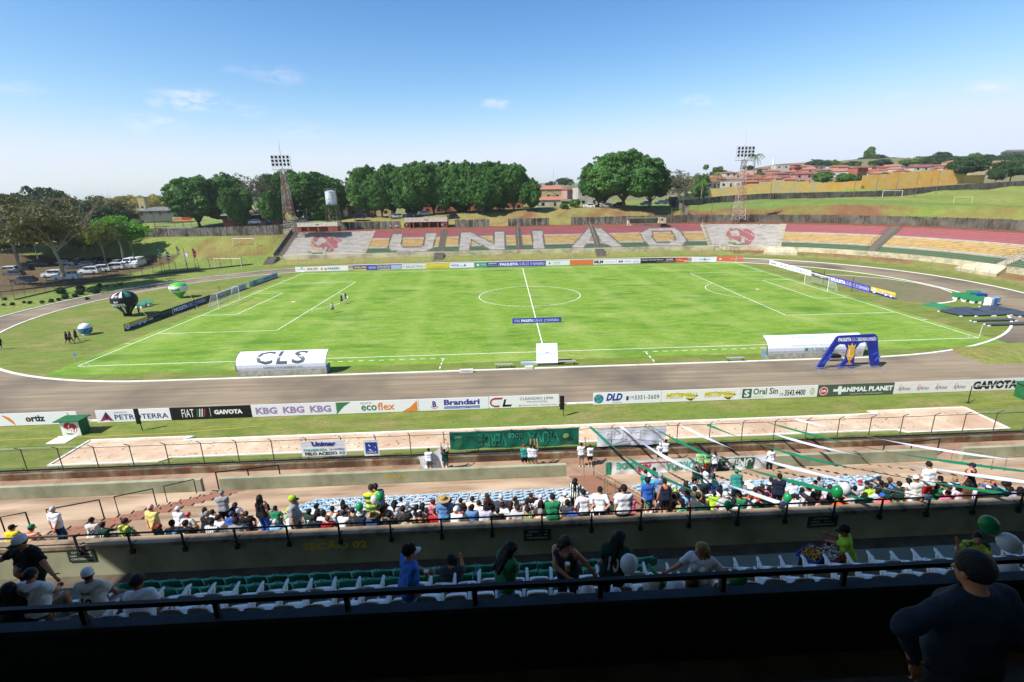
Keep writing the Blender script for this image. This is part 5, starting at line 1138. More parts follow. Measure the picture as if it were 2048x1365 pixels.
def figure(pose,h=.017,female=False,fat=1.,top='tee',bottom='shorts',hold=None,loose=0.,shirt_len=0.,seed=0,face=False):
    """returns meshes of one posed figure. +y is forward; feet at z=0 standing; seat top at z=0 sitting"""
    P=dict(lean=4,twist=0,side=0,pel=(0,0,.93),neckturn=0,neckpitch=0,aL=(-.24,.06,.78),aR=(.24,.06,.78),pL=(-.3,-1,0),pR=(.3,-1,0),fL=(-.10,0,.08),fR=(.10,0,.08),kL=(-.1,1,0),kR=(.1,1,0),hL='relax',hR='relax',hdir=None,tL=0,tR=0)
    P.update(pose); pel=np.array(P['pel'],float)
    T=rot('Z',P['twist'])@rot('Y',P['side'])@rot('X',-P['lean']); U=lambda x,y,z:pel+T@np.array((x,y,z))
    sw=(.165 if female else .185); shL,shR=U(-sw,-.01,.455),U(sw,-.01,.455)
    neck=U(0,-.01,.50); HM=T@rot('X',P['lean']*.75-P['neckpitch']*1.); HM=rot('Z',P['neckturn'])@HM
    hc=neck+HM@np.array((0,.02,.145)); W=lambda p:np.array(p)
    # limbs in world-of-figure axes; hands given in torso-free coordinates
    al=.285*(.95 if female else 1); fl=.25
    eL,wL=ik(shL,P['aL'],al,fl,P['pL']); eR,wR=ik(shR,P['aR'],al,fl,P['pR'])
    hipL,hipR=pel+T@np.array((-.095,0,-.02)),pel+T@np.array((.095,0,-.02))
    kL,aL=ik(hipL,P['fL'],.43,.42,P['kL']); kR,aR=ik(hipR,P['fR'],.43,.42,P['kR'])
    pts=np.array([neck,hc,eL,wL,eR,wR,hipL,hipR,kL,aL,kR,aR]); lo=pts.min(0)-.27; hi=pts.max(0)+.27
    def torso(f,o=0.,k=.06,loose=0.):
        F=fat; wz=(.085 if female else .10)
        f.cone(U(-.095*F,0,.40),U(.095*F,0,.40),.098+o,.098+o,k); f.cone(U(-.125,0.,.425),U(.125,0.,.425),.058+o,.058+o,k); [f.cone(U(0,-.015,.475),U(q*.13,-.01,.44),.05+o,.045+o,.03) for q in(-1,1)]
        f.cone(U(-.07*F,.01,.24),U(.07*F,.01,.24),(.095 if female else .105)*(.6+.4*F)+o+loose,(.095 if female else .105)*(.6+.4*F)+o+loose,k)
        f.cone(U(-.075*F,.012*F,.10),U(.075*F,.012*F,.10),(.10 if female else .106)*(.5+.5*F)+o+loose,(.10 if female else .106)*(.5+.5*F)+o+loose,k)
        f.cone(U(-.085*F,-.01,0),U(.085*F,-.01,0),.112+o,.112+o,k)
        if fat>1.1: f.ell(U(0,.07*F,.13),(.13*F,.12*F,.15),k=.05)
        if female: 
            for s in(-1,1): f.ell(U(s*.07,.095,.33),(.062+o,.06+o,.062+o),k=.03)
    # --- body
    f=Field(lo,hi,h); torso(f); f.cone(neck-(neck-pel)*.08,hc-HM@np.array((0,.015,.05)),.058 if not female else .048,.052 if not female else .044,.03)
    f.ell(hc+HM@np.array((0,-.012,.018)),(.076,.096,.092),HM,.02); f.ell(hc+HM@np.array((0,.030,-.045)),(.055,.060,.070),HM,.03); f.ell(hc+HM@np.array((0,.068,-.088)),(.026,.02,.022),HM,.02)
    f.cone(hc+HM@np.array((0,.088,.0)),hc+HM@np.array((0,.112,-.032)),.010,.015,.012)
    for s in(-1,1):
        f.ell(hc+HM@np.array((s*.078,-.002,-.012)),(.012,.022,.034),HM,.008); f.ell(hc+HM@np.array((s*.03,.098,.004)),(.018,.016,.013),HM,.0,cut=True) if h<.013 else None
    f.ell(hc+HM@np.array((0,.092,-.060)),(.026,.010,.007),HM,.006) if h<.013 else None
    for sh,e,w in((shL,eL,wL),(shR,eR,wR)):
        q=.9 if female else 1.; q*=(.7+.3*fat); f.cone(sh,e,.056*q,.043*q,.03); f.cone(e,w,.043*q,.029*q,.015)
    for hp,kn,an in((hipL,kL,aL),(hipR,kR,aR)):
        f.cone(hp,kn,.088*(.7+.3*fat),.056,.03); f.cone(kn,np.array(kn)*.6+np.array(an)*.4+np.array((0,-.015,0)),.055,.055,.02); f.cone(np.array(kn)*.6+np.array(an)*.4,an,.054,.036,.02)
    body=[f.mesh()]
    for w,e,kd,s,tw in((wL,eL,P['hL'],-1,P['tL']),(wR,eR,P['hR'],1,P['tR'])):
        if kd not in HANDS: HANDS[kd]=hand(kd,.0075)
        v,ff=HANDS[kd]; v=v.copy(); v[:,0]*=-s; z=-(np.array(w)-np.array(e)); z/=np.linalg.norm(z); yv=np.array((0,1.,0)) if abs(z[1])<.8 else np.array((0,0,1.))
        yv=yv-z*yv.dot(z); yv/=np.linalg.norm(yv); xv=np.cross(yv,z); B=np.stack([xv,yv,z],1)@rot('Z',tw); v=v*(.92 if female else 1.)@B.T+np.array(w); body.append((v,ff if s<0 else np.asarray(ff)[:,::-1]))
    out={'body':merge(*body)}
    # --- shirt
    pd=T@np.array((0,0,1.))
    if top:
        f=Field(lo,hi,h); torso(f,.021,.05,loose)
        if top in('tee','jersey','long'):
            fr=.62 if top!='long' else 1.
            for sh,e,w in((shL,eL,wL),(shR,eR,wR)):
                e2=np.array(sh)+(np.array(e)-np.array(sh))*fr; f.cone(sh,e2,.068*(.7+.3*fat),.066*(.7+.3*fat),.035)
                if top=='long': f.cone(e,w,.055,.040,.02)
        f.folds(.005 if h>.013 else .010,12. if h>.013 else 15.,seed)
        f.plane(pel+T@np.array((0,0,-.055-shirt_len)),-pd); f.plane(neck+T@np.array((0,0,.022 if top!='tank' else .0)),pd)
        f.ell(neck+T@np.array((0,.03 if top!='tank' else .06,-.0)),(.050 if top!='tank' else .078,.06 if top!='tank' else .10,.05 if top!='tank' else .13),T,0,cut=True)
        f.cone(neck+T@np.array((0,0,-.1)),hc,.054,.054,0,cut=True)
        if top=='tank':
            for sh in(shL,shR): f.ell(np.array(sh)+(np.array(sh)-neck)*.22,(.065,.10,.115),T,0,cut=True)
            f.ell(neck+T@np.array((0,-.08,-.0)),(.08,.06,.12),T,0,cut=True)
        out['shirt']=f.mesh()
    # --- legs wear
    f=Field(lo,hi,h)
    f.cone(U(-.085*fat,-.01,-.02),U(.085*fat,-.01,-.02),.118,.118,.04); f.cone(U(-.07*fat,.0,.05),U(.07*fat,.0,.05),.103*(.5+.5*fat),.103*(.5+.5*fat),.03)
    for hp,kn,an in((hipL,kL,aL),(hipR,kR,aR)):
        kn=np.array(kn); hp=np.array(hp); an=np.array(an)
        if bottom=='shorts': f.cone(hp,hp+(kn-hp)*.80,.103*(.7+.3*fat),.094,.02)
        else: f.cone(hp,kn,.100*(.7+.3*fat),.073,.02); f.cone(kn,kn+(an-kn)*.5+np.array((0,-.008,0)),.073,.072,.02); f.cone(kn+(an-kn)*.5,kn+(an-kn)*.95,.071,.056,.02)
    f.folds(.004,14.,seed+3); f.plane(pel+T@np.array((0,0,.06)),pd)
    if bottom=='shorts':
        for hp,kn in((hipL,kL),(hipR,kR)):
            n_=np.array(kn)-np.array(hp); n_/=np.linalg.norm(n_)
            e_=np.array(hp)+n_*.37; f.cone(e_+n_*.10,e_+n_*.101,.115,.115,0,cut=True)
    out['bottom']=f.mesh()
    # --- shoes
    sh=[]
    f=Field(lo,hi,h)
    for kn,an in((kL,aL),(kR,aR)):
        an=np.array(an); kn=np.array(kn); dn=(an-kn); dn/=np.linalg.norm(dn); fw=np.array((0,1.,0))-dn*dn[1]; fw/=np.linalg.norm(fw); hl=an+dn*.045
        f.cone(hl-fw*.03,hl+fw*.15+dn*.005,.042,.034,.02); f.cone(an-dn*.02,hl,.04,.042,.02)
    out['shoes']=f.mesh()
    Mh=np.eye(4); Mh[:3,:3]=HM; Mh[:3,3]=hc; out['head']=Matrix(Mh.tolist()); 
    Mt=np.eye(4); Mt[:3,:3]=T; Mt[:3,3]=pel; out['torso']=Matrix(Mt.tolist()); out['wL'],out['wR']=Vector(wL),Vector(wR); out['female']=female
    return out
# ---- hair and hats in head coordinates
def hairfield(kind,h=.011):
    f=Field((-.22,-.26,-.55),(.22,.20,.22),h)
    dome=lambda o,k=.0:f.ell((0,-.014,.026),(.080+o,.100+o,.094+o),k=k)
    if kind=='short': dome(.010); f.folds(.0025,60); 
    if kind=='afro': dome(.026); f.folds(.004,70)
    if kind=='fade': dome(.006)
    if kind in('long','longstraight','ponytail','bun'):
        dome(.013); f.ell((0,-.05,-.02),(.085,.075,.085),k=.03)
    if kind in('long','longstraight'):
        L=-.40 if kind=='longstraight' else -.28
        for x in(-.055,0,.055): f.cone((x,-.075,.0),(x*1.25,-.115 if kind=='long' else -.10,L),.045,.028,.03)
        for s in(-1,1): f.cone((s*.07,-.01,.02),(s*.085,-.02,L*.5),.026,.018,.02)
        f.folds(.005,34)
    if kind=='ponytail': f.cone((0,-.11,.05),(0,-.15,-.0),.028,.03,.01); f.cone((0,-.15,0),(0,-.13,-.24),.03,.012,.01)
    if kind=='bun': f.ell((0,-.12,.075),(.045,.045,.045),k=.01)
    # open the face
    f.ell((0,.115,-.045),(.082,.105,.105),cut=True); 
    if kind in('short','afro','fade'): f.plane((0,-.05,-.05),(0,.45,-1)); 
    return f.mesh()
def capmesh(kind):
    b=MB()
    if kind in('cap','capback'):
        n=18; s=1 if kind=='cap' else -1
        b.lathe([(.0965,-.005),(.100,.02),(.097,.055),(.084,.088),(.058,.110),(.025,.121),(.001,.123)],n,0,(0,-.012,.012),sx=.90,sy=1.09)
        vs=[];m=9
        for i in range(m):
            t=math.radians(-62+124*i/(m-1)); x=math.sin(t)*.084; y0=math.cos(t)*.100-.012; ex=.085*math.cos(t)**.6 if math.cos(t)>0 else 0
            vs+=[(x,s*y0,.016),(x*1.0,s*(y0+ex),.010-.022*abs(math.sin(t))*1.)]
        k=len(vs); vs+=[(x,y,z-.006) for x,y,z in vs]; fs=[(2*i,2*i+2,2*i+3,2*i+1) for i in range(m-1)]; fs+=[tuple(q+k for q in f_)[::-1] for f_ in fs]; fs+=[(2*i+1,2*i+3,2*i+3+k,2*i+1+k) for i in range(m-1)]
        b.add(vs,fs,1); b.ell((0,-.012,.135),(.008,.008,.006),6,1)
    if kind=='bucket': b.lathe([(.150,-.035),(.102,.015),(.096,.075),(.085,.098),(.05,.106),(.001,.108)],20,0,(0,-.012,.012),sx=.93,sy=1.05); b.lathe([(.148,-.039),(.10,.010)],20,0,(0,-.012,.012),sx=.93,sy=1.05)
    if kind=='straw':
        b.lathe([(.235,.002),(.20,-.010),(.15,-.004),(.102,.012),(.100,.05),(.090,.095),(.06,.115),(.03,.104),(.001,.10)],26,0,(0,-.012,.03),mf=lambda i,j:1 if i==3 else 0,sy=1.08); b.lathe([(.235,-.003),(.20,-.015),(.15,-.009),(.10,.006)],26,0,(0,-.012,.03),sy=1.08)
    return b
HAIRM={k:npmesh('hair',hairfield(k),mat('hair_black','0f0c0b',.6,'1b1512',30)) for k in('short','afro','fade','long','longstraight','ponytail','bun')}
CAPB={k:capmesh(k) for k in('cap','capback','bucket','straw')}
CAPM={k:v.mesh('cap',[mat('cap_cloth','101114',.8),mat('cap_visor','101114',.8)],True) for k,v in CAPB.items()}
CLC=dict(w='d6d9e0',wl='c8c6c0',bk='131417',nv='161f33',gy='8b9096',dg='3a3e45',lg='b4b6b8',bl='2a55a8',lb='7fb0dc',db='22406e',gn='1f7a50',dn='123a30',lm='9ac030',mt='6fc49a',ye='d4c020',og='d2521c',rd='a61c26',pk='cf6a84',sp='d8a0a0',cr='e0605a',tq='4aa8b8',tl='2a8078',cm='cfc6b0',pu='8a86b8',ol='4c4a3a',br='5a3a28',bf='cfc074',ml='2c6bc0',lv='b9bccf',sb='5c86b8',denim='182634',gr='8f8c88')
def cloth(c): return mat('cloth_'+c,CLC.get(c,c),.85,None,bump=.25,scale=38)
def striped(name,c1,c2,sc,ax='z',c3=None,cut=.0):
    k='cloth_'+name
    if k in MATS: return MATS[k]
    m=mat(k,c1,.85); nt=m.node_tree;n=nt.nodes;l=nt.links;t=n.new('ShaderNodeTexCoord');s=n.new('ShaderNodeSeparateXYZ');l.new(t.outputs['Object'],s.inputs[0])
    nz=n.new('ShaderNodeTexNoise');nz.inputs['Scale'].default_value=6;l.new(t.outputs['Object'],nz.inputs['Vector'])
    ad=n.new('ShaderNodeMath');ad.operation='MULTIPLY_ADD';ad.inputs[1].default_value=.05;l.new(nz.outputs[0],ad.inputs[0]);l.new(s.outputs[ax.upper()],ad.inputs[2])
    mu=n.new('ShaderNodeMath');mu.operation='MULTIPLY';mu.inputs[1].default_value=sc;l.new(ad.outputs[0],mu.inputs[0]);si=n.new('ShaderNodeMath');si.operation='SINE';l.new(mu.outputs[0],si.inputs[0])
    gt=n.new('ShaderNodeMath');gt.operation='GREATER_THAN';gt.inputs[1].default_value=cut;l.new(si.outputs[0],gt.inputs[0]);x=n.new('ShaderNodeMixRGB');x.inputs[1].default_value=(*lin(c1),1);x.inputs[2].default_value=(*lin(c2),1);l.new(gt.outputs[0],x.inputs[0]);l.new(x.outputs[0],n['Principled BSDF'].inputs['Base Color']); return m
def blotch(name,c1,c2,sc): return mat('cloth_'+name,c1,.85,c2,sc,lo=.48,hi=.52)
def PAT(c):
    if c=='hoop': return striped('hoop','1f6a44','c2c43a',36)
    if c=='camo': return blotch('camo','1e4a30','b9c03a',5)
    if c=='vst': return striped('vst','d6d9de','3a6a7a',75,'x',cut=.55)
    if c=='gwst': return striped('gwst','24382e','c9cdc8',70,'x',cut=.1)
    if c=='rst': return striped('rst','b0503c','d0a890',90)
    if c=='flor': return blotch('flor','d6d2ce','2a2830',16)
    if c=='bprt': return blotch('bprt','2a58a0','88a8d0',14)
    if c=='tie': return blotch('tie','cfc2d2','d08aa0',8)
    if c=='gst': return striped('gst','4aa060','a8c890',80,'x')
    return cloth(c)
SKC={'a':'c98f72','b':'a9714f','c':'7a4a32','d':'4c2e20','e':'d4a48a'}
HRC={'k':'0d0b0b','b':'2c1b12','n':'5a3d24','g':'86827c','y':'9a7b4c','r':'4a2014'}
def skin(k): return mat('skin_'+k,SKC[k],.55,None,spec=.35)
def hairc(k): return mat('hairtone_'+k,HRC[k],.55,None,bump=.5,scale=60)
def eyes_mesh():
    b=MB()
    for s in(-1,1): b.ell((s*.031,.079,.003),(.012,.010,.007),8,0); b.ell((s*.031,.087,.003),(.0055,.004,.0055),6,1); b.beam((s*.018,.096,.022),(s*.046,.085,.020),.006,.005,2)
    b.ell((0,.0935,-.063),(.022,.008,.0045),8,3); return b.mesh('face',[mat('eye_white','b9b4ad',.3),mat('iris','1a100b',.3),hairc('k'),mat('lips','8a4a42',.6)],True)
FACE=eyes_mesh()
class Proto:
    def __init__(s,o): s.o=o; s.me={k:npmesh(k,o[k],skin('b')) for k in('body','shirt','bottom','shoes') if k in o}; s.bv=None
    def bvh(s):
        from mathutils.bvhtree import BVHTree
        if s.bv is None: v,f=s.o['shirt']; s.bv=BVHTree.FromPolygons([tuple(map(float,p)) for p in v],[tuple(map(int,q)) for q in f])
        return s.bv
def setm(o,*ms):
    for i,m in enumerate(ms):
        if i<len(o.material_slots): o.material_slots[i].link='OBJECT'; o.material_slots[i].material=m
def backprint(p,T,text,z0,z1,w,col,front=False,bold=.03,yshape=None):
    """words laid on the back (or front) of a shirt by ray-casting onto the cloth"""
    v,f=textm(text,bold); a=v.min(0);b=v.max(0); q=(v-a)/np.maximum(b-a,1e-6); bv=p.bvh(); s=1 if front else -1; vs=[]; ok=True
    # refine so the letters can follow the cloth
    bm=bmesh.new(); vv=[bm.verts.new((x,y,0)) for x,y in q]
    for t in f:
        try: bm.faces.new([vv[i] for i in t])
        except ValueError: pass
    bmesh.ops.triangulate(bm,faces=bm.faces[:]); bmesh.ops.subdivide_edges(bm,edges=[e for e in bm.edges if abs(e.verts[0].co.x-e.verts[1].co.x)>.12 or abs(e.verts[0].co.y-e.verts[1].co.y)>.3],cuts=2)
    bm.verts.ensure_lookup_table(); bm.faces.ensure_lookup_table(); bm.verts.index_update()
    for x in bm.verts:
        lx=(x.co.x-.5)*w*(-s if front else 1)*(1); lz=z0+(z1-z0)*x.co.y
        o_=T@Vector((lx,s*.6,lz)); d=(T.to_3x3()@Vector((0,-s,0))).normalized(); h_=bv.ray_cast(o_,d); 
        vs.append(tuple(h_[0]-d*.009) if h_[0] is not None else tuple(o_+d*.42))
    fs=[tuple(y.index for y in g.verts) for g in bm.faces]; bm.free()
    b_=MB().add(vs,fs); return b_
PEOPLE=[]
def person(pr,loc,rotz,label,top='w',bot='bk',sk='b',hair=('short','k'),hat=None,shoe='lg',scale=1.,prints=(),group=None,sleeve=None,face=False,hold=None):
    o=thing('person',label,'person',loc,rotz,group,scale if isinstance(scale,tuple) else (scale,)*3)
    b=link('body',pr.me['body'],o); setm(b,skin(sk))
    if 'shirt' in pr.me: c=link('shirt',pr.me['shirt'],o); setm(c,PAT(top))
    c=link('shorts' if pr.o.get('bt')=='shorts' else 'trousers',pr.me['bottom'],o); setm(c,PAT(bot)); c=link('shoes',pr.me['shoes'],o); setm(c,cloth(shoe))
    H_=pr.o['head']
    if hair and hair[0]!='bald':
        kk=hair[0]
        if hat and kk in('short','afro'): kk='fade'
        c=link('hair',HAIRM[kk],o); c.matrix_local=H_; setm(c,hairc(hair[1]))
    if hat:
        c=link('hat' if hat[0] in('bucket','straw') else 'cap',CAPM[hat[0]],o); c.matrix_local=H_; m1=mat('straw','b59a68',.9,'8a7248',30) if hat[0]=='straw' else cloth(hat[1]); setm(c,m1,cloth(hat[2] if len(hat)>2 else hat[1]) if hat[0]!='straw' else cloth('br'))
    if face: c=link('face',FACE,o); c.matrix_local=H_
    for t,z0,z1,w,cc,*fr in prints:
        backprint(pr,pr.o['torso'],t,z0,z1,w,cc,front=bool(fr and fr[0])).build('shirt_print',paint(cc,.8),o)
    PEOPLE.append(o); return o
def P_(pose,**k): o=figure(pose,**k); o['bt']=k.get('bottom','shorts'); return Proto(o)
sit=dict(pel=(0,-.12,.10),lean=14,fL=(-.13,.36,-.36),fR=(.13,.36,-.36),aL=(-.17,.26,.14),aR=(.17,.26,.14),kL=(-.15,.4,1),kR=(.15,.4,1),pL=(-1,-.4,-.3),pR=(1,-.4,-.3))
def sitp(**k): d=dict(sit); d.update(k); return d
PR={}
PR['s0']=P_(sitp(),seed=1)
PR['s1']=P_(sitp(lean=22,neckturn=-25,aL=(-.10,.30,.16),aR=(.12,.28,.18)),seed=2)
PR['s2']=P_(sitp(lean=8,neckturn=30,aR=(.12,.34,.42),aL=(-.16,.24,.15),hR='grip'),seed=3)          # raising a phone
PR['s3']=P_(sitp(lean=30,neckpitch=18,twist=8),seed=4)
PR['s4']=P_(sitp(lean=16,neckturn=60,twist=15),female=True,top='tank',seed=5)
PR['s5']=P_(sitp(lean=12,neckturn=-40),female=True,seed=6)
PR['s6']=P_(sitp(lean=14),fat=1.3,seed=7,loose=.01)
PR['s7']=P_(sitp(lean=12,neckturn=12),top='tank',seed=8)
PR['s8']=P_(sitp(lean=10,twist=-20,aR=(.38,-.05,.12),neckturn=-20),top='tank',seed=8)
PR['s9']=P_(sitp(lean=6,aL=(-.07,.22,.60),aR=(.09,.22,.60),neckpitch=-8),seed=9)  # hands up at the face
st=dict()
PR['t0']=P_(dict(lean=2,fL=(-.12,0,.08),fR=(.12,.03,.08)),seed=11,shirt_len=.03)
PR['tb']=P_(dict(lean=2,aL=(-.04,-.17,.86),aR=(.05,-.17,.86),pL=(-1,-.5,0),pR=(1,-.5,0)),seed=12,shirt_len=.03)     # hands clasped behind
PR['tbl']=P_(dict(lean=3,aL=(-.04,-.17,.86),aR=(.05,-.17,.86),pL=(-1,-.5,0),pR=(1,-.5,0),neckturn=30),seed=12,bottom='long',shirt_len=.03)
PR['th']=P_(dict(lean=5,aL=(-.19,-.06,.96),aR=(.19,-.06,.96),pL=(-1,-.6,0),pR=(1,-.6,0),neckpitch=10),seed=13,bottom='long',shirt_len=.02)  # hands on hips
PR['tf']=P_(dict(lean=6,aL=(-.10,.30,1.0),aR=(.08,.32,1.0),neckpitch=22,hL='grip',hR='grip'),seed=14,bottom='long')  # looking at hands
PR['tfs']=P_(dict(lean=6,aL=(-.10,.30,1.0),aR=(.08,.32,1.0),neckpitch=22,hL='grip',hR='grip'),seed=15)
PR['tw']=P_(dict(lean=6,fL=(-.08,.30,.10),fR=(.08,-.28,.14),aL=(-.22,-.12,.85),aR=(.22,.24,.86)),seed=16)   # walking
PR['tu']=P_(dict(lean=-4,aL=(-.22,.18,1.92),aR=(.20,.2,1.88),pL=(-1,0,-.2),pR=(1,0,-.2),neckpitch=-15,hL='grip',hR='grip'),seed=17)   # both arms up
PR['tr']=P_(dict(lean=2,aR=(.24,.1,1.9),pR=(1,-.2,0),neckturn=-10,hR='grip'),seed=18)   # one arm up
PR['tF']=P_(dict(lean=2),female=True,seed=19,bottom='long')
PR['tFs']=P_(dict(lean=2,aL=(-.10,.20,1.05),aR=(.12,.24,1.0)),female=True,seed=20)
PR['tFt']=P_(dict(lean=2,neckturn=25),female=True,top='tank',seed=21,bottom='long')
PR['tT']=P_(dict(lean=10,neckpitch=14,aL=(-.28,.05,.84),aR=(.28,.1,.84)),top='tank',fat=1.3,seed=22)
PR['tB']=P_(dict(lean=52,neckpitch=-5,pel=(0,-.1,.86),aL=(-.15,.45,.62),aR=(.15,.5,.66),fL=(-.12,0,.08),fR=(.12,.05,.08)),seed=23)   # bending over
PR['tk']=P_(dict(lean=3),seed=24,h=.017)
# ================================================================ THE CROWD ON THE LOWER TERRACE
CN=dict(w='white tee',wl='off-white tee',bk='black tee',nv='navy tee',gy='grey tee',dg='dark grey tee',lg='light grey tee',bl='blue tee',lb='light blue tee',db='deep blue tee',gn='green tee',dn='dark green jersey',lm='lime tee',mt='mint top',ye='yellow tee',og='orange tee',rd='red tee',pk='pink top',sp='salmon pink top',cr='coral tee',tq='turquoise tee',tl='teal tee',cm='cream tee',pu='lilac tee',ol='olive top',bf='pale yellow tee',ml='mid blue tee',lv='lavender tee',sb='steel blue tee',hoop='green and yellow hooped jersey',camo='green and yellow camouflage shirt',vst='white and teal striped jersey',gwst='green and white striped shirt',rst='orange striped tee',flor='black and white floral blouse',bprt='blue patterned shirt',tie='pink tie-dyed tee',gst='green striped vest',gr='pale grey tee',br='brown top')
HN=dict(bk='black',nv='navy',gy='grey',w='white',gn='green',rd='red',og='orange',pk='pink',cr='coral',lb='light blue',ye='yellow',br='brown',bl='blue',lm='lime',dn='dark green',lg='light grey',bf='yellow',sp='pale pink')
def seat_at(u,v):
    best=None
    for k in range(3,ROWS):
        y=row_y(k)-.2; z=row_z(k); d=ray(u,v); t=(y-CAM[1])/d[1]; p=CAM+d*t; e=abs(p[2]-(z+.84))
        if best is None or e<best[0]: best=(e,k,float(p[0]),y,z,float(p[2]))
    return best
def stand_at(u,v,h=1.72,k=None):
    best=None
    for q in (range(0,ROWS) if k is None else (k,)):
        y=row_y(q)-.4; z=row_z(q); d=ray(u,v); t=(y-CAM[1])/d[1]; p=CAM+d*t; e=abs(p[2]-(z+h))
        if best is None or e<best[0]: best=(e,q,float(p[0]),y,z,float(p[2]))
    return best
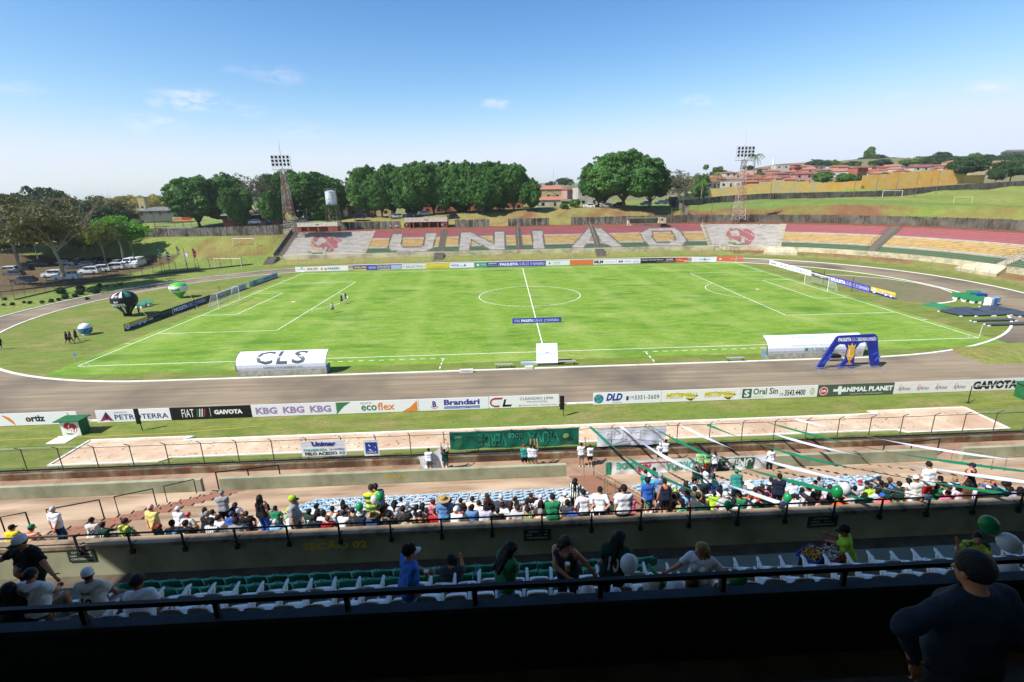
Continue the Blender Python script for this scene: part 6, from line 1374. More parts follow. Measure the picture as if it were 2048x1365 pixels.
# u v proto top bottom skin hair hat [prints] [k=row]
CR=[
(17,1052,'s1','ye','dg','b','short,k','cap,bk'),(50,1054,'s3','rst','bk','b','short,b','cap,gn'),(102,1014,'tbl','w','db','a','short,g','cap,lg'),
(181,1036,'s0','wl','gy','b','fade,k','cap,bk','20'),(206,1044,'s2','dn','gy','b','short,k','cap,bk','27'),(243,1037,'s8t','camo','dn','b','short,k',''),
(298,1010,'tbl','bf','dg','a','short,b','cap,sp'),(354,1014,'s0','w','lg','a','short,k','cap,w,gn'),(368,1028,'s3','wl','gy','b','short,b','cap,cr'),(343,1041,'s7','lb','dg','b','fade,k','cap,bk'),
(369,1041,'s6','bk','gy','b','short,k','','*'),(409,1024,'s1','bk','dg','a','short,g',''),(421,1039,'s0','vst','gy','b','short,k',''),(435,1030,'s5m','w','bl','a','short,k',''),(439,983,'tfs','gy','bk','a','short,g',''),
(469,1005,'s5','w','bk','a','long,b',''),(460,1025,'s1','bl','bk','a','short,b','cap,db'),(470,1036,'s0','gy','dg','b','afro,k','','#'),(430,1052,'s7','nv','dg','c','short,k','','k'),(491,1023,'s0','bk','dg','a','short,b',''),
(517,990,'tFt','bk','bl','a','longstraight,k',''),(530,1031,'s3','wl','lm','b','short,b',''),(551,1038,'s2','lb','gy','a','short,b','cap,lg'),(575,958,'twb','gy','dg','b','short,k','cap,lm,dn'),(578,1015,'s7','mt','gy','b','short,k','cap,lm'),
(583,1024,'s1','w','dg','a','short,g','cap,gy'),(585,1032,'s6','w','gy','b','fade,k','cap,nv'),(617,1019,'s0','dn','dg','c','afro,k','','7'),(634,1018,'s5','bk','bk','b','long,k',''),(645,1021,'s0','w','dg','b','afro,k',''),(628,1030,'s0','nv','bk','c','short,k',''),
(654,1032,'s0','rd','gy','a','short,n','','*'),(684,1011,'s1','dg','bk','b','short,k','cap,bk'),(684,1024,'s1','w','gy','a','short,b','cap,bk'),(705,1015,'s4','ol','bk','a','bun,b',''),(719,1021,'s6','nv','bf','a','short,k','bucket,lg'),
(736,1014,'s0','db','dg','b','short,k',''),(748,1010,'s1','nv','bk','b','short,k','cap,bk'),(745,1025,'s6','db','nv','b','short,b','straw,a'),(760,1003,'s1','bf','gy','a','short,b','cap,og'),(768,1009,'s1','gy','bk','a','short,b','cap,bk'),
(788,1001,'s5','w','bk','b','long,k','bucket,bk'),(777,1024,'s5m','bk','dg','b','short,k',''),(832,1010,'s4w','lg','bk','b','long,k','cap,bk'),(840,1023,'s7','bk','gy','b','short,k',''),(844,1006,'s5','w','bk','a','longstraight,k',''),(852,1017,'s0','bk','dg','b','fade,b',''),
(815,1030,'s4','mt','bk','b','bun,k',''),(867,999,'s4','pk','bk','a','bun,r',''),(871,1018,'s0','rd','bl','b','short,k','cap,bk','='),(740,965,'tf','hoop','dn','b','short,b','','-'),(750,967,'t0','bprt','bk','b','short,k',''),
(886,994,'tr0','sb','wl','a','short,g','straw,a'),(899,996,'s0','nv','bk','b','short,k',''),(910,1016,'s1','w','gy','a','short,g','cap,w'),(917,1011,'s4','rd','bk','a','short,g',''),(920,998,'s1','bk','bk','b','short,k',''),(940,1013,'s6','dg','bk','b','short,k','cap,br'),
(944,993,'s0','cm','bk','a','short,b',''),(943,1009,'s5','sb','bk','a','bun,k',''),(970,1011,'s6','lv','gy','b','short,k',''),(976,988,'s4','bk','bk','b','bun,b',''),(1002,990,'s6','dg','bk','a','short,g','cap,lg'),(995,1018,'s1','bk','bk','b','short,k','','='),(1005,1005,'s0','w','gy','b','short,k',''),
(1030,993,'s5','wl','bk','a','bun,b',''),(1033,1001,'s5','lg','gy','b','longstraight,k',''),(1035,1010,'s0','lg','dg','a','short,b',''),(1055,1013,'s7','gst','bk','b','afro,k',''),(1062,985,'s2','bk','bk','b','short,b','','19'),(1081,1001,'s5','dg','bk','b','longstraight,k',''),
(1081,1018,'s7','w','bk','a','short,g','','='),(1082,990,'s1','w','gy','a','short,g','cap,w'),(1106,990,'tfs','gn','nv','b','short,k',''),(1130,984,'s0','wl','gy','a','short,k','cap,w','10'),(1150,957,'tFa','gwst','bk','a','longstraight,k',''),(1151,1010,'s2','bl','dg','b','short,k',''),
(1168,981,'th','w','bk','a','short,k','capback,bk'),(1200,975,'th','w','bk','a','short,k',''),(1222,1018,'s3','rd','bk','b','short,k',''),(1250,944,'t0','w','bk','b','short,k','cap,bk'),(1293,941,'tf','tl','nv','a','short,k',''),(1300,950,'tf','tq','bk','b','short,k','cap,w'),(1298,957,'tf','bl','bl','d','afro,k',''),
(1309,935,'t0','w','gn','b','short,k',''),(1322,946,'t0','sb','dg','a','fade,g','cap,gy'),(1332,960,'tT','nv','nv','b','short,k',''),(1292,987,'t0','bk','bk','b','short,k','','k'),(1296,1006,'s7','w','gy','b','short,g','cap,gn','*'),
(1350,977,'s5','bk','gn','a','short,b','cap,lm'),(1355,989,'s6t','bk','bk','b','short,k',''),(1375,980,'s5','lb','bk','a','long,b',''),(1366,996,'s4','mt','bk','b','longstraight,k',''),(1397,988,'s6','dg','bk','b','short,k',''),(1408,998,'s1','dn','gy','c','short,k',''),
(1430,984,'s1','lm','bl','c','short,k',''),(1452,984,'s6','lg','bl','b','short,k','capback,lg'),(1393,932,'t0','dn','bk','b','short,k','','kid'),(1412,955,'tB','dn','nv','b','short,k',''),(1427,954,'tB','dn','bl','a','short,k','cap,bk'),(1418,932,'tFa','w','bk','b','longstraight,k',''),
(1467,970,'s5','flor','bk','a','bun,k',''),(1468,998,'s0','w','bk','c','afro,k','','7'),(1485,962,'s6','gy','bk','b','short,b',''),(1503,987,'s4w','w','dn','a','ponytail,n','cap,ol'),(1512,975,'s0','og','bk','b','short,b',''),(1524,993,'s0','dn','bk','b','short,k','','10'),(1517,973,'s5m','bl','bk','a','short,b',''),
(1535,985,'s0','bk','bk','b','short,k','cap,bk'),(1540,970,'s5','pk','bk','b','longstraight,k',''),(1545,956,'s1','w','bk','b','short,k',''),(1561,948,'tfx','nv','bk','b','fade,k','cap,bk'),(1556,999,'s0','dn','bk','b','short,k','','Rivero'),(1589,962,'s1','w','dn','b','short,k','cap,bk'),(1593,991,'s3','w','dn','b','fade,k',''),
(1593,983,'s5','w','bk','b','long,b','cap,lb'),(1617,970,'s2','w','bk','b','short,k',''),(1634,962,'s1','w','bk','a','short,k','cap,bk'),(1640,978,'s4b','sp','bk','b','longstraight,k',''),(1660,985,'s5','bk','bk','b','longstraight,k',''),(1675,987,'s0','dn','bk','b','short,k','cap,gn'),(1690,993,'s3','og','bk','c','afro,k',''),
(1707,986,'s3','lg','dg','c','fade,k',''),(1710,971,'s5','gy','bk','b','bun,k',''),(1758,954,'s0','gy','bk','a','short,b','cap,nv'),(1781,956,'s6','sb','bk','a','short,b','cap,br'),(1720,960,'s5','w','bk','b','short,k','cap,rd'),(1763,961,'s5','bk','bk','b','bun,k',''),(1800,963,'s0','dn','gy','b','short,k',''),(1773,966,'s0','dn','bk','b','short,k',''),
(1757,975,'s5','lv','bk','b','longstraight,k',''),(1745,969,'s1','lm','bk','b','short,b','cap,nv'),(1775,990,'s3','cr','bk','b','short,b','cap,bl'),(1803,993,'s3','camo','gy','b','fade,k','cap,bk'),(1840,953,'tfs','wl','gy','c','short,k','cap,w'),(1831,973,'t0','lg','bk','b','short,k','','k'),
(1866,925,'tfs','w','rd','b','short,k',''),(1873,967,'s5','gn','bk','c','afro,k',''),(1886,964,'s0','gn','bk','b','short,k','','9'),(1911,953,'s4w','w','bk','a','bun,y',''),(1918,969,'s4w','tie','bl','b','longstraight,k',''),(1948,926,'tFt','bk','dg','a','short,k','cap,nv'),(1945,967,'s0','w','bk','b','short,k','','10'),(1935,964,'s0','br','bk','b','fade,b',''),
(1983,958,'s9','bl','bk','b','short,k',''),(2005,961,'s9','tq','bk','b','short,k',''),(2017,962,'s5','bk','bk','b','bun,k',''),(2022,974,'s1','gy','bk','b','short,b',''),(2041,974,'s5','pu','bk','b','bun,k',''),(2044,985,'s0','gn','bk','b','short,k',''),
(1640,955,'s1','gy','dg','b','short,k','cap,bk'),(1730,985,'s5','bk','bk','b','longstraight,k',''),(1735,962,'s0','dn','bk','b','short,k',''),(957,1001,'s0','w','bk','a','short,b',''),(1440,971,'s5','w','bk','b','long,k',''),(1605,975,'s7','w','gn','b','short,k',''),(805,1012,'s0','dg','bk','b','short,k',''),(1390,973,'s0','ol','dg','b','short,k',''),
# beyond the seats: at the banners and the drums
(855,884,'W0','w','gy','b','short,k',''),(887,874,'Wu','dn','gy','b','short,k',''),(1048,888,'W0','tl','bk','a','short,b','cap,rd'),(1061,876,'Wr','w','gn','b','short,k',''),(1068,872,'Wu','w','gy','b','short,k',''),(1163,872,'Wr','w','gy','b','short,k',''),(1181,890,'W0','w','bk','b','short,k','','*'),
(1321,886,'Wr','w','dn','b','short,k','capback,w','*'),(1333,868,'Wr','w','dg','b','short,k',''),(1402,901,'W0','gst','wl','c','short,k',''),(1417,899,'WF','gst','og','b','longstraight,k',''),(1431,903,'WF','w','db','b','ponytail,k',''),(1545,893,'W1','w','bk','c','short,k',''),(1478,941,'tk','tl','nv','b','short,k','cap,gn'),
]
fr=random.Random(5)
for q in range(110):
    u=fr.uniform(1335,2040) if q<45 else fr.uniform(400,1340); v=fr.uniform(958,988)-(u-1335)*.012 if q<45 else fr.uniform(1004,1026)-(u-600)*.042
    if all(abs(u-c[0])>11 or abs(v-c[1])>9 for c in CR): CR.append((u,v,fr.choice(['s0','s1','s5','s3','s6','s2','s7']),fr.choice(['w','bk','dn','gn','lg','nv','w','dg','bl','gy','pk','w']),fr.choice(['bk','dg','gy','bl']),fr.choice('aabbc'),fr.choice(['short,k','short,b','long,k','bun,k','longstraight,b','fade,k']),fr.choice(['','','cap,bk','cap,w','cap,dn','']),''))
PR['s8t']=P_(sitp(lean=12,twist=-28,aL=(-.1,.34,.22),aR=(.42,-.02,.14),neckturn=-30,neckpitch=12),seed=31)
PR['s5m']=P_(sitp(lean=12,neckturn=-45),seed=32)
PR['s4w']=P_(sitp(lean=14,neckturn=-30),female=True,seed=33)
PR['s4b']=P_(sitp(lean=20,twist=10),female=True,fat=1.4,seed=34,top='tank')
PR['s6t']=P_(sitp(lean=26,twist=14,neckpitch=10),fat=1.35,top='tank',seed=35)
PR['twb']=P_(dict(lean=4,twist=-70,fL=(.16,.05,.08),fR=(-.14,-.02,.10),aL=(-.02,.26,.86),aR=(.12,-.20,.86)),fat=1.15,seed=36)
PR['tr0']=P_(dict(lean=4,aL=(-.17,.26,1.02),aR=(.17,.26,1.02)),seed=37,shirt_len=.05)
PR['tFa']=P_(dict(lean=4,neckturn=-40,aL=(-.05,.25,1.05),aR=(.2,.30,1.10)),female=True,bottom='long',top='long',seed=38,shirt_len=.08)
PR['tfx']=P_(dict(lean=4,aL=(-.12,.26,1.0),aR=(.12,.26,1.0)),fat=1.2,seed=39,bottom='long')
PR['tk']=P_(dict(lean=20,aL=(-.15,.3,.9),aR=(.15,.3,.9)),seed=40)
PR['W0']=PR['tfs'];PR['Wu']=PR['tu'];PR['Wr']=PR['tr'];PR['WF']=PR['tFs'];PR['W1']=PR['tF']
used={}; queue=[]
for e in CR:
    u,v,pn,top,bot,sk,hr,ht=e[:8]; ex=e[8] if len(e)>8 else ''
    pr=PR[pn]; hair=tuple(hr.split(',')); hat=tuple(ht.split(',')) if ht else None; sc=1.
    rz=random.uniform(-.25,.25)
    if pn[0]=='s':
        b_=seat_at(u,v+1); x,y,z=b_[2],b_[3],b_[4]; sc=max(.86,min(1.1,(b_[5]-z)/.84)); pose='seated'
        if ex=='k': sc=.72; 
    elif pn[0]=='W':
        # on the brick walkway before the fence, or leaning at the banner wall
        y=-59.6 if v<896 else -60.8; zf=-.42
        if u>1390 and u<1440: y=-62.6; zf=row_z(0)
        if u==1545: y=-62.7; zf=row_z(0)
        d=ray(u,v); t=(y-CAM[1])/d[1]; p=CAM+d*t; x,z=float(p[0]),zf; sc=max(.72,min(1.1,(p[2]-zf)/(2.2 if pn in('Wu',) and 0 else 1.72))); pose='standing'; rz=0
    else:
        kk={575:17,740:15,750:14,1250:18,1866:15,1948:14}.get(u); h0=1.72*({'k':.7,'kid':.8}.get(ex,1.)); h0={1412:1.2,1427:1.2}.get(u,h0)
        b_=stand_at(u,v,h0,kk); x,y,z=b_[2],b_[3],b_[4]; sc=max(.66,min(1.15,(b_[5]-z)/1.72)) if h0!=1.2 else 1; pose='standing'
    y_=y
    for (ux,uy) in used.get(round(y,1),[]):
        pass
    pr_=[]
    if ex in('20','27','7','19','10','9'): pr_=[(ex,.12,.33,.22 if len(ex)>1 else .11,'16181c' if top in('w','wl') else 'cfd2d4')]
    elif ex=='Rivero': pr_=[('Rivero',.22,.30,.26,'d8dad8')]
    elif ex=='*': pr_=[('O',.12,.36,.22,'c9ccd2' if top in('bk','rd') else '1c2420'),('X',.19,.29,.10,'c9ccd2' if top in('bk','rd') else '1c2420')]
    elif ex=='#': pr_=[('NYCC',.16,.24,.2,'b8bcc0')]
    elif ex=='=': pr_=[('SPORT CLUB',.22,.27,.24,'8fb4cc' if top=='rd' else 'b8b8b8' if top=='bk' else '2c3a3c'),('2023',.14,.19,.14,'8fb4cc' if top=='rd' else 'b8b8b8' if top=='bk' else '2c3a3c')]
    hd='bareheaded' if not hat else ('straw hat' if hat[0]=='straw' else HN.get(hat[1],'')+(' bucket hat' if hat[0]=='bucket' else ' cap'))
    garment=CN[top]; 
    if pn in('s7','tT','s4b','s6t','s4') : garment=garment.replace(' tee',' tank top').replace(' top tank','').replace(' top top',' top')
    if ex in('20','27','7','19','10','9'): garment=garment.replace(' tee',' jersey')+' numbered '+ex
    queue.append([u,v,pr,(x,y,z),rz,pose,garment,hd,top,bot,sk,hair,hat,sc,pr_,CN.get(bot,'').split(' tee')[0].split(' top')[0]])
queue.sort(key=lambda q:q[0])
base=lambda q:'%s person in %s, %s'%(q[5],q[6],q[7])
from collections import Counter
cnt=Counter(base(q) for q in queue)
short=lambda q:(q[6].split(',')[0]+(' and '+q[7] if q[7]!='bareheaded' else ''))
for i,q in enumerate(queue):
    L=base(q)
    if cnt[L]>1:
        # say who is next to them
        near=min((r for r in queue if r is not q and base(r)!=L and cnt[base(r)]==1),key=lambda r:abs(r[0]-q[0])+1.5*abs(r[1]-q[1]))
        L+=(', right of the ' if near[0]<q[0] else ', left of the ')+short(near)
    q.append(L)
cnt=Counter(q[-1] for q in queue); seen=Counter()
for q in queue:
    if cnt[q[-1]]>1:
        seen[q[-1]]+=1; 
        q[-1]=q[-1].replace(', bareheaded','')+(', nearer the camera' if q[1]==max(r[1] for r in queue if r[-1]==q[-1]) else ', farther back')
    q[-1]=' '.join(q[-1].split()[:16])
for q in queue:
    o=person(q[2],q[3],q[4],q[-1],top=q[8],bot=q[9],sk=q[10],hair=q[11],hat=q[12],scale=q[13],prints=q[14],group='spectators on the sunlit terrace')
# ---------------------------------------------------------------- people on the field and beyond
def walker(u,v,proto,top,bot,sk,label,rz=0,hat=None,z=0.,D=None,grp=None,sc=1.,hair='short,k'):
    p=Pz(u,v,z) if D is None else PD(u,v,D); return person(PR[proto],(p.x,p.y,p.z if D else z+.01),rz,label,top=top,bot=bot,sk=sk,hair=tuple(hair.split(',')),hat=hat,scale=sc,group=grp)
walker(666,626,'tw','w','bk','b','person in white tee and black shorts walking on the pitch',-2.2)
walker(684,609,'tw','dg','bk','b','person in dark grey tee walking left of the blue shirt on the pitch',-2.0); walker(692,605,'tw','bl','gy','b','person in blue tee walking on the penalty arc',-2.0)
walker(136,689,'tw','bk','bk','c','person in black walking nearest the track, left one of a trio',-1.2,grp='three people in black'); walker(143,688,'tw','dg','bk','b','person in black carrying nothing, middle of the walking trio',-1.3,grp='three people in black'); walker(154,684,'tw','bk','bk','c','person in black at the right of the walking trio',-1.4,grp='three people in black')
walker(3,700,'tw','bk','bk','b','person in black walking on the track at the left edge',.2); walker(280,630,'tfx','sb','bk','b','person in pale blue shirt standing beside the black balloon',2.4)
for i,(u,v,t_) in enumerate(((782,460,'w'),(793,460,'w'),(797,460,'bf'),(810,458,'dn'),(815,458,'ye'),(818,458,'bk'),(840,456,'w'),(885,458,'w'),(891,458,'bk'))):
    w=walker(u,v,'t0',t_,'dg','b','distant person in %s near the red entrance building, number %d from the left'%(CN[t_],i+1),1,z=7.55)
    w['label']='distant person in %s by the red entrance building, %s'%(CN[t_],('far left','left of the building','beside another at the left','before the left bay','before the left bay too','third before the left bay','inside the opening','at the right corner','right of all')[i])
# ---------------------------------------------------------------- people in the shaded upper tiers, modelled finer
HF=.0115
def near_person(u,v,D,h,floor,label,pose,rz=0,top='tee',**k):
    """u,v,D: surveyed place of the top of the head; the figure stands or sits on the tier floor below"""
    if not isinstance(D,float) or True:
        tz0=.84 if pose.get('pel',(0,0,.93))[2]<.3 else h
        if pose.get('lean',0)>20 : tz0-=.05
        if u!=1955: d_=ray(u,v); D=(floor+tz0-CAM[2])/d_[2]
    p=PD(u,v,D); seated=pose.get('pel',(0,0,.93))[2]<.3; z=floor; fk={a:k.pop(a) for a in list(k) if a in('female','fat','bottom','shirt_len','loose','seed')}
    pr=P_(pose,h=HF,top=top,**fk); tz=float(pr.o['head'].translation.z)+.115; sc=(p.z-z)/tz; c=k.pop('col'); hx=pr.o['head'].translation
    R2=Matrix.Rotation(rz,3,'Z')@hx; return person(pr,(p.x-R2.x*sc,p.y-R2.y*sc,z),rz,label,top=c[0],bot=c[1],sk=c[2],hair=c[3],hat=c[4] if len(c)>4 else None,scale=sc,face=True,prints=k.get('prints',()))
T1,T2,T3,T4=[t[2] for t in TIER]
near_person(35,1073,8.6,1.8,T3+.1,'person in black jersey and two-tone cap standing with arms spread',dict(lean=-2,twist=170,aL=(.62,-.25,1.02),aR=(-.72,-.05,1.12),pL=(0,0,-1),pR=(0,0,-1),neckturn=-30,neckpitch=8,hL='open',hR='open',fL=(.1,0,.08),fR=(-.1,0,.08),kL=(0,-1,0),kR=(0,-1,0)),top='jersey',fat=1.15,bottom='long',col=('bk','bk','b',('short','k'),('cap','w','dn')),prints=[('BRASIL',.20,.25,.2,'6c7672',True)])
sl=lambda **k:sitp(**k)
near_person(58,1138,7.9,.9,T4+.44,'seated person in white jersey numbered 9',sl(lean=10,twist=-6,neckpitch=8,aL=(-.12,.26,.14),aR=(.10,.28,.22),pR=(.8,-.2,-.6),hR='grip'),top='jersey',fat=1.3,col=('w','ol','b',('fade','k')),prints=[('9',.10,.30,.12,'1a2424'),('DLD',.36,.42,.16,'2c4a66')])
near_person(172,1138,8.2,.85,T4+.44,'seated person in white jersey numbered 10 with green and white cap',sl(lean=10,neckturn=35,aL=(-.12,.26,.12),aR=(.10,.26,.12)),top='jersey',col=('wl','gy','c',('short','k'),('cap','w','dn')),prints=[('10',.10,.28,.17,'1a2424'),('DLD',.33,.39,.16,'2c4a66')])
near_person(272,1152,7.0,.95,T4+.40,'person in plain white tee leaning forward on a folding chair',sl(lean=24,side=-10,neckpitch=16,aL=(-.1,.26,.12),aR=(.16,.26,.08)),fat=1.15,col=('w','bk','c',('afro','k')))
near_person(818,1090,8.2,1.8,T4,'person in bright blue shirt and black cap carrying a glass of beer',dict(lean=6,twist=-62,neckturn=-4,aL=(.26,.16,1.08),aR=(.14,-.14,.94),pL=(0,.4,-1),pR=(-.6,-1,0),hL='grip',hR='grip',fL=(.2,.12,.08),fR=(-.1,-.1,.08)),bottom='long',shirt_len=.05,col=('ml','lg','a',('short','k'),('cap','bk','w')))
near_person(902,1112,9.5,.9,T2+.40,'seated person in dark grey tee and black cap holding up a phone',sl(lean=8,aR=(.16,.34,.46),pR=(.3,-.2,-1),hR='grip',neckturn=-10),fat=1.2,col=('dg','bk','b',('short','k'),('cap','bk')))
near_person(1022,1085,8.4,1.68,T4,'person in green tee and pale jeans standing, looking down at the seats',dict(lean=5,twist=-58,neckpitch=30,aL=(.08,.34,1.0),aR=(.20,.22,1.02)),female=True,bottom='long',col=('gn','lb','a',('longstraight','k')))
near_person(1133,1075,8.4,1.72,T4,'person in dark tank top leaning forward with a cup of beer',dict(lean=20,twist=155,neckturn=50,neckpitch=10,aR=(-.04,-.36,1.04),aL=(.44,-.20,.88),pR=(-1,0,-.3),pL=(1,-.1,.5),hR='grip',kL=(0,-1,0),kR=(0,-1,0),fL=(.1,0,.08),fR=(-.1,0,.08)),female=True,fat=1.08,top='tank',bottom='long',shirt_len=.04,col=('dg','nv','a',('long','b')))
near_person(1240,1063,8.3,1.74,T4,'person in dark green jersey numbered 10 holding a white balloon',dict(lean=10,twist=-22,side=4,neckturn=-30,neckpitch=12,aL=(-.12,.3,1.02),aR=(.34,.30,1.0),hR='grip'),female=True,fat=1.1,top='jersey',bottom='long',shirt_len=.03,col=('dn','bk','a',('longstraight','k')),prints=[('10',.12,.36,.17,'d0d4d2')])
near_person(1403,1087,8.5,1.66,T4,'person in white and green jersey stretching one arm out to the left',dict(lean=8,twist=148,neckturn=-44,neckpitch=2,aR=(-.66,-.10,1.16),aL=(.22,-.22,.96),pR=(0,0,-1),pL=(1,0,0),hR='open',kL=(0,-1,0),kR=(0,-1,0),fL=(.1,-.0,.08),fR=(-.1,0,.08)),female=True,top='jersey',bottom='long',col=('w','db','a',('long','y')))
near_person(1690,1052,8.7,.95,T2+.25,'snack seller in yellow vest and black cap sitting beside two trays',sl(lean=16,twist=62,neckturn=2,neckpitch=6,aL=(-.30,.30,.20),aR=(-.10,.42,.26),fL=(-.34,.20,-.26),fR=(-.28,.36,-.26)),fat=1.05,bottom='long',col=('lm','bk','c',('short','k'),('cap','bk')),prints=[('2',.1,.3,.14,'1a1a1a')])
near_person(1958,1066,8.4,1.45,T3,'child in green patterned shirt looking back between the balloons',dict(lean=6,twist=165,neckturn=-20,aL=(.15,-.25,1.0),aR=(-.40,-.02,1.38),pR=(0,0,-1),kL=(0,-1,0),kR=(0,-1,0)),col=('camo','bk','b',('short','k')))
near_person(1382,1150,8.0,.8,T4+.2,'seated person with long hair, almost hidden behind the parapet and balloons',sl(lean=20,neckpitch=10),female=True,col=('cm','gy','a',('long','n')))
near_person(14,1168,7.4,.8,T4+.3,'seated person at the left edge, only the dark hair showing',sl(lean=14),female=True,col=('bk','bk','b',('long','k')))
# the bearded back of the spectator closest to the camera
near_person(1955,1107,3.3,1.8,14.1,'person in dark blue shirt with rolled sleeves standing closest to the camera',dict(lean=3,twist=6,neckturn=8,neckpitch=12,aL=(-.34,-.02,.98),aR=(.30,.06,.98),pL=(-1,.2,0)),top='long',fat=1.2,bottom='long',shirt_len=.1,seed=5,loose=.01,col=('denim','bk','b',('short','k')))
# ================================================================ TREES
LEAFM={}
def leafmat(name,c1,c2,tr=.25):
    m=mat('leaf_'+name,c1,.6,c2,.9,translucent=tr,spec=.25,lo=.35,hi=.65,c3=c1,scale3=.2); return m
LF_D=leafmat('ficus','3a6428','587f38'); LF_M=leafmat('mid','47682a','688a3a'); LF_B=leafmat('bright','4f8a1e','74a832',.35); LF_O=leafmat('olive','5a5d36','787342'); LF_Y=leafmat('yellowing','8a8330','a89a3e'); LF_K=leafmat('dark','2f4726','465e34'); LF_G=leafmat('greyish','565a42','6c6a50')
BARK=mat('bark','6b5c4c',.95,'3f352b',3,.4,c3='857666',scale3=1.); BARKL=mat('pale_bark','958a7a',.95,'6a5e50',3,.4)
_pr={}
def crown_data(kind,seed,n_cl,leafn,leaf,rx=1,rz=.62,holes=0.,csize=.2,thin=False):
    """leaf faces gathered in clumps over an uneven crown of unit radius; returns triangles as arrays"""
    r=np.random.default_rng(seed); V=[]; C=[]
    lobes=[]
    for _ in range(15 if not thin else 10): a_=r.uniform(0,6.28); q_=r.uniform(.15,.62); lobes.append((np.array((q_*math.cos(a_),q_*math.sin(a_),r.uniform(-.42,.50)*(1.15-q_))),r.uniform(.30,.46)))
    lobes.append((np.array((0,0,.05)),.62))
    cl=[]
    while len(cl)<n_cl:
        c,R=lobes[r.integers(len(lobes))]; d=r.normal(size=3); d/=np.linalg.norm(d); d[2]=d[2]*.9+.1
        p=c+d*R*(r.uniform(.86,1.04) if not thin else r.uniform(.35,1.05)); p[2]*=rz*1.15
        if any(np.linalg.norm((p/np.array((1,1,rz*1.15))-c2))<R2*.80 for c2,R2 in lobes) and not thin: continue
        if p[2]<-rz*.72: continue
        if r.random()<.16: p=p*r.uniform(1.04,1.16)
        cl.append(p)
    for p in cl:
        s=csize*r.uniform(.6,1.25); k=int(leafn*r.uniform(.7,1.2)); d=r.normal(size=(k,3)); d/=np.linalg.norm(d,axis=1)[:,None]; d[:,2]=np.abs(d[:,2])*.9-.25
        q=p+d*s*r.uniform(.45,1.,(k,1))*np.array((1,1,.75)); a=r.normal(size=(k,3)); a/=np.linalg.norm(a,axis=1)[:,None]; nrm=d+r.normal(size=(k,3))*.45; nrm/=np.linalg.norm(nrm,axis=1)[:,None]
        t=np.cross(nrm,a); t/=np.linalg.norm(t,axis=1)[:,None]; b=np.cross(nrm,t); L=leaf*r.uniform(.6,1.3,(k,1))
        V.append(np.stack([q-t*L*.5,q+b*L*.42,q+t*L*.5,q-b*L*.42],1))
    if not thin:
        for c,R in lobes:   # shaded inner mass of each lobe
            d=r.normal(size=(90,3)); d/=np.linalg.norm(d,axis=1)[:,None]; q=(c+d*R*.80)*np.array((1,1,rz*1.15)); q=q[q[:,2]>-rz*.72]; d=d[:len(q)]; a=r.normal(size=(len(q),3)); t=np.cross(d,a); t/=np.linalg.norm(t,axis=1)[:,None]; b=np.cross(d,t); L=.16
            V.append(np.stack([q-t*L,q+b*L,q+t*L,q-b*L],1))
    V=np.concatenate(V); n=len(V); return V.reshape(-1,3),np.arange(n*4).reshape(n,4)
def limbs(seed,h,rx,rz,bare,nb=7,fork=.32,r0=.035,fine=False):
    r=np.random.default_rng(seed+99); b=MB(); top=h
    cz=bare+rz*.35
    b.tube([(0,0,-.05),(.01*r.normal(),.01*r.normal(),bare*.5),(.02*r.normal(),.02*r.normal(),bare)],[r0*1.35,r0,r0*.85],8)
    for i in range(nb):
        a=2*math.pi*i/nb+r.uniform(-.4,.4); R=rx*r.uniform(.45,.85); z1=bare+rz*r.uniform(.5,1.2); e=(R*math.cos(a),R*math.sin(a),z1); m=(R*.4*math.cos(a+.2),R*.4*math.sin(a+.2),bare+(z1-bare)*.45)
        b.tube([(0,0,bare*.93),m,e],[r0*.6,r0*.38,r0*.12],5)
        if fine:
            for j in range(5):
                a2=a+r.uniform(-.7,.7); t=r.uniform(.3,.95); s_=Vector(m).lerp(Vector(e),t); e2=s_+Vector((math.cos(a2),math.sin(a2),r.uniform(.3,1.1)))*rx*r.uniform(.2,.42); b.tube([s_,s_.lerp(e2,.5)+Vector((0,0,.02)),e2],[r0*.2,r0*.12,r0*.04],4,cap=False)
                for q in range(3): e3=s_.lerp(e2,.5)+Vector((r.uniform(-.2,.2),r.uniform(-.2,.2),r.uniform(.1,.3)))*rx; b.tube([s_.lerp(e2,.5),e3],[r0*.10,r0*.03],3,cap=False)
    return b
def treeproto(key,leafm,bark,seed,ncl,ln_,leaf,rx,rz,bare,thin=False,csize=.2,fine=False,nb=7,r0=.035):
    """crown half-width 1 unit; trunk `bare` units before the crown"""
    V,F=crown_data(key,seed,ncl,ln_,leaf,rx,rz,csize=csize,thin=thin); V=V.copy(); V[:,2]+=bare+rz*.72
    cm=npmesh('crown',(V,F),leafm,smooth=False); tm=limbs(seed,1,1.,rz,bare,nb=nb,fine=fine,r0=r0).mesh('trunk',bark); _pr[key]=(cm,tm,float(V[:,2].max()),float(np.abs(V[:,0]).max()))
for q_,(sd_,rz_) in enumerate(((1,.80),(2,.88),(3,.84),(13,.95))): treeproto('ficus%d'%q_,LF_D,BARK,sd_,400,64,.056,1,rz_,.16,csize=.155,r0=.05)
treeproto('mid0',LF_M,BARK,4,200,46,.075,1,.75,.25,csize=.2); treeproto('dark0',LF_K,BARK,5,200,46,.075,1,.7,.25,csize=.2); treeproto('dark1',LF_K,BARK,6,200,46,.075,1,.9,.2,csize=.2)
treeproto('olive0',LF_O,BARKL,7,330,30,.055,1,.55,.55,thin=True,csize=.17,fine=True,r0=.028); treeproto('olive1',LF_O,BARKL,8,330,30,.055,1,.6,.5,thin=True,csize=.17,fine=True,r0=.028)
treeproto('grey0',LF_G,BARKL,9,240,26,.05,1,.95,.3,thin=True,csize=.18,fine=True)
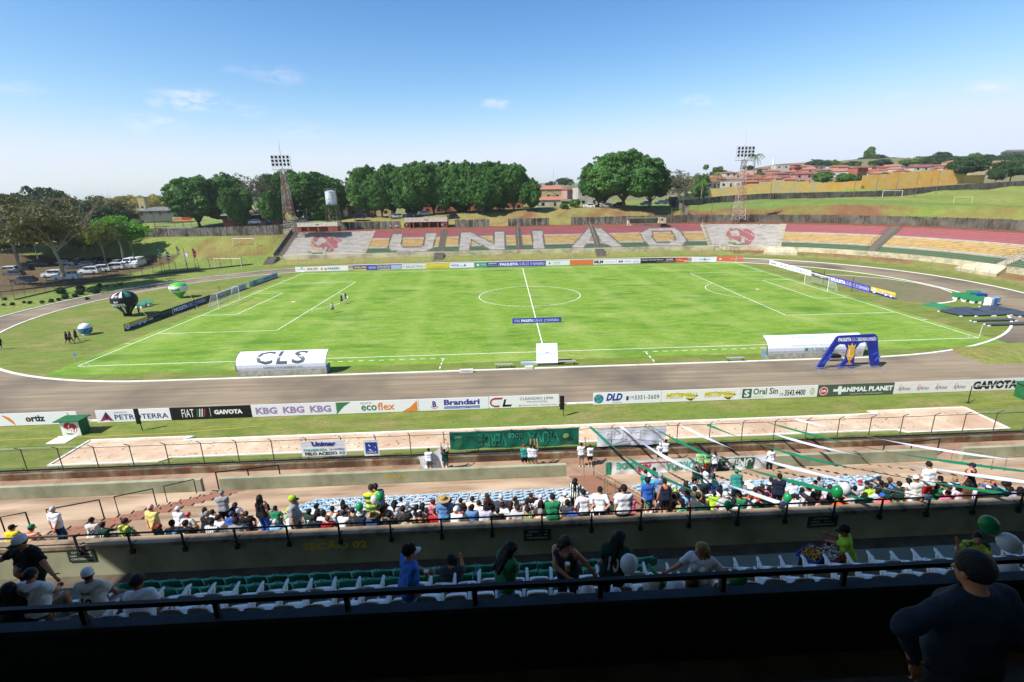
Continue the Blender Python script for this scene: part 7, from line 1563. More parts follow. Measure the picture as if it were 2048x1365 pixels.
treeproto('bright0',LF_B,BARKL,10,210,40,.06,1,.5,.62,csize=.17,thin=True,fine=True,r0=.026); treeproto('yellow0',LF_Y,BARK,11,170,40,.08,1,.6,.3,csize=.2); treeproto('half0',leafmat('half','5a6a24','7a8030',.3),BARKL,12,240,30,.05,1,.55,.6,thin=True,csize=.16,fine=True,r0=.026)
def tree(key,label,u,vtop,vbase,D,half_u,group=None,name='tree'):
    """a tree at depth D: crown top, foot and half-width measured in the view"""
    b=PD(u,vbase,D); t=PD(u,vtop,D); w=half_u*D/FPX*1.12; h=t.z-b.z; cm,tm,H0,W0=_pr[key]; z=gz(b.x,b.y)
    if abs(b.z-z)>6: pass
    o=thing(name,label,'tree',(b.x,b.y,b.z-.15),random.uniform(0,6.28),group,(w/W0*1.0,w/W0*1.0,h/H0)); link('trunk',tm,o); link('crown',cm,o); return o
G1='big dark ficus trees behind the far wall'
for k,(key,u,vt,vb,D,hu,lab) in enumerate([('ficus0',400,348,457,178,66,'broad dark ficus left of the bare pale tree'),('ficus1',462,344,452,186,44,'dark ficus half hidden behind the broad left one'),
 ('ficus2',568,340,446,184,38,'dark ficus behind the left floodlight tower'),('ficus3',640,342,444,184,58,'dark ficus behind the white water tank'),('ficus3',478,372,457,166,30,'low dark ficus covering the left half of the red building'),('ficus0',545,378,455,166,24,'low dark ficus covering the right end of the red building'),('ficus1',600,338,446,190,50,'dark ficus between the floodlight tower and the water tank'),
 ('ficus0',738,328,440,180,42,'leftmost ficus of the long central clump'),('ficus2',790,325,437,180,42,'second ficus of the long central clump, above the parked silver car'),('ficus3',842,321,433,178,46,'ficus right above the red entrance building'),
 ('ficus1',893,320,431,178,42,'ficus of the central clump above the right end of the red building'),('ficus0',940,320,429,178,44,'brightest ficus in the middle of the central clump'),('ficus3',985,321,427,177,40,'ficus of the central clump before the brick porch'),
 ('ficus2',1028,324,425,177,38,'ficus near the right end of the central clump'),('ficus1',1060,352,423,174,24,'smallest ficus at the right end of the central clump'),('ficus2',815,345,434,176,30,'low front ficus of the central clump'),('ficus1',965,350,428,173,34,'low front ficus before the tiled porch'),('ficus0',765,338,438,177,40,'ficus filling the gap at the left of the central clump'),('ficus2',868,330,432,181,40,'ficus behind the right half of the red building'),('ficus3',915,326,431,181,40,'ficus behind the brightest one'),('ficus1',1008,330,427,180,38,'ficus behind the right part of the central clump')]):
    tree(key,lab,u,vt,vb,D,hu,G1)
for key,u,vt,vb,D,hu,lab in (('ficus0',1247,298,413,180,82,'main body of the huge round ficus between street and houses'),('ficus1',1197,322,414,184,40,'left shoulder of the huge round ficus'),('ficus2',1300,320,413,184,40,'right shoulder of the huge round ficus')): tree(key,lab,u,vt,vb,D,hu,'huge round ficus group by the street')
tree('grey0','thin greyish tree between the dark ficus and the floodlight tower',518,344,445,176,40); tree('grey0','greyish bushy tree right of the huge round ficus',1362,338,415,200,32)
tree('mid0','green bushes right of the greyish tree by the street',1398,346,408,210,22); tree('mid0','small round green tree before the white two-storey house',1150,397,418,178,12); tree('mid0','low shrub beside the small round tree',1128,405,422,176,10,name='shrub')
# wood on the left
WL='trees of the wood left of the car park'
LT=[('olive0',40,384,535,112,80,'large thin olive tree at the left edge'),('olive1',125,400,548,106,76,'sparse pale-limbed tree over the white pickups'),('olive0',-20,380,560,110,60,'thin tree cut by the left edge'),
 ('half0',75,440,515,125,36,'half green tree before the sparse ones'),('half0',212,437,528,118,44,'yellowish green spreading tree over the white cars'),('bright0',246,428,512,124,60,'bright green spreading tree over the parked vans'),('bright0',268,440,515,128,34,'smaller bright green tree beside the vans'),
 ('olive1',170,388,500,150,56,'brown olive tree behind the car park'),('dark0',95,370,480,175,54,'dark green tree rising above the left wood'),('dark1',15,382,495,160,50,'dark tree at the far left of the wood'),('olive0',215,388,490,165,52,'brown olive tree at the right end of the wood'),
 ('dark0',150,398,495,150,60,'dark tree deep in the left wood'),('dark1',60,400,500,145,56,'dark tree behind the sparse tree'),('mid0',262,420,470,180,24,'green tree where the wood meets the road'),('olive1',250,400,480,172,40,'olive tree beside the road end'),('dark0',200,400,492,156,44,'dark tree above the yellowish one'),('mid0',120,378,478,185,40,'green treetop beyond the left wood')]
LT+=[('dark1',-10,384,505,150,60,'dark tree behind the left edge tree'),('dark0',120,398,500,140,56,'dark low tree behind the sparse pale one'),('dark1',185,402,498,142,48,'dark tree behind the front row of cars'),('dark0',232,410,498,146,34,'dark tree at the car park end'),('dark0',35,420,512,136,48,'dark low crown over the left cars')]
for a in LT: tree(*a[:1],a[6],*a[1:6],group=WL)
for u,vt,D,hu in ((236,393,300,22),(262,388,310,26),(292,390,305,26),(318,387,300,24),(345,392,310,20)): tree('yellow0','yellow flowering tree far behind the grey roof, %s'%{236:'leftmost of the row',262:'second of the row',292:'middle of the row',318:'fourth of the row',345:'rightmost, by the ficus'}[u],u,vt,424,D,hu,'yellow trees beyond the road')
# trees of the hill and the skyline
HT=[(1250+0,0,0,0,0)]
sky_t=[(1490,352,366,400,14),(1620,340,352,400,18),(1700,322,338,410,22),(1760,318,334,410,22),(1820,318,334,405,24),(1862,312,332,410,22),(1895,314,334,400,22),(1925,312,334,405,22),(1960,312,334,400,24),(1995,312,336,400,24),(2030,318,338,390,20),(1405,360,372,470,14),(1440,340,372,430,30),(1470,345,372,430,24),(1390,368,380,460,10),(1530,340,362,440,16),(1560,338,358,450,22),(1600,336,356,450,18),(1628,318,350,440,26),(1660,320,346,440,22),(1690,328,345,440,20),(1740,308,340,450,26),(1738,293,330,455,12),(1775,314,338,440,26),(1810,316,336,440,24),(1845,312,334,440,20),(1880,303,332,440,30),(1910,312,334,430,20),(1945,306,332,430,20),(1975,308,332,430,24),(2010,306,335,420,26),(2040,304,335,420,22),(1100,362,376,430,12),(1130,355,374,440,18),(1075,368,378,400,10),(1345,352,376,330,14)]
for i,(u,vt,vb,D,hu) in enumerate(sky_t): tree(('dark0','mid0','dark1')[i%3],'dark tree on the hill skyline, %s'%('tallest, rising above the rest' if u==1738 else '%s along the ridge from the left'%ORD(sorted(x[0] for x in sky_t).index(u))),u,vt,vb,D,hu,'trees along the skyline')
ht=[(1645,342,370,265,22,'dense green tree behind the yellow wall, left one'),(1688,346,372,258,24,'dense green tree behind the yellow wall, middle one'),(1715,350,374,258,16,'dense green tree behind the yellow wall, right one'),(1930,312,356,250,38,'broad dark mango tree among the houses at the right'),(2020,314,362,240,34,'large dark tree cut by the right edge of the hill'),(1990,335,366,232,16,'small tree over the dark wall at the right'),(1570,356,370,290,10,'small round tree among the roofs'),(1518,345,360,310,13,'round tree among the roofs behind the palm'),(1768,344,354,270,8,'small dark tree between the houses of the hill')]
for u,vt,vb,D,hu,lab in ht: tree('mid0' if hu<30 and hu!=16 else 'dark0',lab,u,vt,vb,D,hu)
# palms
def palm(label,u,vt,vb,D,hu,n=16,seed=0):
    b=PD(u,vb,D); t=PD(u,vt,D); h=(t.z-b.z); w=hu*D/FPX; o=thing('palm_tree',label,'palm',(b.x,b.y,b.z-.2)); hz=h-w*.35
    MB().tube([(0,0,0),(.1,0,hz*.5),(0,0,hz)],[.32,.24,.2],8).build('trunk',BARKL,o); b_=MB(); r=random.Random(seed)
    for i in range(n):
        a=2*math.pi*i/n+r.uniform(-.2,.2); up=r.uniform(-.2,.9); pts=[Vector((0,0,hz))+Vector((math.cos(a)*w*t_,math.sin(a)*w*t_,w*(up*t_-1.0*t_*t_))) for t_ in (0,.25,.5,.75,1.)]
        s=Vector((-math.sin(a),math.cos(a),0))
        for j in range(4):
            for q in(-1,1):
                for z_ in range(3):
                    p=pts[j].lerp(pts[j+1],z_/3); e=p+s*q*w*.2*(1-.15*j)+Vector((0,0,-w*.14))+(pts[j+1]-pts[j])*.6; b_.add([p,p+(pts[j+1]-pts[j])*.22,e],[(0,1,2)])
    b_.build('fronds',LF_M,o); return o
palm('tall royal palm beside the right floodlight tower',1505,305,372,262,17); palm('shorter palm left of the right floodlight tower',1433,342,385,235,14,seed=2); palm('bushy palm right of the greyish tree by the street',1402,360,400,205,13,seed=3)
palm('small palm far behind between the two ficus groups',1142,362,385,330,8,seed=4)
# ================================================================ HOUSES
ROOFM=[mat('roof_tile_a','a56650',.9,'86503e',1.5,stretch=(4,1,1)),mat('roof_tile_b','b47a64',.9,'936050',1.5,stretch=(4,1,1)),mat('roof_tile_c','955a4a',.9,'744638',1.5,stretch=(4,1,1))]
WALLM=[mat('wall_white','b9b4aa',.9,'a09a8e',.7),mat('wall_cream','b3a27c',.9,'9a8a68',.7),mat('wall_terracotta','9a5f46',.9,'8a5440',.7),mat('wall_bluegrey','7f8c9a',.9,'727d8a',.7),mat('wall_pink','b08a80',.9,'9c7a70',.7)]
WIN=mat('window_dark','20262c',.25); DOOR=mat('door_brown','4b3325',.7); GREYR=mat('fibre_roof','77756e',.9,'5e5c56',1.5)
WN={0:'white',1:'cream',2:'terracotta',3:'blue grey',4:'pink'}
def house(label,x,y,z,w,d,h,rz,wm,rm,kind='gable',group=None,st=1):
    o=thing('house',label,'house',(x,y,z),rz,group); MB().box((-w/2,-d/2,-3),(w/2,d/2,h)).build('wall',wm,o)
    e=.35; rh=d*.15
    if kind=='gable': b=MB().add([(-w/2-e,-d/2-e,h-.05),(w/2+e,-d/2-e,h-.05),(w/2+e,d/2+e,h-.05),(-w/2-e,d/2+e,h-.05),(-w/2-e,0,h+rh),(w/2+e,0,h+rh)],[(0,1,5,4),(2,3,4,5),(1,2,5),(3,0,4),(3,2,1,0)])
    elif kind=='hip': q=min(w,d)*.45; b=MB().add([(-w/2-e,-d/2-e,h-.05),(w/2+e,-d/2-e,h-.05),(w/2+e,d/2+e,h-.05),(-w/2-e,d/2+e,h-.05),(-w/2+q,0,h+rh),(w/2-q,0,h+rh)],[(0,1,5,4),(2,3,4,5),(1,2,5),(3,0,4),(3,2,1,0)])
    else: b=MB().box((-w/2-.1,-d/2-.1,h),(w/2+.1,d/2+.1,h+.35))
    b.build('roof',rm,o)
    for s in range(st):
        z0=.9+s*2.9; n=max(1,int(w/3.4))
        for i in range(n):
            xx=-w/2+w*(i+.5)/n
            if i==n//2 and s==0 and n>1: MB().box((xx-.45,-d/2-.04,0),(xx+.45,-d/2+.02,2.1)).build('door',DOOR,o)
            else: MB().box((xx-.6,-d/2-.04,z0),(xx+.6,-d/2+.02,z0+1.1)).build('window',WIN,o)
    return o
hr=random.Random(21)
rows=[(1388,1560,374,262,'lowest street, left of the tower'),(1400,1600,368,285,'second street above the yellow wall'),(1430,1640,362,305,'third street above the yellow wall'),(1450,1650,357,325,'fourth street behind the palm'),(1490,1640,351,350,'fifth street behind the palm'),(1540,1740,346,350,'middle row of the hill'),(1560,1760,341,372,'upper middle row'),(1640,1900,349,305,'right block, lowest row'),(1660,1910,344,322,'right block, second row'),(1680,1900,338,345,'right block, third row'),(1760,1905,353,285,'row behind the ochre wall'),(1080,1152,387,300,'rear row between the ficus groups'),(1072,1152,394,270,'middle row between the ficus groups'),(1085,1150,402,240,'front row between the ficus groups'),(1520,1680,341,392,'top left row under the trees'),(1900,2030,338,320,'row beyond the mango tree')]
for (u0,u1,v,D,rn) in rows:
    u=u0; j=0; v+=6 if v<356 else 2
    while u<u1:
        w=hr.uniform(6.5,10.5); d=hr.uniform(6,9); wm=hr.choice([0,0,0,0,1,1,4,2,3]); kd=hr.choice(['gable','hip','hip','gable','gable','flat','gable']); rm=hr.choice(ROOFM) if kd!='flat' else GREYR
        p=PD(u+hr.uniform(-3,3),v+hr.uniform(-2,2),D); zt=gz(p.x,p.y); z=min(p.z,zt+2.5); two=hr.random()<.15
        house('%s house, %s roof, %s from left, %s'%(WN[wm],'flat grey' if kd=='flat' else 'tiled '+kd,ORD(j),rn),p.x,p.y,z,w,d,hr.uniform(2.7,3.2)+(2.6 if two else 0),hr.uniform(-.6,.6)+.2+(1.57 if hr.random()<.3 else 0),WALLM[wm],rm,kd,'houses on the hillside',2 if two else 1); u+=w/D*FPX*hr.uniform(.95,1.15); j+=1
for i in range(34):   # garden trees between the roofs
    u=hr.uniform(1400,1900); D=hr.uniform(275,380); v=377-(D-265)*.36-(u-1400)*.014
    tree('mid0' if i%2 else 'dark0','garden tree among the roofs, %s from the left'%ORD(i),u,v-hr.uniform(7,13),v+2,D,hr.uniform(5,9),'garden trees among the hillside houses')
def hs_(label,u,v,D,w,d,h,rz,wm,rm,kind,st=1): p=PD(u,v,D); return house(label,p.x,p.y,p.z,w,d,h,rz,wm,rm,kind,None,st)
hs_('tall white two-storey house with grey balcony beside the huge ficus',1182,411,205,13,9,7.0,.1,WALLM[0],GREYR,'flat',2)
hs_('white garage house with grey roof left of the tall white house',1096,416,196,9,8,3.0,0,WALLM[0],ROOFM[1],'gable'); hs_('house with broad orange roof above the ficus trunks',1078,400,215,18,10,4.2,0,WALLM[1],ROOFM[1],'gable')
hs_('low tiled porch house behind the central ficus trunks',995,421,196,20,8,3.6,0,WALLM[2],ROOFM[2],'gable'); hs_('brick house with dark porch behind the central trunks',890,427,198,16,8,3.4,0,WALLM[2],ROOFM[0],'gable'); hs_('tan house with arches behind the left central trunks',745,432,196,16,8,3.4,0,WALLM[1],ROOFM[2],'hip')
hs_('low white house with orange roof behind the water tank',655,436,200,15,8,3.4,0,WALLM[0],ROOFM[1],'gable'); hs_('cream block house on the right ridge beside the dark tree',1965,345,300,18,10,6.0,-.2,WALLM[1],ROOFM[1],'flat',2)
hs_('long pale school building on the skyline left of the houses',1565,345,440,20,12,4,0,WALLM[1],GREYR,'flat',1); hs_('grey roofed hall at the right end of the skyline',2050,313,420,30,12,3.5,-.1,GREYR,GREYR,'gable')
hs_('grey roofed shed far behind the left field',322,430,262,16,12,2.2,.2,GREYR,GREYR,'hip'); hs_('square concrete tower block beside the shed roof',290,420,285,3.5,3.5,6.5,0,WALLM[1],GREYR,'flat')
hs_('brick three-level house on the right of the hill',1895,353,305,12,9,6,.1,WALLM[2],GREYR,'flat',2); hs_('mint gabled house high on the hill',1787,346,350,9,8,4,.1,mat('wall_mint','86a89c',.9),GREYR,'gable'); hs_('pale pink tall house on the hill',1838,349,335,9,8,6,0,WALLM[4],GREYR,'flat',2)
hs_('light blue roofed shed on the hill',1668,347,370,14,9,3.2,0,WALLM[3],mat('blue_roof','7fb4c8',.7),'gable'); hs_('blue grey long house in the middle of the hill',1735,357,310,14,8,4,.05,WALLM[3],GREYR,'flat')
# dark red commerce building and wall behind the left trees
p0,p1=PD(448,456,172),PD(562,450,176); o=thing('building','dark red low building with grey roof behind the left trees','building',tuple(p0),math.atan2((p1-p0).y,(p1-p0).x)); L=(p1-p0).length
MB().box((0,0,-1),(L,9,3.9)).build('wall',mat('dark_red_wall','5c1e24',.85,'4a181c',.6),o); MB().add([(-.5,-.5,3.9),(L+.5,-.5,3.9),(L+.5,9.5,3.9),(-.5,9.5,3.9),(-.5,4.5,5.6),(L+.5,4.5,5.6)],[(0,1,5,4),(2,3,4,5),(1,2,5),(3,0,4)]).build('roof',GREYR,o)
for i in range(4): MB().box((L*.2+i*4.6,-.05,-.2),(L*.2+i*4.6+2.4,.02,2.4)).build('door',WIN,o)
# yellow wall of the hill in lengths
YW=mat('yellow_wall','f2c565',.9,'dab878',.4,world=True,stretch=(1,1,2),c3='cdbf98',scale3=.22); YWO=mat('ochre_wall','e3ac42',.9,'d0a050',.5,world=True,c3='d2b078',scale3=.3)
pts=[(1330,398,387+14,205),(1420,378,393,225),(1540,362,390,232),(1640,367,384,238),(1722,362,379,240),(1722,352,378,241),(1830,343,371,246),(1925,340,365,250),(1925,352,364,250),(1968,350,362,250)]
for i in range(len(pts)-1):
    (ua,ta,ba,Da),(ub,tb,bb,Db)=pts[i],pts[i+1]
    if ua==ub: continue
    A,B=PD(ua,ba,Da),PD(ub,bb,Db); hA=(PD(ua,ta,Da)-A).z; hB=(PD(ub,tb,Db)-B).z; w=thing('yellow_wall',('pale block wall by the street corner','faded yellow wall left of the floodlight tower','yellow wall with grey patches right of the tower','peeling yellow wall before the dense trees','','tall ochre wall in the middle of the hill','ochre wall climbing to the mango tree','','short yellow wall under the mango tree')[i],'wall',tuple(A)); d=B-A
    n=max(2,int(d.length/6)); b=MB()
    for j in range(n):
        t0,t1=j/n,(j+1)/n; a=d*t0;c=d*t1; h0=hA+(hB-hA)*t0+(.0 if j%2 else .12); 
        MB().add([(a.x,a.y,a.z-3),(c.x,c.y,c.z-3),(c.x,c.y+.25,c.z-3),(a.x,a.y+.25,a.z-3),(a.x,a.y,a.z+h0),(c.x,c.y,c.z+h0),(c.x,c.y+.25,c.z+h0),(a.x,a.y+.25,a.z+h0)],[(0,1,5,4),(1,2,6,5),(3,0,4,7),(2,3,7,6),(4,5,6,7)]).build('wall_panel',(YW,YWO)[i in(3,5,6)] if i else WALLM[0],w)
# ================================================================ CARS
GL=mat('car_glass','10161c',.15,spec=.6); TYR=mat('tyre','15151a',.8); RIM=mat('rim','8a8a8c',.4,metal=.6); LAMP=mat('lamp_glass','c9ccd0',.2); TAIL=mat('tail_lamp','7a1418',.3)
def carbody(L,W,H,kind):
    prof={'hatch':[(0,.38),(.02,.62),(.22,.70),(.36,1.),(.80,1.),(.97,.66),(1,.35)],'sedan':[(0,.38),(.02,.60),(.26,.68),(.40,1.),(.68,1.),(.84,.72),(.99,.66),(1,.36)],'suv':[(0,.36),(.02,.62),(.22,.68),(.34,1.),(.90,1.),(.99,.64),(1,.32)],'pickup':[(0,.36),(.02,.62),(.24,.68),(.36,1.),(.58,1.),(.64,.66),(1,.64),(1,.34)],'van':[(0,.34),(.02,.58),(.14,.66),(.24,1.),(.97,1.),(1,.9),(1,.30)]}[kind]
    return prof
def carproto(kind,L,W,H):
    b=MB(); pr=carbody(L,W,H,kind); up=[(x*L-L/2,z*H) for x,z in pr]; pts=[(-L/2+.05,.22)]+up+[(L/2-.05,.22)]; n=len(pts); vs=[]
    belt=.66*H
    for s in(-1,1):
        for x,z in pts: vs.append((x*(1 if z<belt+.02 else .985),s*(W/2 if z<belt+.02 else W/2*.82),z))
    fs=[tuple(range(n))[::-1],tuple(range(n,2*n))]+[(i,(i+1)%n,(i+1)%n+n,i+n) for i in range(n)]
    b.add(vs,fs); body=b
    g=MB(); ro=[p for p in up if p[1]>belt+.05*H]; i0=[i for i,p in enumerate(up) if p[1]>belt+.05*H]
    a=up[i0[0]-1]; e=up[i0[-1]+1]; r0,r1=up[i0[0]],up[i0[-1]]
    for s in(-1,1):
        m_=lambda x,z,k=1.012:(x,s*W/2*(1 if z<belt+.02 else .82)*k+(0),z)
        A=(a[0]+.28,belt+.02);B=(r0[0]+.06,H*.93);C=(r1[0]-.06,H*.93);D=(e[0]-(.28 if kind!='pickup' else .06),belt+.02); md=(A[0]+D[0])/2
        y0=W/2*.985+.012;y1=W/2*.845+.012
        for q0,q1 in((0,.46),(.5,1)):
            lo=lambda t:(A[0]+(D[0]-A[0])*t,s*y0,belt+.03); hi=lambda t:(B[0]+(C[0]-B[0])*t,s*y1,H*.92)
            g.add([lo(q0),lo(q1),hi(q1),hi(q0)],[(0,1,2,3) if s<0 else (3,2,1,0)])
    def pane(p,q,k):
        dx=q[0]-p[0];dz=q[1]-p[1];L_=math.hypot(dx,dz);nx,nz=-dz/L_*.015,dx/L_*.015; P=(p[0]+dx*.15+nx*(1),p[1]+dz*.15+nz);Q=(p[0]+dx*.88+nx,p[1]+dz*.88+nz)
        g.add([(P[0],-W/2*.86,P[1]),(P[0],W/2*.86,P[1]),(Q[0],W/2*.76,Q[1]),(Q[0],-W/2*.76,Q[1])],[(3,2,1,0)])
    pane(a,r0,1); pane(r1,e,1)
    return body.mesh('body',paint('d8d9da',.3)),g.mesh('windows',GL)
WHEEL=MB().lathe([(.0,-.11),(.2,-.11),(.31,-.09),(.33,-.04),(.33,.04),(.31,.09),(.2,.11),(.0,.11)],14).mesh('tyre',TYR,True); RIMM=MB().lathe([(0,.115),(.19,.115),(.2,.10)],10).mesh('rim',RIM)
CARP={k:(carproto(k,*d),d) for k,d in dict(hatch=(3.9,1.7,1.5),sedan=(4.5,1.75,1.45),suv=(4.4,1.85,1.7),pickup=(5.3,1.9,1.8),van=(5.4,2.0,2.3)).items()}
CCOL=dict(white='d6d7d8',silver='8f9296',grey='4e5256',black='16181b',dark='22272e',blue='28486e',red='7a1e22')
def car(label,kind,col,u,v,ang,D=None,z=None,grp='cars in the shaded car park'):
    (bm_,gm),(L,W_,H_)=CARP[kind]; p=Pz(u,v,z) if D is None else PD(u,v,D); zz=gz(p.x,p.y) if z is None or True else z; zz=p.z if D is not None else z
    o=thing('parked_car',label,kind if kind in('van','pickup') else 'car',(p.x,p.y,zz),math.radians(ang),grp)
    c=link('body',bm_,o); setm(c,paint(CCOL[col],.3)); link('windows',gm,o)
    for sx in(-1,1):
        for sy in(-1,1):
            w=link('wheel',WHEEL,o,(sx*L*.31,sy*(W_/2-.1),.33)); w.rotation_euler=(math.pi/2,0,0); r=link('rim',RIMM,w); r.scale=(1,1,-sy)
        MB().box((sx*(L/2-.02)-.02,-W_/2+.1,H_*.42),(sx*(L/2-.02)+.02,-W_/2+.45,H_*.52)).build('headlight' if sx<0 else 'tail_light',LAMP if sx<0 else TAIL,o); MB().box((sx*(L/2-.02)-.02,W_/2-.45,H_*.42),(sx*(L/2-.02)+.02,W_/2-.1,H_*.52)).build('headlight' if sx<0 else 'tail_light',LAMP if sx<0 else TAIL,o)
    return o
for a in [('white pickup nearest the fence in the car park','pickup','white',135,559,8),('white car left of the nearest white pickup','suv','white',108,554,8),('grey car beside people at the left of the car park','sedan','grey',50,566,10),('white car right behind the nearest pickup','suv','white',180,547,10),
 ('white SUV in the front row right of the trunk','suv','white',203,543,14),('white SUV second from the right in the front row','suv','white',230,539,14),('white pickup at the right end of the front row','pickup','white',252,537,14),('white van behind the front row','van','white',262,533,100),('white minibus at the right end of the car park','van','white',276,532,100),
 ('grey pickup between two trunks','pickup','grey',150,540,12),('silver hatchback in the middle row','hatch','silver',172,534,12),('white hatchback behind the grey pickup','hatch','white',128,532,10),('dark hatchback left of the vans','hatch','black',212,527,100),('dark SUV in the rear row of the car park','suv','dark',196,526,100),('blue grey hatchback in the rear row','hatch','blue',160,527,100),
 ('black hatchback under the dark trees','hatch','black',50,545,8),('silver sedan under the dark trees','sedan','silver',68,537,8),('dark sedan at the left under the trees','sedan','dark',88,536,8),('white car at the left edge of the car park','suv','white',18,546,8),('grey car behind the one at the left edge','hatch','grey',30,553,8),('silver car at the right of the rear row','hatch','silver',235,531,100),('dark car beside the minibus','hatch','dark',290,528,100)]:
    car(a[0],a[1],a[2],a[3],a[4],a[5],z=.6)
for a in [('silver sedan parked left of the red building','sedan','silver',792,436,4,172),('dark sedan beside the silver one','sedan','dark',820,434,4,173),('silver hatchback over the red building roof','hatch','silver',848,431,4,174),('dark car right of the red building roof','hatch','dark',905,437,4,170),('white hatchback by the dark red building','hatch','white',511,448,4,168),('blue car by the dark red building','hatch','blue',540,446,4,168),
 ('black van under the ficus behind the wall','suv','black',718,438,4,170),('silver car under the huge ficus, left one','sedan','silver',1212,415,4,180),('white car parked under the huge ficus','sedan','white',1322,409,6,186),('silver car under the huge ficus, right one','hatch','silver',1292,411,4,184),('dark hatchback under the huge ficus','hatch','dark',1238,413,4,181),('dark car at the street corner','hatch','black',1345,402,20,200),('grey car by the left floodlight tower','hatch','grey',603,445,4,168),('white car left of the small tree','hatch','white',1178,416,4,180)]:
    car(a[0],a[1],a[2],a[3],a[4],a[5],D=a[6],grp='cars parked along the street behind the far wall')
# ================================================================ TOWERS, TANK, SMALL BUILDINGS
def lattice(b,p,w0,w1,h,n,r=.05,z0=0):
    cs=lambda t:[(sx*(w0+(w1-w0)*t)/2,sy*(w0+(w1-w0)*t)/2,z0+h*t) for sx,sy in((-1,-1),(1,-1),(1,1),(-1,1))]
    for i in range(n):
        A,B=cs(i/n),cs((i+1)/n)
        for j in range(4):
            b.tube([A[j],B[j]],r,4,cap=False); k=(j+1)%4; b.tube([A[j],B[k]],r*.6,3,cap=False); b.tube([A[k],B[j]],r*.6,3,cap=False); b.tube([B[j],B[k]],r*.6,3,cap=False)
RUST=mat('rusty_lattice','8a5146',.8,'a89f96',.35,world=True,c3='b5aca4',scale3=.2,lo=.45,hi=.6)
def floodlight(label,u,vb,vt,D,cols,rws,mirror=1,rz=0):
    b=PD(u,vb,D); t=PD(u,vt,D); h=t.z-b.z; o=thing('floodlight_tower',label,'floodlight',tuple(b),rz); hh=h*.80; m=MB(); lattice(m,b,3.0,1.0,hh,13,.07); m.build('lattice_mast',RUST,o)
    w=5.4; m=MB(); z0,z1=hh-.2,hh+h*.16+.2
    for x in np.linspace(-w/2,w/2,7): m.tube([(x,-.3,z0),(x,-.3,z1)],.04,4)
    for z in np.linspace(z0,z1,5): m.tube([(-w/2,-.3,z),(w/2,-.3,z)],.04,4); 
    m.box((-w/2,-.9,z0-.08),(w/2,.4,z0)); m.build('platform_frame',mat('frame_grey','8d8f90',.6,metal=.4),o)
    lm=MB().lathe([(.05,0),(.34,.12),(.40,.32)],10).mesh('shade',mat('lamp_housing','8c9094',.4,metal=.5)); gm=MB().lathe([(0,.27),(.37,.27)],10).mesh('lens',mat('lamp_dark','2a2d30',.2))
    zt=z1
    for r_ in range(rws):
        for c in range(cols):
            l_=link('lamp',lm,o,(-w/2+w*(c+.5)/cols,-.45,zt-.45-r_*1.0)); l_.rotation_euler=(math.radians(105),0,0); g=link('lens',gm,l_)
    MB().tube([(0,0,hh),(0,0,h+2.4)],.05,5).tube([(0,0,h+2.4),(0,0,h+4)],.02,4).build('lightning_rod',RUST,o); return o
floodlight('tall rusty floodlight tower with three rows of lamps on the left',583,462,309,152,5,3); floodlight('rusty floodlight tower with lamp frame on the right beside the palm',1477,440,292,158,5,3)
p=PD(1508,441,153); o=thing('plinth','cream stepped concrete plinth at the foot of the right floodlight tower','plinth',tuple(Pz(1476,443,7.6))); MB().box((-1.6,0,-.2),(1.6,1.5,.9)).box((-1.1,.3,.9),(1.1,1.5,1.7)).build('blocks',CRM,o)
# water tank on its braced stand
b0=PD(668,446,158); o=thing('water_tank','white cylindrical water tank on a yellowish braced stand','tank',tuple(b0)); hst=(PD(668,410,158)-b0).z; ht_=(PD(668,383,158)-b0).z-hst; m=MB(); lattice(m,0,3.4,3.0,hst,2,.13); m.box((-2.2,-1.9,hst-.1),(1.9,1.9,hst+.1)); m.build('stand',mat('stand_ochre','8a8458',.8,'6b6648',1),o)
m=MB().lathe([(0,0),(1.55,0),(1.6,.1),(1.6,ht_-.2),(1.5,ht_-.05),(.3,ht_+.15),(0,ht_+.15)],24,c=(0,0,hst+.1)); m.build('tank',mat('tank_white','d3d6da',.5,'b9bcc0',1,stretch=(1,1,.3)),o,smooth=False)
m=MB().lathe([(1.75,0),(1.75,.04)],16,c=(0,0,hst+ht_+.7)); 
for t in range(8): a=t*math.pi/4; m.tube([(1.7*math.cos(a),1.7*math.sin(a),hst+ht_-.1),(1.7*math.cos(a),1.7*math.sin(a),hst+ht_+.75)],.03,4)
for z in(0,.35,.7): m.tube([(1.7*math.cos(t*math.pi/6),1.7*math.sin(t*math.pi/6),hst+ht_+z+.02) for t in range(13)],.03,4)
m.build('top_rail',MATS['frame_grey'],o)
BR=mat('red_brick_paint','8a4a3c',.9,'75403a',.8)
def kiosk(label,u0,u1,vt,vb,D,open_,bars=(),txt='BAR',name='bar_building'):
    A,B=PD(u0,vb,D),PD(u1,vb,D); T=PD(u0,vt,D); L=(B-A).length; h=T.z-A.z; o=thing(name,label,'building',tuple(A),math.atan2((B-A).y,(B-A).x)); fr=h*.42
    MB().box((0,2.6,0),(L,2.8,h-.1)).build('back_wall',BR,o); MB().box((-.1,-.1,h-fr),(L+.1,.15,h)).box((L-.0,.15,h-fr),(L+.1,2.9,h)).box((-.1,.15,h-fr),(0,2.9,h)).build('fascia',mat('fascia_cream','c9beae',.85,'b0a594',1),o); MB().box((-.1,.15,h-.12),(L+.1,2.9,h-.02)).build('roof',GREYR,o)
    for a,c in bars: MB().box((a*L,0,0),(c*L,.3,h-fr-.003)).build('pillar',BR,o)
    for s in (0,1): MB().box((s*(L-.2),.32,0),(s*(L-.2)+.2,2.6,h-.12)).build('side_wall',BR,o)
    P=Print(); P.text(txt,L*.46,h-fr*.66,L*.56,h-fr*.32,'4a3a36',1,.03); P.build('lettering',o,loc=(0,-.105,0)); return o
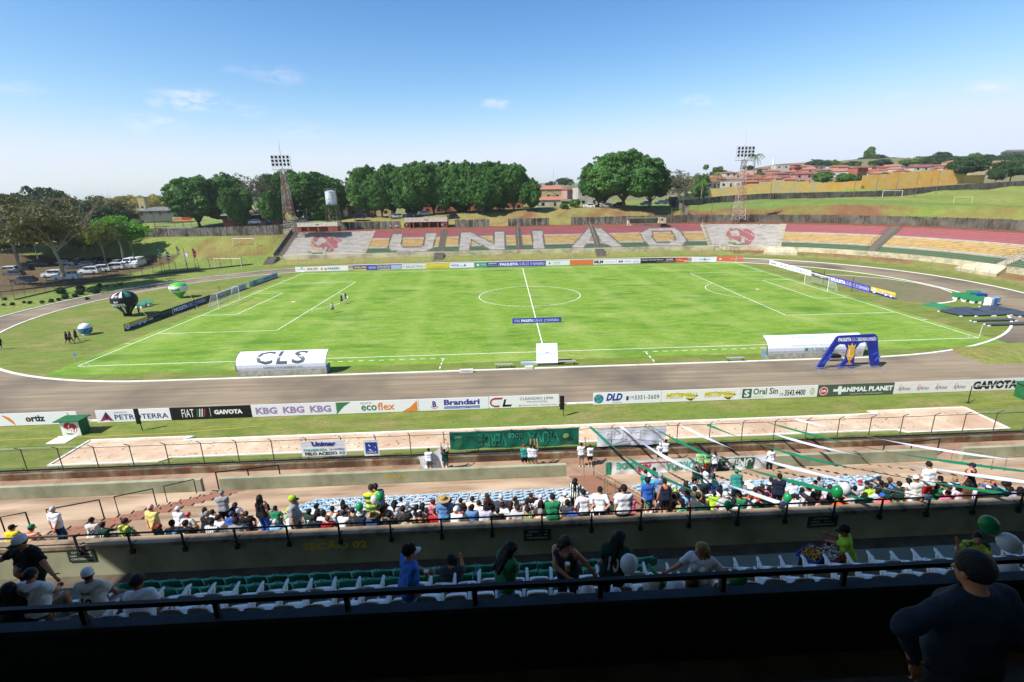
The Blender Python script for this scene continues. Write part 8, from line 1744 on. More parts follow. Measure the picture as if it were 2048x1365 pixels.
kiosk('low cream and brick bar building with two dark openings',597,676,446,465,151,0,((0,.08),(.24,.28),(.49,.53),(.76,1.0)))
kiosk('red entrance building with white fascia and four open bays',811,895,436,457,162,0,((0,.12),(.18,.21),(.37,.39),(.56,.58),(.76,.79),(.86,1)),'ENTRADA','entrance_building')
p0,p1=PD(1256,452,159),PD(1322,449,159); o=thing('shelter','low open shelter with corrugated roof on the far wall','shelter',tuple(p0),math.atan2((p1-p0).y,(p1-p0).x)); L=(p1-p0).length
MB().box((0,0,-.2),(.5,1.8,2.1)).box((L*.52,0,1.),(L*.54,.2,2.1)).box((0,0,-.2),(L,.2,.75)).box((0,1.7,0),(L,1.8,2.1)).build('wall',CRM,o)
m=MB(); n=26
for i in range(n): x0,x1=-.5+(L+1.)*i/n,-.5+(L+1.)*(i+1)/n; z=2.15+.09*(i%2); m.add([(x0,-1.,z),(x1,-1.,2.15+.09*((i+1)%2)),(x1,2,2.45+.09*((i+1)%2)),(x0,2,z+.3)],[(0,1,2,3)])
m.build('roof',mat('corrugated','6a655c',.9,'4a463f',1),o)
for (u,v,w,lab) in ((1325,447,2.2,'small cream cabin left of the right floodlight tower'),): p=PD(u,v,157); o=thing('cabin',lab,'cabin',tuple(p)); MB().box((-w/2,0,0),(w/2,1.5,1.6)).build('wall',CRM,o); MB().box((-.4,-.03,.9),(.1,.0,1.4)).build('window',WIN,o)
# wire gates in the two gaps of the far wall
for u0,u1,lab in((1024,1047,'wire gate in the left gap of the far wall'),(1143,1166,'wire gate in the right gap of the far wall')):
    A,B=PD(u0,453,161),PD(u1,452,161); L=(B-A).length; o=thing('wire_gate',lab,'gate',tuple(A),math.atan2((B-A).y,(B-A).x)); m=MB()
    for x in np.linspace(0,L,5): m.tube([(x,0,0),(x,0,2.9)],.035,4)
    for z in(.1,1.4,2.8): m.tube([(0,0,z),(L,0,z)],.035,4)
    m.build('frame',RAILD,o)
# poles and masts
CP_=mat('concrete_pole','6f6a62',.9,'55514a',2)
def upole(label,u,vb,vt,D,arms=0,lamp=False,name='utility_pole',r=.13,m=None):
    b=PD(u,vb,D); h=PD(u,vt,D).z-b.z; o=thing(name,label,'pole',tuple(b)); MB().tube([(0,0,-.5),(0,0,h)],[r,r*.6],7).build('shaft',m or CP_,o)
    for k in range(arms): MB().beam((-1.1,0,h-.4-k*.8),(1.1,0,h-.4-k*.8),.1,.12).build('crossarm',CP_,o)
    if lamp: MB().tube([(0,0,h-.1),(-1.6,0,h+.5),(-2.6,0,h+.45)],.05,5).build('arm',CP_,o); MB().ell((-2.8,0,h+.42),(.45,.18,.1),8).build('lamp_head',mat('lamp_head','b9bcbc',.4),o)
    return o
for a in (('grey pole rising from the dark wall, leftmost on the hill',1540,398,352,205),('pole on the dark wall before the dense trees',1706,398,347,200),('pole left of the white upper goal',1750,396,358,195),('pole behind the white upper goal',1790,394,345,208),('pole right of the white upper goal',1830,392,346,196),('tall pole before the ochre wall',1872,386,344,200),('pole behind the ochre wall',1862,368,345,245),('pole under the mango tree at the right',2008,376,345,225),
          ('concrete pole beside the street corner wall',1366,412,380,172),('pole right of the shelter on the far wall',1342,447,415,162),('second pole right of the shelter',1376,446,410,160),('dark pole between the shelter and the tower',1393,445,414,160),('grey pole near the right logo block',1422,444,402,158),('pole left of the right floodlight tower',1460,443,411,158),('small pole with lamps in front of the floodlight tower',1518,447,420,152)): upole(*a,r=.12)
upole('tall street lamp left of the hoardings beyond the wall',312,462,422,182,0,True,'street_lamp'); upole('street lamp between the floodlight tower and the tank',616,447,424,172,0,True,'street_lamp'); upole('utility pole by the houses between the two ficus groups',1108,418,386,196,2,True)
upole('slim communication mast far away between the ficus groups',1107,392,338,420,0,name='mast',r=.22,m=paint('a8b4c4')); upole('white mast on the skyline right of the palm',1545,342,318,430,0,name='mast',r=1.1,m=paint('d6dce4'))
for u0,u1,vt,vb,D,t,c,lab in((346,364,435,443,168,'SHOPPING','c9b08a','cream and orange billboard left of the dark red building'),(364,382,435,443,168,'UNIÃO','b04a34','red and yellow billboard beside the cream one')):
    A,B=PD(u0,vb,D),PD(u1,vb,D); T=PD(u0,vt,D).z-A.z; L=(B-A).length; o=thing('billboard',lab,'billboard',tuple(A)); MB().box((0,0,0),(L,.1,T)).build('panel',paint(c),o); MB().tube([(.2,.15,-2),(.2,.15,T)],.06,5).tube([(L-.2,.15,-2),(L-.2,.15,T)],.06,5).build('legs',CP_,o)
    P=Print(); P.rect(0,0,L,T*.35,'d08a3c' if 'cream' in lab else 'd8b040',.5); P.text(t,L*.1,T*.4,L*.9,T*.8,'a83c2c' if 'cream' in lab else 'ecd8a0',1,.03); P.build('lettering',o,loc=(0,-.01,0))
# fence with flags at the left field
fl=thing('wire_fence','tall wire fence between the track and the left field with the flags','fence'); q=[(-2,612),(25,602),(45,596),(85,590),(130,585),(190,565),(260,555),(330,546),(420,537),(500,528),(560,520)]
fp=[(0,585),(95,567),(190,563),(262,551),(330,546),(420,537),(505,529)]
P3=[Pz(u,v,.1) for u,v in fp]; m=MB(); pm=MB().tube([(0,0,-.3),(0,0,2.3),(-.3,-.1,2.6)],.05,5).mesh('post',GALV)
for i in range(len(P3)-1):
    L=(P3[i+1]-P3[i]).length; k=int(L/3.2)+1
    for j in range(k): p=P3[i].lerp(P3[i+1],j/k); link('post',pm,fl,p)
    for z in(.15,.8,1.5,2.2): m.tube([P3[i]+Vector((0,0,z)),P3[i+1]+Vector((0,0,z))],.015,3)
m.build('fence_wire',FW,fl); MB().beam(P3[0],P3[2],.3,.4).beam(P3[2],P3[-1],.3,.4).build('kerb',mat('mossy_kerb','4a473a',.95),fl)
fl2=thing('wire_fence','low wire fence round the shrub bed at the far left','fence'); P3=[Pz(u,v,.05) for u,v in((-20,604),(30,600),(110,580),(172,567))]; m=MB()
for i in range(3):
    L=(P3[i+1]-P3[i]).length; k=int(L/3)+1
    for j in range(k): link('post',pm,fl2,P3[i].lerp(P3[i+1],j/k),scale=.8)
    for z in(.1,.9,1.8): m.tube([P3[i]+Vector((0,0,z)),P3[i+1]+Vector((0,0,z))],.015,3)
m.build('fence_wire',FW,fl2); MB().beam(P3[1],P3[3],.3,.3).build('kerb',MATS['mossy_kerb'],fl2)
SHM=npmesh('shrub',crown_data('s',77,46,26,.16,1,.9,csize=.35),LF_K,False)
for i,(u,v,s) in enumerate([(85,607,.5),(104,605,.6),(118,602,.5),(133,598,.9),(150,595,.7),(162,590,1.),(190,588,1.3),(196,582,.9),(163,583,1.1),(122,588,1.2),(60,608,.5),(26,611,.5),(8,612,.4),(48,607,.4),(200,574,.6),(215,574,.3),(230,574,.3),(242,572,.6),(175,600,.5),(10,601,.5)]):
    p=Pz(u,v,0); o=link('shrub',SHM,None,(p.x,p.y,s*.45),random.uniform(0,6),s*.8); tag(o,'dark clipped shrub in the bed left of the track, %s from the left'%['fifth','seventh','eighth','tenth','eleventh','twelfth','fifteenth','sixteenth','thirteenth','ninth','fourth','third','first','sixth','seventeenth','eighteenth','nineteenth','last','fourteenth','second'][i],'shrub','dark shrubs beside the track')
for i,(u,vt,vb,cs,D) in enumerate([(325,496,546,('9cc0b8','3c7a88'),None),(341,499,546,('d6d6d8','26304a'),None),(356,492,512,('2c6a8a','9c8a40'),138),(375,498,540,('dcdcdc','c9c9c9'),None),(393,495,542,('20264a','a83038'),None)]):
    p=Pz(u,vb,.3) if D is None else PD(u,vb,D); DD=float((np.array(p)-CAM)@(-RM[:,2])); h=PD(u,vt,DD).z-p.z; o=thing('flag_pole','%s flag on the %s pole from the left beside the field'%(('pale green and teal','white and navy striped','blue and gold','plain white','navy and red')[i],('first','second','third, farther','fourth','fifth')[i]),'flag',tuple(p)); MB().tube([(0,0,0),(0,0,h+.3)],.05,5).build('pole',GALV,o)
    m=MB(); n=6
    for j in range(n):
        z0,z1=h-.1-2.3*j/n,h-.1-2.3*(j+1)/n; w0,w1=.5+.5*math.sin(j*.5),.5+.5*math.sin((j+1)*.5); m.add([(.05,0,z0),(.05+w0*.7,.15*math.sin(j),z0-.25),(.05+w1*.7,.15*math.sin(j+1),z1-.25),(.05,0,z1)],[(0,1,2,3)],j%2)
    m.build('cloth',[paint(cs[0],.8),paint(cs[1],.8)],o)
# ================================================================ INFLATABLES
def guy(o,pts): MB().tube(pts,.018,4).build('guy_rope',mat('guy_rope','b3b07c',.8),o)
D_=float((np.array(Pz(256,632,0))-CAM)@(-RM[:,2])); p=Pz(256,632,0); s=D_/FPX
o=thing('inflatable_balloon','black balloon-shaped inflatable lettered GAIVOTA with red, white and green panels','inflatable',tuple(p)); W_,H_=23*s,50*s
pf=[(.30,0),(.32,.08),(.34,.14),(.55,.28),(.82,.42),(.97,.56),(1.,.68),(.93,.80),(.75,.90),(.45,.97),(.12,1.),(.001,1.)]
INF=mat('inflatable_black','121214',.4); cols=[INF,paint('d8d8d8',.4),paint('2c7a52',.4),paint('b83a4a',.4),paint('c06a30',.4)]
def mf(i,j):
    a=j%24
    if i>=7 and i<=9: return {15:1,16:0,17:1,18:1,19:0,20:2,21:2,14:0,13:3,12:3}.get(a,0) if False else ({14:3,15:0,16:1,17:0,18:0,19:1,20:0,21:2,13:3,22:2}.get(a,0))
    if i in(2,3) : return {16:1,19:1,13:4,12:4,22:2}.get(a,0)
    return 0
MB().lathe([(r*W_,z*H_) for r,z in pf],24,mf=mf).build('envelope',cols,o,smooth=True)
P=Print(); P.text('FIAT',-.35,.0,.35,.3,'e4e4e4',1,.05); P.text('GAIVOTA',-1.25,-.62,1.25,-.1,'e8e8e8',1,.08)
def onballoon(Wb,Hb,zc,pf=pf,k=1.015):
    def fn(q):
        z=zc+q.z; t=z/Hb; i=next((a for a in range(len(pf)-1) if pf[a+1][1]>=t),len(pf)-2); f=(t-pf[i][1])/max(1e-6,pf[i+1][1]-pf[i][1]); R=(pf[i][0]+(pf[i+1][0]-pf[i][0])*f)*Wb*k; a=-math.pi/2+q.x/Wb
        return Vector((R*math.cos(a)*1.0,R*math.sin(a),z))
    return fn
P.build('lettering',o,fn=onballoon(W_,H_,H_*.60)); 
for du,dv in((-50,15),(48,12),(-22,-22)): g=Pz(256+du,632+dv,0)-p; guy(o,[Vector((W_*.8*(1 if du>0 else -1),0,H_*.55)),g])
p=Pz(361,596,0); s=float((np.array(p)-CAM)@(-RM[:,2]))/FPX; o=thing('inflatable_balloon','light green and white balloon-shaped inflatable lettered Sicredi','inflatable',tuple(p)); W2,H2=16.5*s,31*s
MB().lathe([(r*W2,z*H2) for r,z in pf],24,mf=lambda i,j:1 if i in(4,5,6) else 0).build('envelope',[paint('4fb83a',.4),paint('dfe6dc',.4)],o,smooth=True)
P=Print(); P.text('Sicredi',-.75,-.25,1.0,.25,'3f9a4a',1,.05); P.ring(-1.1,0,.2,.07,'3f9a4a',1); P.build('lettering',o,fn=onballoon(W2,H2,H2*.60))
for du,dv in((-44,16),(36,24),(-10,-10)): guy(o,[Vector((W2*.85*(1 if du>0 else -1),0,H2*.6)),Pz(361+du,596+dv,0)-p])
p=Pz(174,670,0); s=float((np.array(p)-CAM)@(-RM[:,2]))/FPX; o=thing('inflatable_globe','round blue, green and white inflatable ball on the grass beside three people in black','inflatable',tuple(p)); R=11.5*s
MB().ell((0,0,R*1.06),R,18).build('ball',mat('globe_blue','2a5fb0',.4,'3fa060',.55,lo=.5,hi=.54,c3='2a5fb0',scale3=.5),o,smooth=True); MB().lathe([(R*.96,0),(R*.9,.3*R),(R*.62,.62*R),(.01,.8*R)],20,c=(0,0,R*1.32)).build('white_top',paint('dfe2e6',.4),o,smooth=True); MB().lathe([(R*.5,0),(R*.62,.12*R),(R*.5,.24*R)],16).build('base_ring',paint('dfe2e6',.4),o)
for du,dv in((-40,5),(46,-3)): guy(o,[Vector((R*.8*(1 if du>0 else -1),0,R*1.3)),Pz(174+du,670+dv,0)-p])
# carts and seats on grass
def cart(label,u,v,c='2f7a48'):
    p=Pz(u,v,0); o=thing('seat_cart',label,'cart',(p.x,p.y,.01),-.2); g=mat('cart_green_'+c,c,.6,None); MB().box((-1.1,-.3,.35),(1.1,.35,.42)).build('seat',g,o); MB().beam((0,.4,.42),(0,.72,1.0),2.2,.05).build('backrest',g,o)
    MB().box((-1.1,-.35,0),(-.8,.35,.34)).box((.8,-.35,0),(1.1,.35,.34)).box((-.2,-.35,0),(.2,.35,.34)).build('base',WG,o); return o
for a in (('green bench cart at the left of the group by the track curve',1922,599),('green bench cart in the middle of the group',1940,604),('green bench cart at the front right of the group',1957,607),('green bench cart behind the others',1950,595)): cart(*a)
cart('dark green bench beside the black balloon, right one',291,612,'1f6a4a'); cart('dark green bench half hidden by the black balloon',276,616,'1f6a4a')
p=Pz(1962,602,0); o=thing('blue_bin','dark blue folded mat standing by the green carts','mat',(p.x,p.y,0)); MB().box((-.9,0,0),(.9,1.2,1.1)).build('body',paint('26418a',.6),o)
p=Pz(1990,613,0); o=thing('tipped_cart','white and blue plastic cart lying on its side by the track','cart',(p.x,p.y,0),.3); MB().box((-1.1,0,0),(-.5,1.0,1.3)).build('panel',WG,o); MB().box((-.5,.1,.1),(.6,1.0,1.2)).build('seat',paint('3a78c0',.5),o); MB().box((.6,.1,.5),(1.2,.9,1.25)).build('side',paint('7f9cc0',.6),o)
MATG=mat('green_mat','2f8a5c',.8,'28784e',.8,world=True); b4=[Pz(*q) for q in((1843,610),(1868,606),(1902,614),(1882,618))]; o=thing('green_mat','bright green mats laid at the end of the cinder half circle','mat',(0,0,.02)); MB().add([(q.x,q.y,z) for z in(0,.06) for q in b4],[(4,5,6,7),(0,1,5,4),(1,2,6,5),(2,3,7,6),(3,0,4,7)]).build('sheet',MATG,o)
PNL=mat('black_stage_panel','38424e',.5,'454f5c',2); 
def panel(label,q,h=.22):
    P4=[Pz(*a) for a in q]; c=sum(P4,Vector())/4; o=thing('stage_panel',label,'panel',(c.x,c.y,.01),0,'dark panels lying near the track curve'); V=[(a.x-c.x,a.y-c.y,z) for z in(h-.08,h) for a in P4]; MB().add(V,[(4,5,6,7),(0,1,5,4),(1,2,6,5),(2,3,7,6),(3,0,4,7)]).build('deck',PNL,o)
    m=MB(); n=9
    for i in range(n):
        a=Vector(V[4]).lerp(Vector(V[5]),i/(n-1)); b=Vector(V[7]).lerp(Vector(V[6]),i/(n-1)); m.beam(a+Vector((0,0,.012)),b+Vector((0,0,.012)),.04,.02)
    m.build('ribs',mat('panel_rib','5a5f66',.5),o); m=MB()
    for a in P4: m.box((a.x-c.x-.15,a.y-c.y-.1,0),(a.x-c.x+.15,a.y-c.y+.1,h-.08))
    m.build('foot',WG,o)
for lab,q in (('dark ribbed panel leftmost in the stack by the green mats',((1878,624),(1922,634),(1952,633),(1908,618))),('second dark ribbed panel from the green mats',((1908,618),(1952,634),(1985,633),(1938,617))),('third dark ribbed panel',((1940,621),(1990,633),(2022,631),(1965,617))),
    ('rear dark panel touching the track edge',((1960,615),(1995,623),(2025,621),(1985,613))),('dark panel at the right edge of the group',((1995,624),(2040,635),(2075,633),(2030,622))),('long thin dark panel in front of the stack',((1942,643),(1950,645),(2032,643),(2022,640))),('lowest long dark panel at the right edge',((1970,650),(1978,653),(2100,651),(2090,646)))): panel(lab,q)
# ================================================================ ARCH over the track
p0=Pz(1632,739,0); p1=Pz(1757,736,0); L=(p1-p0).length; D_=float((np.array(p0)-CAM)@(-RM[:,2])); s=L/125.; o=thing('arch','blue lettered arch with a golden trophy on its middle leg, standing on the track','arch',tuple(p0),math.atan2((p1-p0).y,(p1-p0).x))
px=lambda u,v:((u-1632)*s,(739-v)*s*1.02)
NV=mat('arch_navy','1c2a78',.55,'233290',2); TH=.25
outl=[px(1632,740),px(1664,676),px(1669,673),px(1739,671),px(1744,676),px(1758,733),px(1742,735),px(1728,690),px(1722,686),px(1712,688),px(1704,700),px(1707,738),px(1676,739),px(1688,720),px(1690,700),px(1684,690),px(1672,689),px(1665,694),px(1645,740)]
bm=bmesh.new(); vs=[bm.verts.new((x,0,z)) for x,z in outl]; f=bm.faces.new(vs); r=bmesh.ops.extrude_face_region(bm,geom=[f]); bmesh.ops.translate(bm,vec=(0,TH,0),verts=[v for v in r['geom'] if isinstance(v,bmesh.types.BMVert)]); bmesh.ops.triangulate(bm,faces=bm.faces[:]); bmesh.ops.recalc_face_normals(bm,faces=bm.faces[:]); me=bpy.data.meshes.new('frame'); bm.to_mesh(me); bm.free(); me.materials.append(NV); link('frame',me,o)
P=Print(); a=px(1665,684);c=px(1742,676); P.text('PAULISTA',a[0]+.1,a[1]+.02,a[0]+(c[0]-a[0])*.36,c[1]-.02,'e6e8f4',1,.05,shear=.1); P.text('SUB-23',a[0]+(c[0]-a[0])*.37,a[1]+.02,a[0]+(c[0]-a[0])*.52,c[1],'c0c8f0',1,shear=.1); P.text('SEGUNDA DIVISÃO',a[0]+(c[0]-a[0])*.53,a[1]+.02,c[0],c[1]+.05,'dfe4f8',1,.03,shear=.1)
for (u0,v0,u1,v1) in((1640,728,1652,716),(1648,722,1657,708),(1737,712,1750,706),(1744,724,1754,714)): q0=px(u0,v0);q1=px(u1,v1); P.poly([(q0[0],q0[1]),(q0[0]+.35,q0[1]),(q1[0]+.2,q1[1]),(q1[0]-.1,q1[1])],'3a55c8',1)
P.build('lettering',o,loc=(0,-.006,0))
P=Print(); G='d0a03c'; X,Z=px(1696,715)
P.poly([(X-.34,Z+.95),(X-.42,Z+.2),(X-.18,Z-.35),(X+.18,Z-.35),(X+.42,Z+.2),(X+.34,Z+.95)],G,1); P.poly([(X-.34,Z+.97),(X-.42,Z+1.35),(X-.15,Z+1.15),(X,Z+1.5),(X+.15,Z+1.15),(X+.42,Z+1.35),(X+.34,Z+.97)],'e0b848',1); P.poly([(X-.1,Z-.35),(X-.12,Z-.6),(X-.4,Z-.85),(X+.4,Z-.85),(X+.12,Z-.6),(X+.1,Z-.35)],'b8862c',1); P.rect(X-.34,Z+.05,X+.34,Z+.12,'f0dca0',2); P.rect(X-.22,Z+.2,X-.1,Z+.9,'f0d890',2)
P.build('trophy_print',o,loc=(0,-.008,0)); m=MB()
for x in(0,L*.45,L*.95): 
    for dy in(-1,1):
        for k in range(5): y0=dy*k*.28;y1=dy*(k+1)*.28; m.beam((x-.12,y0,.04),(x-.12,y1,.04),.03,.03); m.beam((x+.12,y0,.04),(x+.12,y1,.04),.03,.03); m.beam((x-.12,y0,.04),(x+.12,y1,.22),.02,.02); m.beam((x,y0,.24),(x,y1,.24),.03,.03)
for z in(.04,.24): m.beam((-.2,-.14,z),(L+.1,-.14,z),.03,.03); m.beam((-.2,TH+.14,z),(L+.1,TH+.14,z),.03,.03)
for k in range(26): x=-.1+L*k/25; m.beam((x,-.14,.04),(x+L/50,-.14,.24),.02,.02); m.beam((x+L/50,-.14,.24),(x+L/25,-.14,.04),.02,.02)
m.build('truss_base',mat('truss_alu','b8babc',.35,metal=.6),o)
p=Pz(1671,722,0); o=thing('equipment_case','black equipment case on a grey trolley behind the arch','case',(p.x,p.y,0)); MB().box((-.55,0,.35),(.55,.7,.62)).build('case',BLK,o); MB().box((-.75,-.1,.15),(.75,.8,.3)).box((-.6,0,0),(-.45,.15,.15)).box((.45,0,0),(.6,.15,.15)).build('trolley',mat('trolley_grey','7f8084',.6),o)
# ================================================================ BANNERS ON THE FENCE
def cloth_sheet(w,h,nx,nz,amp,seed=0,sag=0.):
    r=random.Random(seed); ph=[r.uniform(0,6) for _ in range(4)]; V=[];F=[]
    for j in range(nz+1):
        for i in range(nx+1):
            x=w*i/nx; t=j/nz; y=amp*(math.sin(x*2.1+t*3+ph[0])+.6*math.sin(x*5.3-t*4+ph[1])+.5*math.sin(x*1.1+t*7+ph[2]))*(.25+.75*(1-t)); V.append((x,y,h*t-sag*(math.sin(math.pi*(x%2.2)/2.2))*t))
    for j in range(nz):
        for i in range(nx): a=j*(nx+1)+i; F.append((a,a+1,a+nx+2,a+nx+1))
    f=lambda q:Vector((q.x,amp*(math.sin(q.x*2.1+q.z/h*3+ph[0])+.6*math.sin(q.x*5.3-q.z/h*4+ph[1])+.5*math.sin(q.x*1.1+q.z/h*7+ph[2]))*(.25+.75*(1-q.z/h))-.02+q.y,q.z-sag*(math.sin(math.pi*(q.x%2.2)/2.2))*q.z/h))
    return MB().add(V,F),f
def fbanner(label,u0,u1,vt,vb,y,m,draw,amp=.05,name='banner',sag=.0):
    A=Py(u0,vb,y);B=Py(u1,vb,y);T=Py(u0,vt,y); w=B.x-A.x;h=T.z-A.z; o=thing(name,label,'banner',(A.x,y,A.z)); b,f=cloth_sheet(w,h,max(8,int(w*5)),10,amp,int(u0),sag); b.build('cloth',m,o,smooth=True); P=Print(); draw(P,w,h)
    # subdivide print so it follows the folds
    V=[];F=[];M_=[]
    for k_ in range(1):
        bm=bmesh.new(); vv=[bm.verts.new(v) for v in P.b.v]
        for fc_,mi_ in zip(P.b.f,P.b.m):
            try: q=bm.faces.new([vv[i] for i in fc_]); q.material_index=mi_
            except ValueError: pass
        bmesh.ops.triangulate(bm,faces=bm.faces[:])
        for it in range(3): bmesh.ops.subdivide_edges(bm,edges=[e for e in bm.edges if e.calc_length()>.3],cuts=1)
        for v in bm.verts: v.co=f(v.co)
        me=bpy.data.meshes.new('lettering'); bm.to_mesh(me); bm.free(); [me.materials.append(paint(c)) for c in P.mats]; link('lettering',me,o)
    return o
BW=mat('banner_white','f4f5f8',.8,'e6eaf0',1.2,translucent=.2); BG=mat('banner_green','0f6a52',.75,'0c5a48',1.,translucent=.15); BWT=mat('banner_thin','eceff6',.8,'dde2ee',.8,translucent=.3)
def d_uni(P,w,h): P.text('Unimar',w*.25,h*.64,w*.78,h*.95,'2c3a8a',1,.05); P.text('PARABENIZA',w*.05,h*.34,w*.57,h*.50,'3f9a72',1,.02); P.text('O UNIÃO',w*.63,h*.36,w*.96,h*.50,'2c3440',1,.02); P.text('PELO ACESSO',w*.07,h*.08,w*.79,h*.28,'20262c',1,.03); P.text('A3',w*.83,h*.09,w*.96,h*.28,'2f8a78',1,.03)
def d_s(P,w,h): P.rect(w*.12,h*.14,w*.88,h*.86,'24408e'); P.disc(w*.52,h*.56,w*.26,'d6dae2',1); P.disc(w*.58,h*.5,w*.17,'24408e',2); P.text('TOPLUS',w*.2,h*.18,w*.8,h*.28,'d6dae2',2,.02)
def d_gre(P,w,h):
    for t,x0,x1,z0,z1,c in (('VERDE',.22,.44,.12,.85,'2b7c67'),('doce',.45,.56,.4,.8,'3f8f7a'),('VIÚVA',.60,.85,.1,.85,'32846e')): P.text(t,w*x0,h*z0,w*x1,h*z1,c,1,.02,flip=True)
    P.disc(w*.07,h*.4,h*.2,'2a5a3a',1); P.text('2007',w*.035,h*.64,w*.09,h*.76,'9ccabc',1); P.disc(w*.9,h*.55,h*.16,'8fc47a',1); P.disc(w*.93,h*.38,h*.14,'1c3a34',1)
def d_thin(P,w,h): P.text('EXÉRCITO',w*.12,h*.25,w*.62,h*.85,'dfe3ea',1,.05,flip=True); P.poly([(w*.2,h*.1),(w*.6,h*.35),(w*.95,h*.15),(w*.95,0.02),(w*.2,.02)],'98a2b4',.5)
YF=-58.16
fbanner('white banner reading Unimar PARABENIZA O UNIÃO PELO ACESSO A3 on the fence',605,694,883,914,YF,BW,d_uni,.012); fbanner('small white banner with a blue square and white S swirl',729,760,881,912,YF,BW,d_s,.012)
fbanner('large green cloth banner hung upside down on the fence',901,1157,864,900,YF,BG,d_gre,.06,sag=.05); fbanner('thin pale see-through banner hung on the fence',1194,1330,857,893,YF,BWT,d_thin,.06,sag=.05)
def d_long(P,w,h):
    P.rect(0,0,w*.03,h,'2a8a66'); P.text('VERDE',w*.06,h*.45,w*.22,h*.95,'4fae90',1,.05,flip=True); P.text('ALVI',w*.19,h*.25,w*.27,h*.75,'c83a4a',2,.06,flip=True); P.rect(w*.2,h*.82,w*.40,h*.90,'c84a58',1); P.text('TORCIDA',w*.36,h*.2,w*.56,h*.85,'4fa88c',1,.04,flip=True)
    P.rect(w*.68,h*.08,w*.9,h*.95,'2f5e48',1); P.text('UNIÃO',w*.69,h*.12,w*.89,h*.9,'dfe6e2',2,.02,flip=True); P.text('Viva',w*.76,h*.35,w*.84,h*.7,'e6ece8',3,.02,flip=True)
fbanner('long white and green banner draped over the low terrace wall, letters upside down',1212,1537,925,952,-62.04,BW,d_long,.05)
p=Pz(870,929,-.42); o=thing('hand_banner','white cloth with handwritten letters held up by two people','banner',(p.x-1.0,-59.3,-.35)); b=MB(); n=8; V=[];F=[]
for j in range(7):
    for i in range(n+1): t=j/6; x=1.9*i/n; top=1.15+ .9*(i/n)**2; V.append((x+.15*math.sin(t*3),-.15+.18*math.sin(i*1.3+t*2)*(1-t),t*top+.0))
for j in range(6):
    for i in range(n): a=j*(n+1)+i; F.append((a,a+1,a+n+2,a+n+1))
b.add(V,F); b.build('cloth',BW,o,smooth=True); P=Print(); P.text('UNIÃO',.5,.85,1.35,1.1,'3a4a48',1,.0); P.text('PARA SEMPRE',.45,.6,1.3,.78,'3a4a48',1); P.text('3-2',.75,.35,1.1,.5,'3a4a48',1); P.build('lettering',o,loc=(0,-.36,0))
# streamers from the fence to the rail
ST_G=mat('streamer_green','167a56',.6,None,translucent=.2); ST_W=mat('streamer_white','d3d8e2',.6,None,translucent=.2)
for i,(u0,v0,u1,v1,c) in enumerate([(1180,853,1459,1014,'g'),(1240,852,1565,1011,'w'),(1297,850,1735,1003,'g'),(1360,850,1853,1000,'w'),(1415,850,2010,994,'g'),(1478,845,2175,985,'w'),(1535,845,2330,978,'g'),(1590,838,2480,972,'w')]):
    a=Py(u0,v0,-58.3); e=Py(u1,v1,WY-.1); e.z=8.62; o=thing('streamer','%s cloth streamer, %s from the left, tied from fence to rail'%('green' if c=='g' else 'white',ORD(i)),'streamer',tuple(a),0,'streamers stretched over the crowd'); d=e-a; b=MB(); pts=[]
    for k in range(25): t=k/24; q=d*t; q.z-=.55*math.sin(math.pi*t); pts.append(q)
    r=Vector((1,0,0)); w=[.068+.03*math.sin(k*.9+i)**2 for k in range(25)]; V=[]
    for k,q in enumerate(pts): tw=.5*math.sin(k*.5+i*2); V+= [q+Vector((w[k]*math.cos(tw),.02,w[k]*math.sin(tw))),q-Vector((w[k]*math.cos(tw),.02,w[k]*math.sin(tw)))]
    n=len(V); V+=[v+Vector((0,0,-.012)) for v in V]; F=[(2*k,2*k+1,2*k+3,2*k+2) for k in range(24)]; F+=[tuple(x+n for x in f)[::-1] for f in F]; b.add(V,F); b.build('ribbon',ST_G if c=='g' else ST_W,o); MB().ell(tuple(d),(.12,.09,.10),8).ell(tuple(d+Vector((.1,0,.02))),(.08,.06,.07),7).build('knot',ST_G if c=='g' else ST_W,o)
# ---------------------------------------------------------------- balloons, drums, trays and cups
def balloon(label,u,v,D,r,c,tilt=(0,0,0),el=1.3):
    p=PD(u,v,D); o=thing('balloon',label,'balloon',tuple(p)); o.rotation_euler=tilt; m=mat('balloon_'+c,{'g':'168a4a','w':'d4d8dc','gl':'22a060'}[c],.3,None,translucent=.3,spec=.5)
    MB().lathe([(.001,r*el),(r*.35,r*el*.95),(r*.72,r*el*.72),(r*.95,r*el*.35),(r,0),(r*.9,-r*el*.45),(r*.55,-r*el*.88),(r*.18,-r*el*1.12),(.02,-r*el*1.2)],16).build('skin',m,o,smooth=True); MB().lathe([(.012,0),(.03,-.03)],8,c=(0,0,-r*el*1.2)).build('knot',m,o); return o
D0=lambda y,u,v:float((np.array(Py(u,v,y))-CAM)@(-RM[:,2]))
balloon('green balloon left of the hooped jersey',719,1014,17.6,.13,'gl'); balloon('white balloon between the hooped jersey and the green balloon',749,1000,18,.14,'w'); balloon('green balloon right of the blue patterned shirt',760,993,18,.14,'gl')
balloon('green balloon above the orange tee',1674,984,16.5,.17,'g'); balloon('pale balloon beside the green one over the crowd',1690,977,17,.17,'w'); balloon('green balloon below the navy tee',1575,996,16.5,.13,'gl'); balloon('small green balloon by the first streamer knot',1456,1010,16,.12,'gl')
balloon('large dark green balloon over the child at the right',1979,1051,8.3,.14,'g',(0,-.6,0)); balloon('large white balloon beside the child at the right',2018,1086,8.2,.15,'w',(0,-1.0,0)); balloon('white balloon held by the person in jersey 10',1258,1128,8.0,.14,'w',(0,.15,0),1.15)
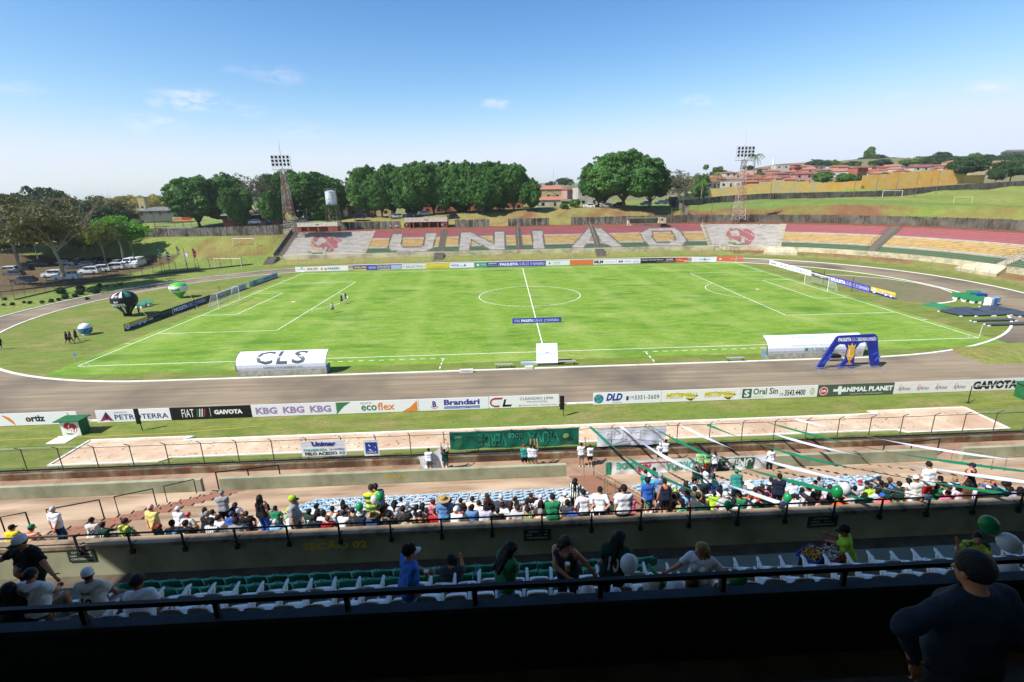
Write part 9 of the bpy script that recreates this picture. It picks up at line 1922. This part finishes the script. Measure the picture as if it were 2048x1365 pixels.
balloon('white balloon on the chairs left of the blonde person',1302,1172,7.7,.13,'w'); balloon('white balloon low behind the parapet, left one',1175,1187,7.6,.12,'w'); balloon('small white balloon behind the parapet, middle one',1232,1190,7.6,.09,'w'); balloon('white balloon under the child',2012,1135,7.9,.16,'w',(0,0,0),1.05); balloon('white balloon at the foot of the blonde person',1350,1176,7.6,.12,'w',(0,1.2,0)); balloon('green balloon lying on a chair',1478,1158,8.2,.11,'g',(0,1.,0))
m=MB()
for a,c in (((1295,1130),(1335,1180)),((1290,1165),(1345,1182)),((1300,1150),(1325,1185))): q=[PD(*a,7.8),PD((a[0]+c[0])/2,(a[1]+c[1])/2-4,7.7),PD(*c,7.6)]; m.tube([x-PD(1300,1150,7.7) for x in q],.03,8)
o=thing('tube_balloons','green and white long tube balloons bundled on the chairs','balloon',tuple(PD(1300,1150,7.7))); m.build('tubes',mat('balloon_g','168a4a',.3),o,smooth=True)
for u,v,lab in((1476,966,'drum with cream skin beyond the seats, larger one'),(1497,972,'drum with cream skin beside the larger drum')):
    b_=stand_at(u,v,.55); o=thing('drum',lab,'drum',(b_[2],b_[3],b_[4])); MB().lathe([(.28,.0),(.29,.02),(.29,.5),(.28,.52)],18).build('shell',mat('drum_steel','b9bcbe',.3,metal=.5),o); MB().lathe([(.001,.53),(.28,.525)],18).build('skin',paint('d9d0b8',.7),o)
def tray(label,u,v,D,w,d,c,food,seed,rz=.5):
    p=PD(u,v,D); z=T2+.43; dd=ray(u,v); t=(z-CAM[2])/dd[2]; p=CAM+dd*t; o=thing('snack_tray',label,'tray',(float(p[0]),float(p[1]),z),rz); m=paint(c,.5); MB().box((-w/2,-d/2,0),(w/2,d/2,.02)).box((-w/2,-d/2,.02),(w/2,-d/2+.02,.09)).box((-w/2,d/2-.02,.02),(w/2,d/2,.09)).box((-w/2,-d/2+.02,.02),(-w/2+.02,d/2-.02,.09)).box((w/2-.02,-d/2+.02,.02),(w/2,d/2-.02,.09)).build('tray',m,o)
    r=random.Random(seed); b=MB()
    for i in range(110): b.ell((r.uniform(-w/2+.05,w/2-.05),r.uniform(-d/2+.05,d/2-.05),.06+r.uniform(0,.06)),(r.uniform(.02,.035),r.uniform(.015,.03),.02),5,r.randrange(2))
    q=b.build('snacks',[paint(food[0],.8),paint(food[1],.8)],o); tag(q,kind='stuff'); MB().box((-w/2+.05,-d/2+.05,-.42),(w/2-.05,d/2-.05,-.0)).build('crate',DK2,o); return o
tray('blue tray of yellow fried snacks beside the seller',1625,1113,9.6,.55,.42,'2a4a9a',('c9a03c','b07a28'),1); tray('red tray of bagged white popcorn in front of the seller',1665,1108,9.2,.75,.45,'9a2a2a',('d0ccc4','b8b0a4'),2)
def cup(label,u,v,D): p=PD(u,v,D); o=thing('beer_cup',label,'cup',tuple(p)); MB().lathe([(.0,-.08),(.03,-.08),(.038,.03)],12).build('beer',paint('c08a2c',.2),o); MB().lathe([(.0385,.03),(.041,.055),(.0,.058)],12).build('foam',paint('d8d4c8',.9),o); return o
cup('plastic cup of beer held by the person in bright blue',853,1148,7.9); cup('plastic cup of beer held by the person in the dark tank top',1135,1133,7.85)
p=PD(910,1125,9.0); o=thing('mobile_phone','phone held up by the seated person in dark grey','phone',tuple(p)); MB().box((-.04,-.005,-.075),(.04,.005,.075)).build('body',BLK,o)
o=thing('red_ball','dark red ball in the hands of the person in a pink cap','ball',tuple(PD(318,1053,16.3))); MB().ell((0,0,0),.09,12).build('skin',paint('7a1620',.6),o,smooth=True)
# ================================================================ THE AIR
hb=MB().box((-5200,-108,-3),(5200,6800,31.5)) if 0 else MB().box((-4600,-130,-5),(4600,6600,75))
hm=bpy.data.materials.new('haze'); hm.use_nodes=True; nn=hm.node_tree.nodes; nn.clear(); ho=nn.new('ShaderNodeOutputMaterial'); hv=nn.new('ShaderNodeVolumePrincipled'); hv.inputs['Color'].default_value=(1,1,1,1); hv.inputs['Density'].default_value=.00016; hv.inputs['Anisotropy'].default_value=.3
hm.node_tree.links.new(hv.outputs[0],ho.inputs['Volume']); tag(hb.build('haze',hm),kind='stuff'); S.cycles.volume_bounces=0
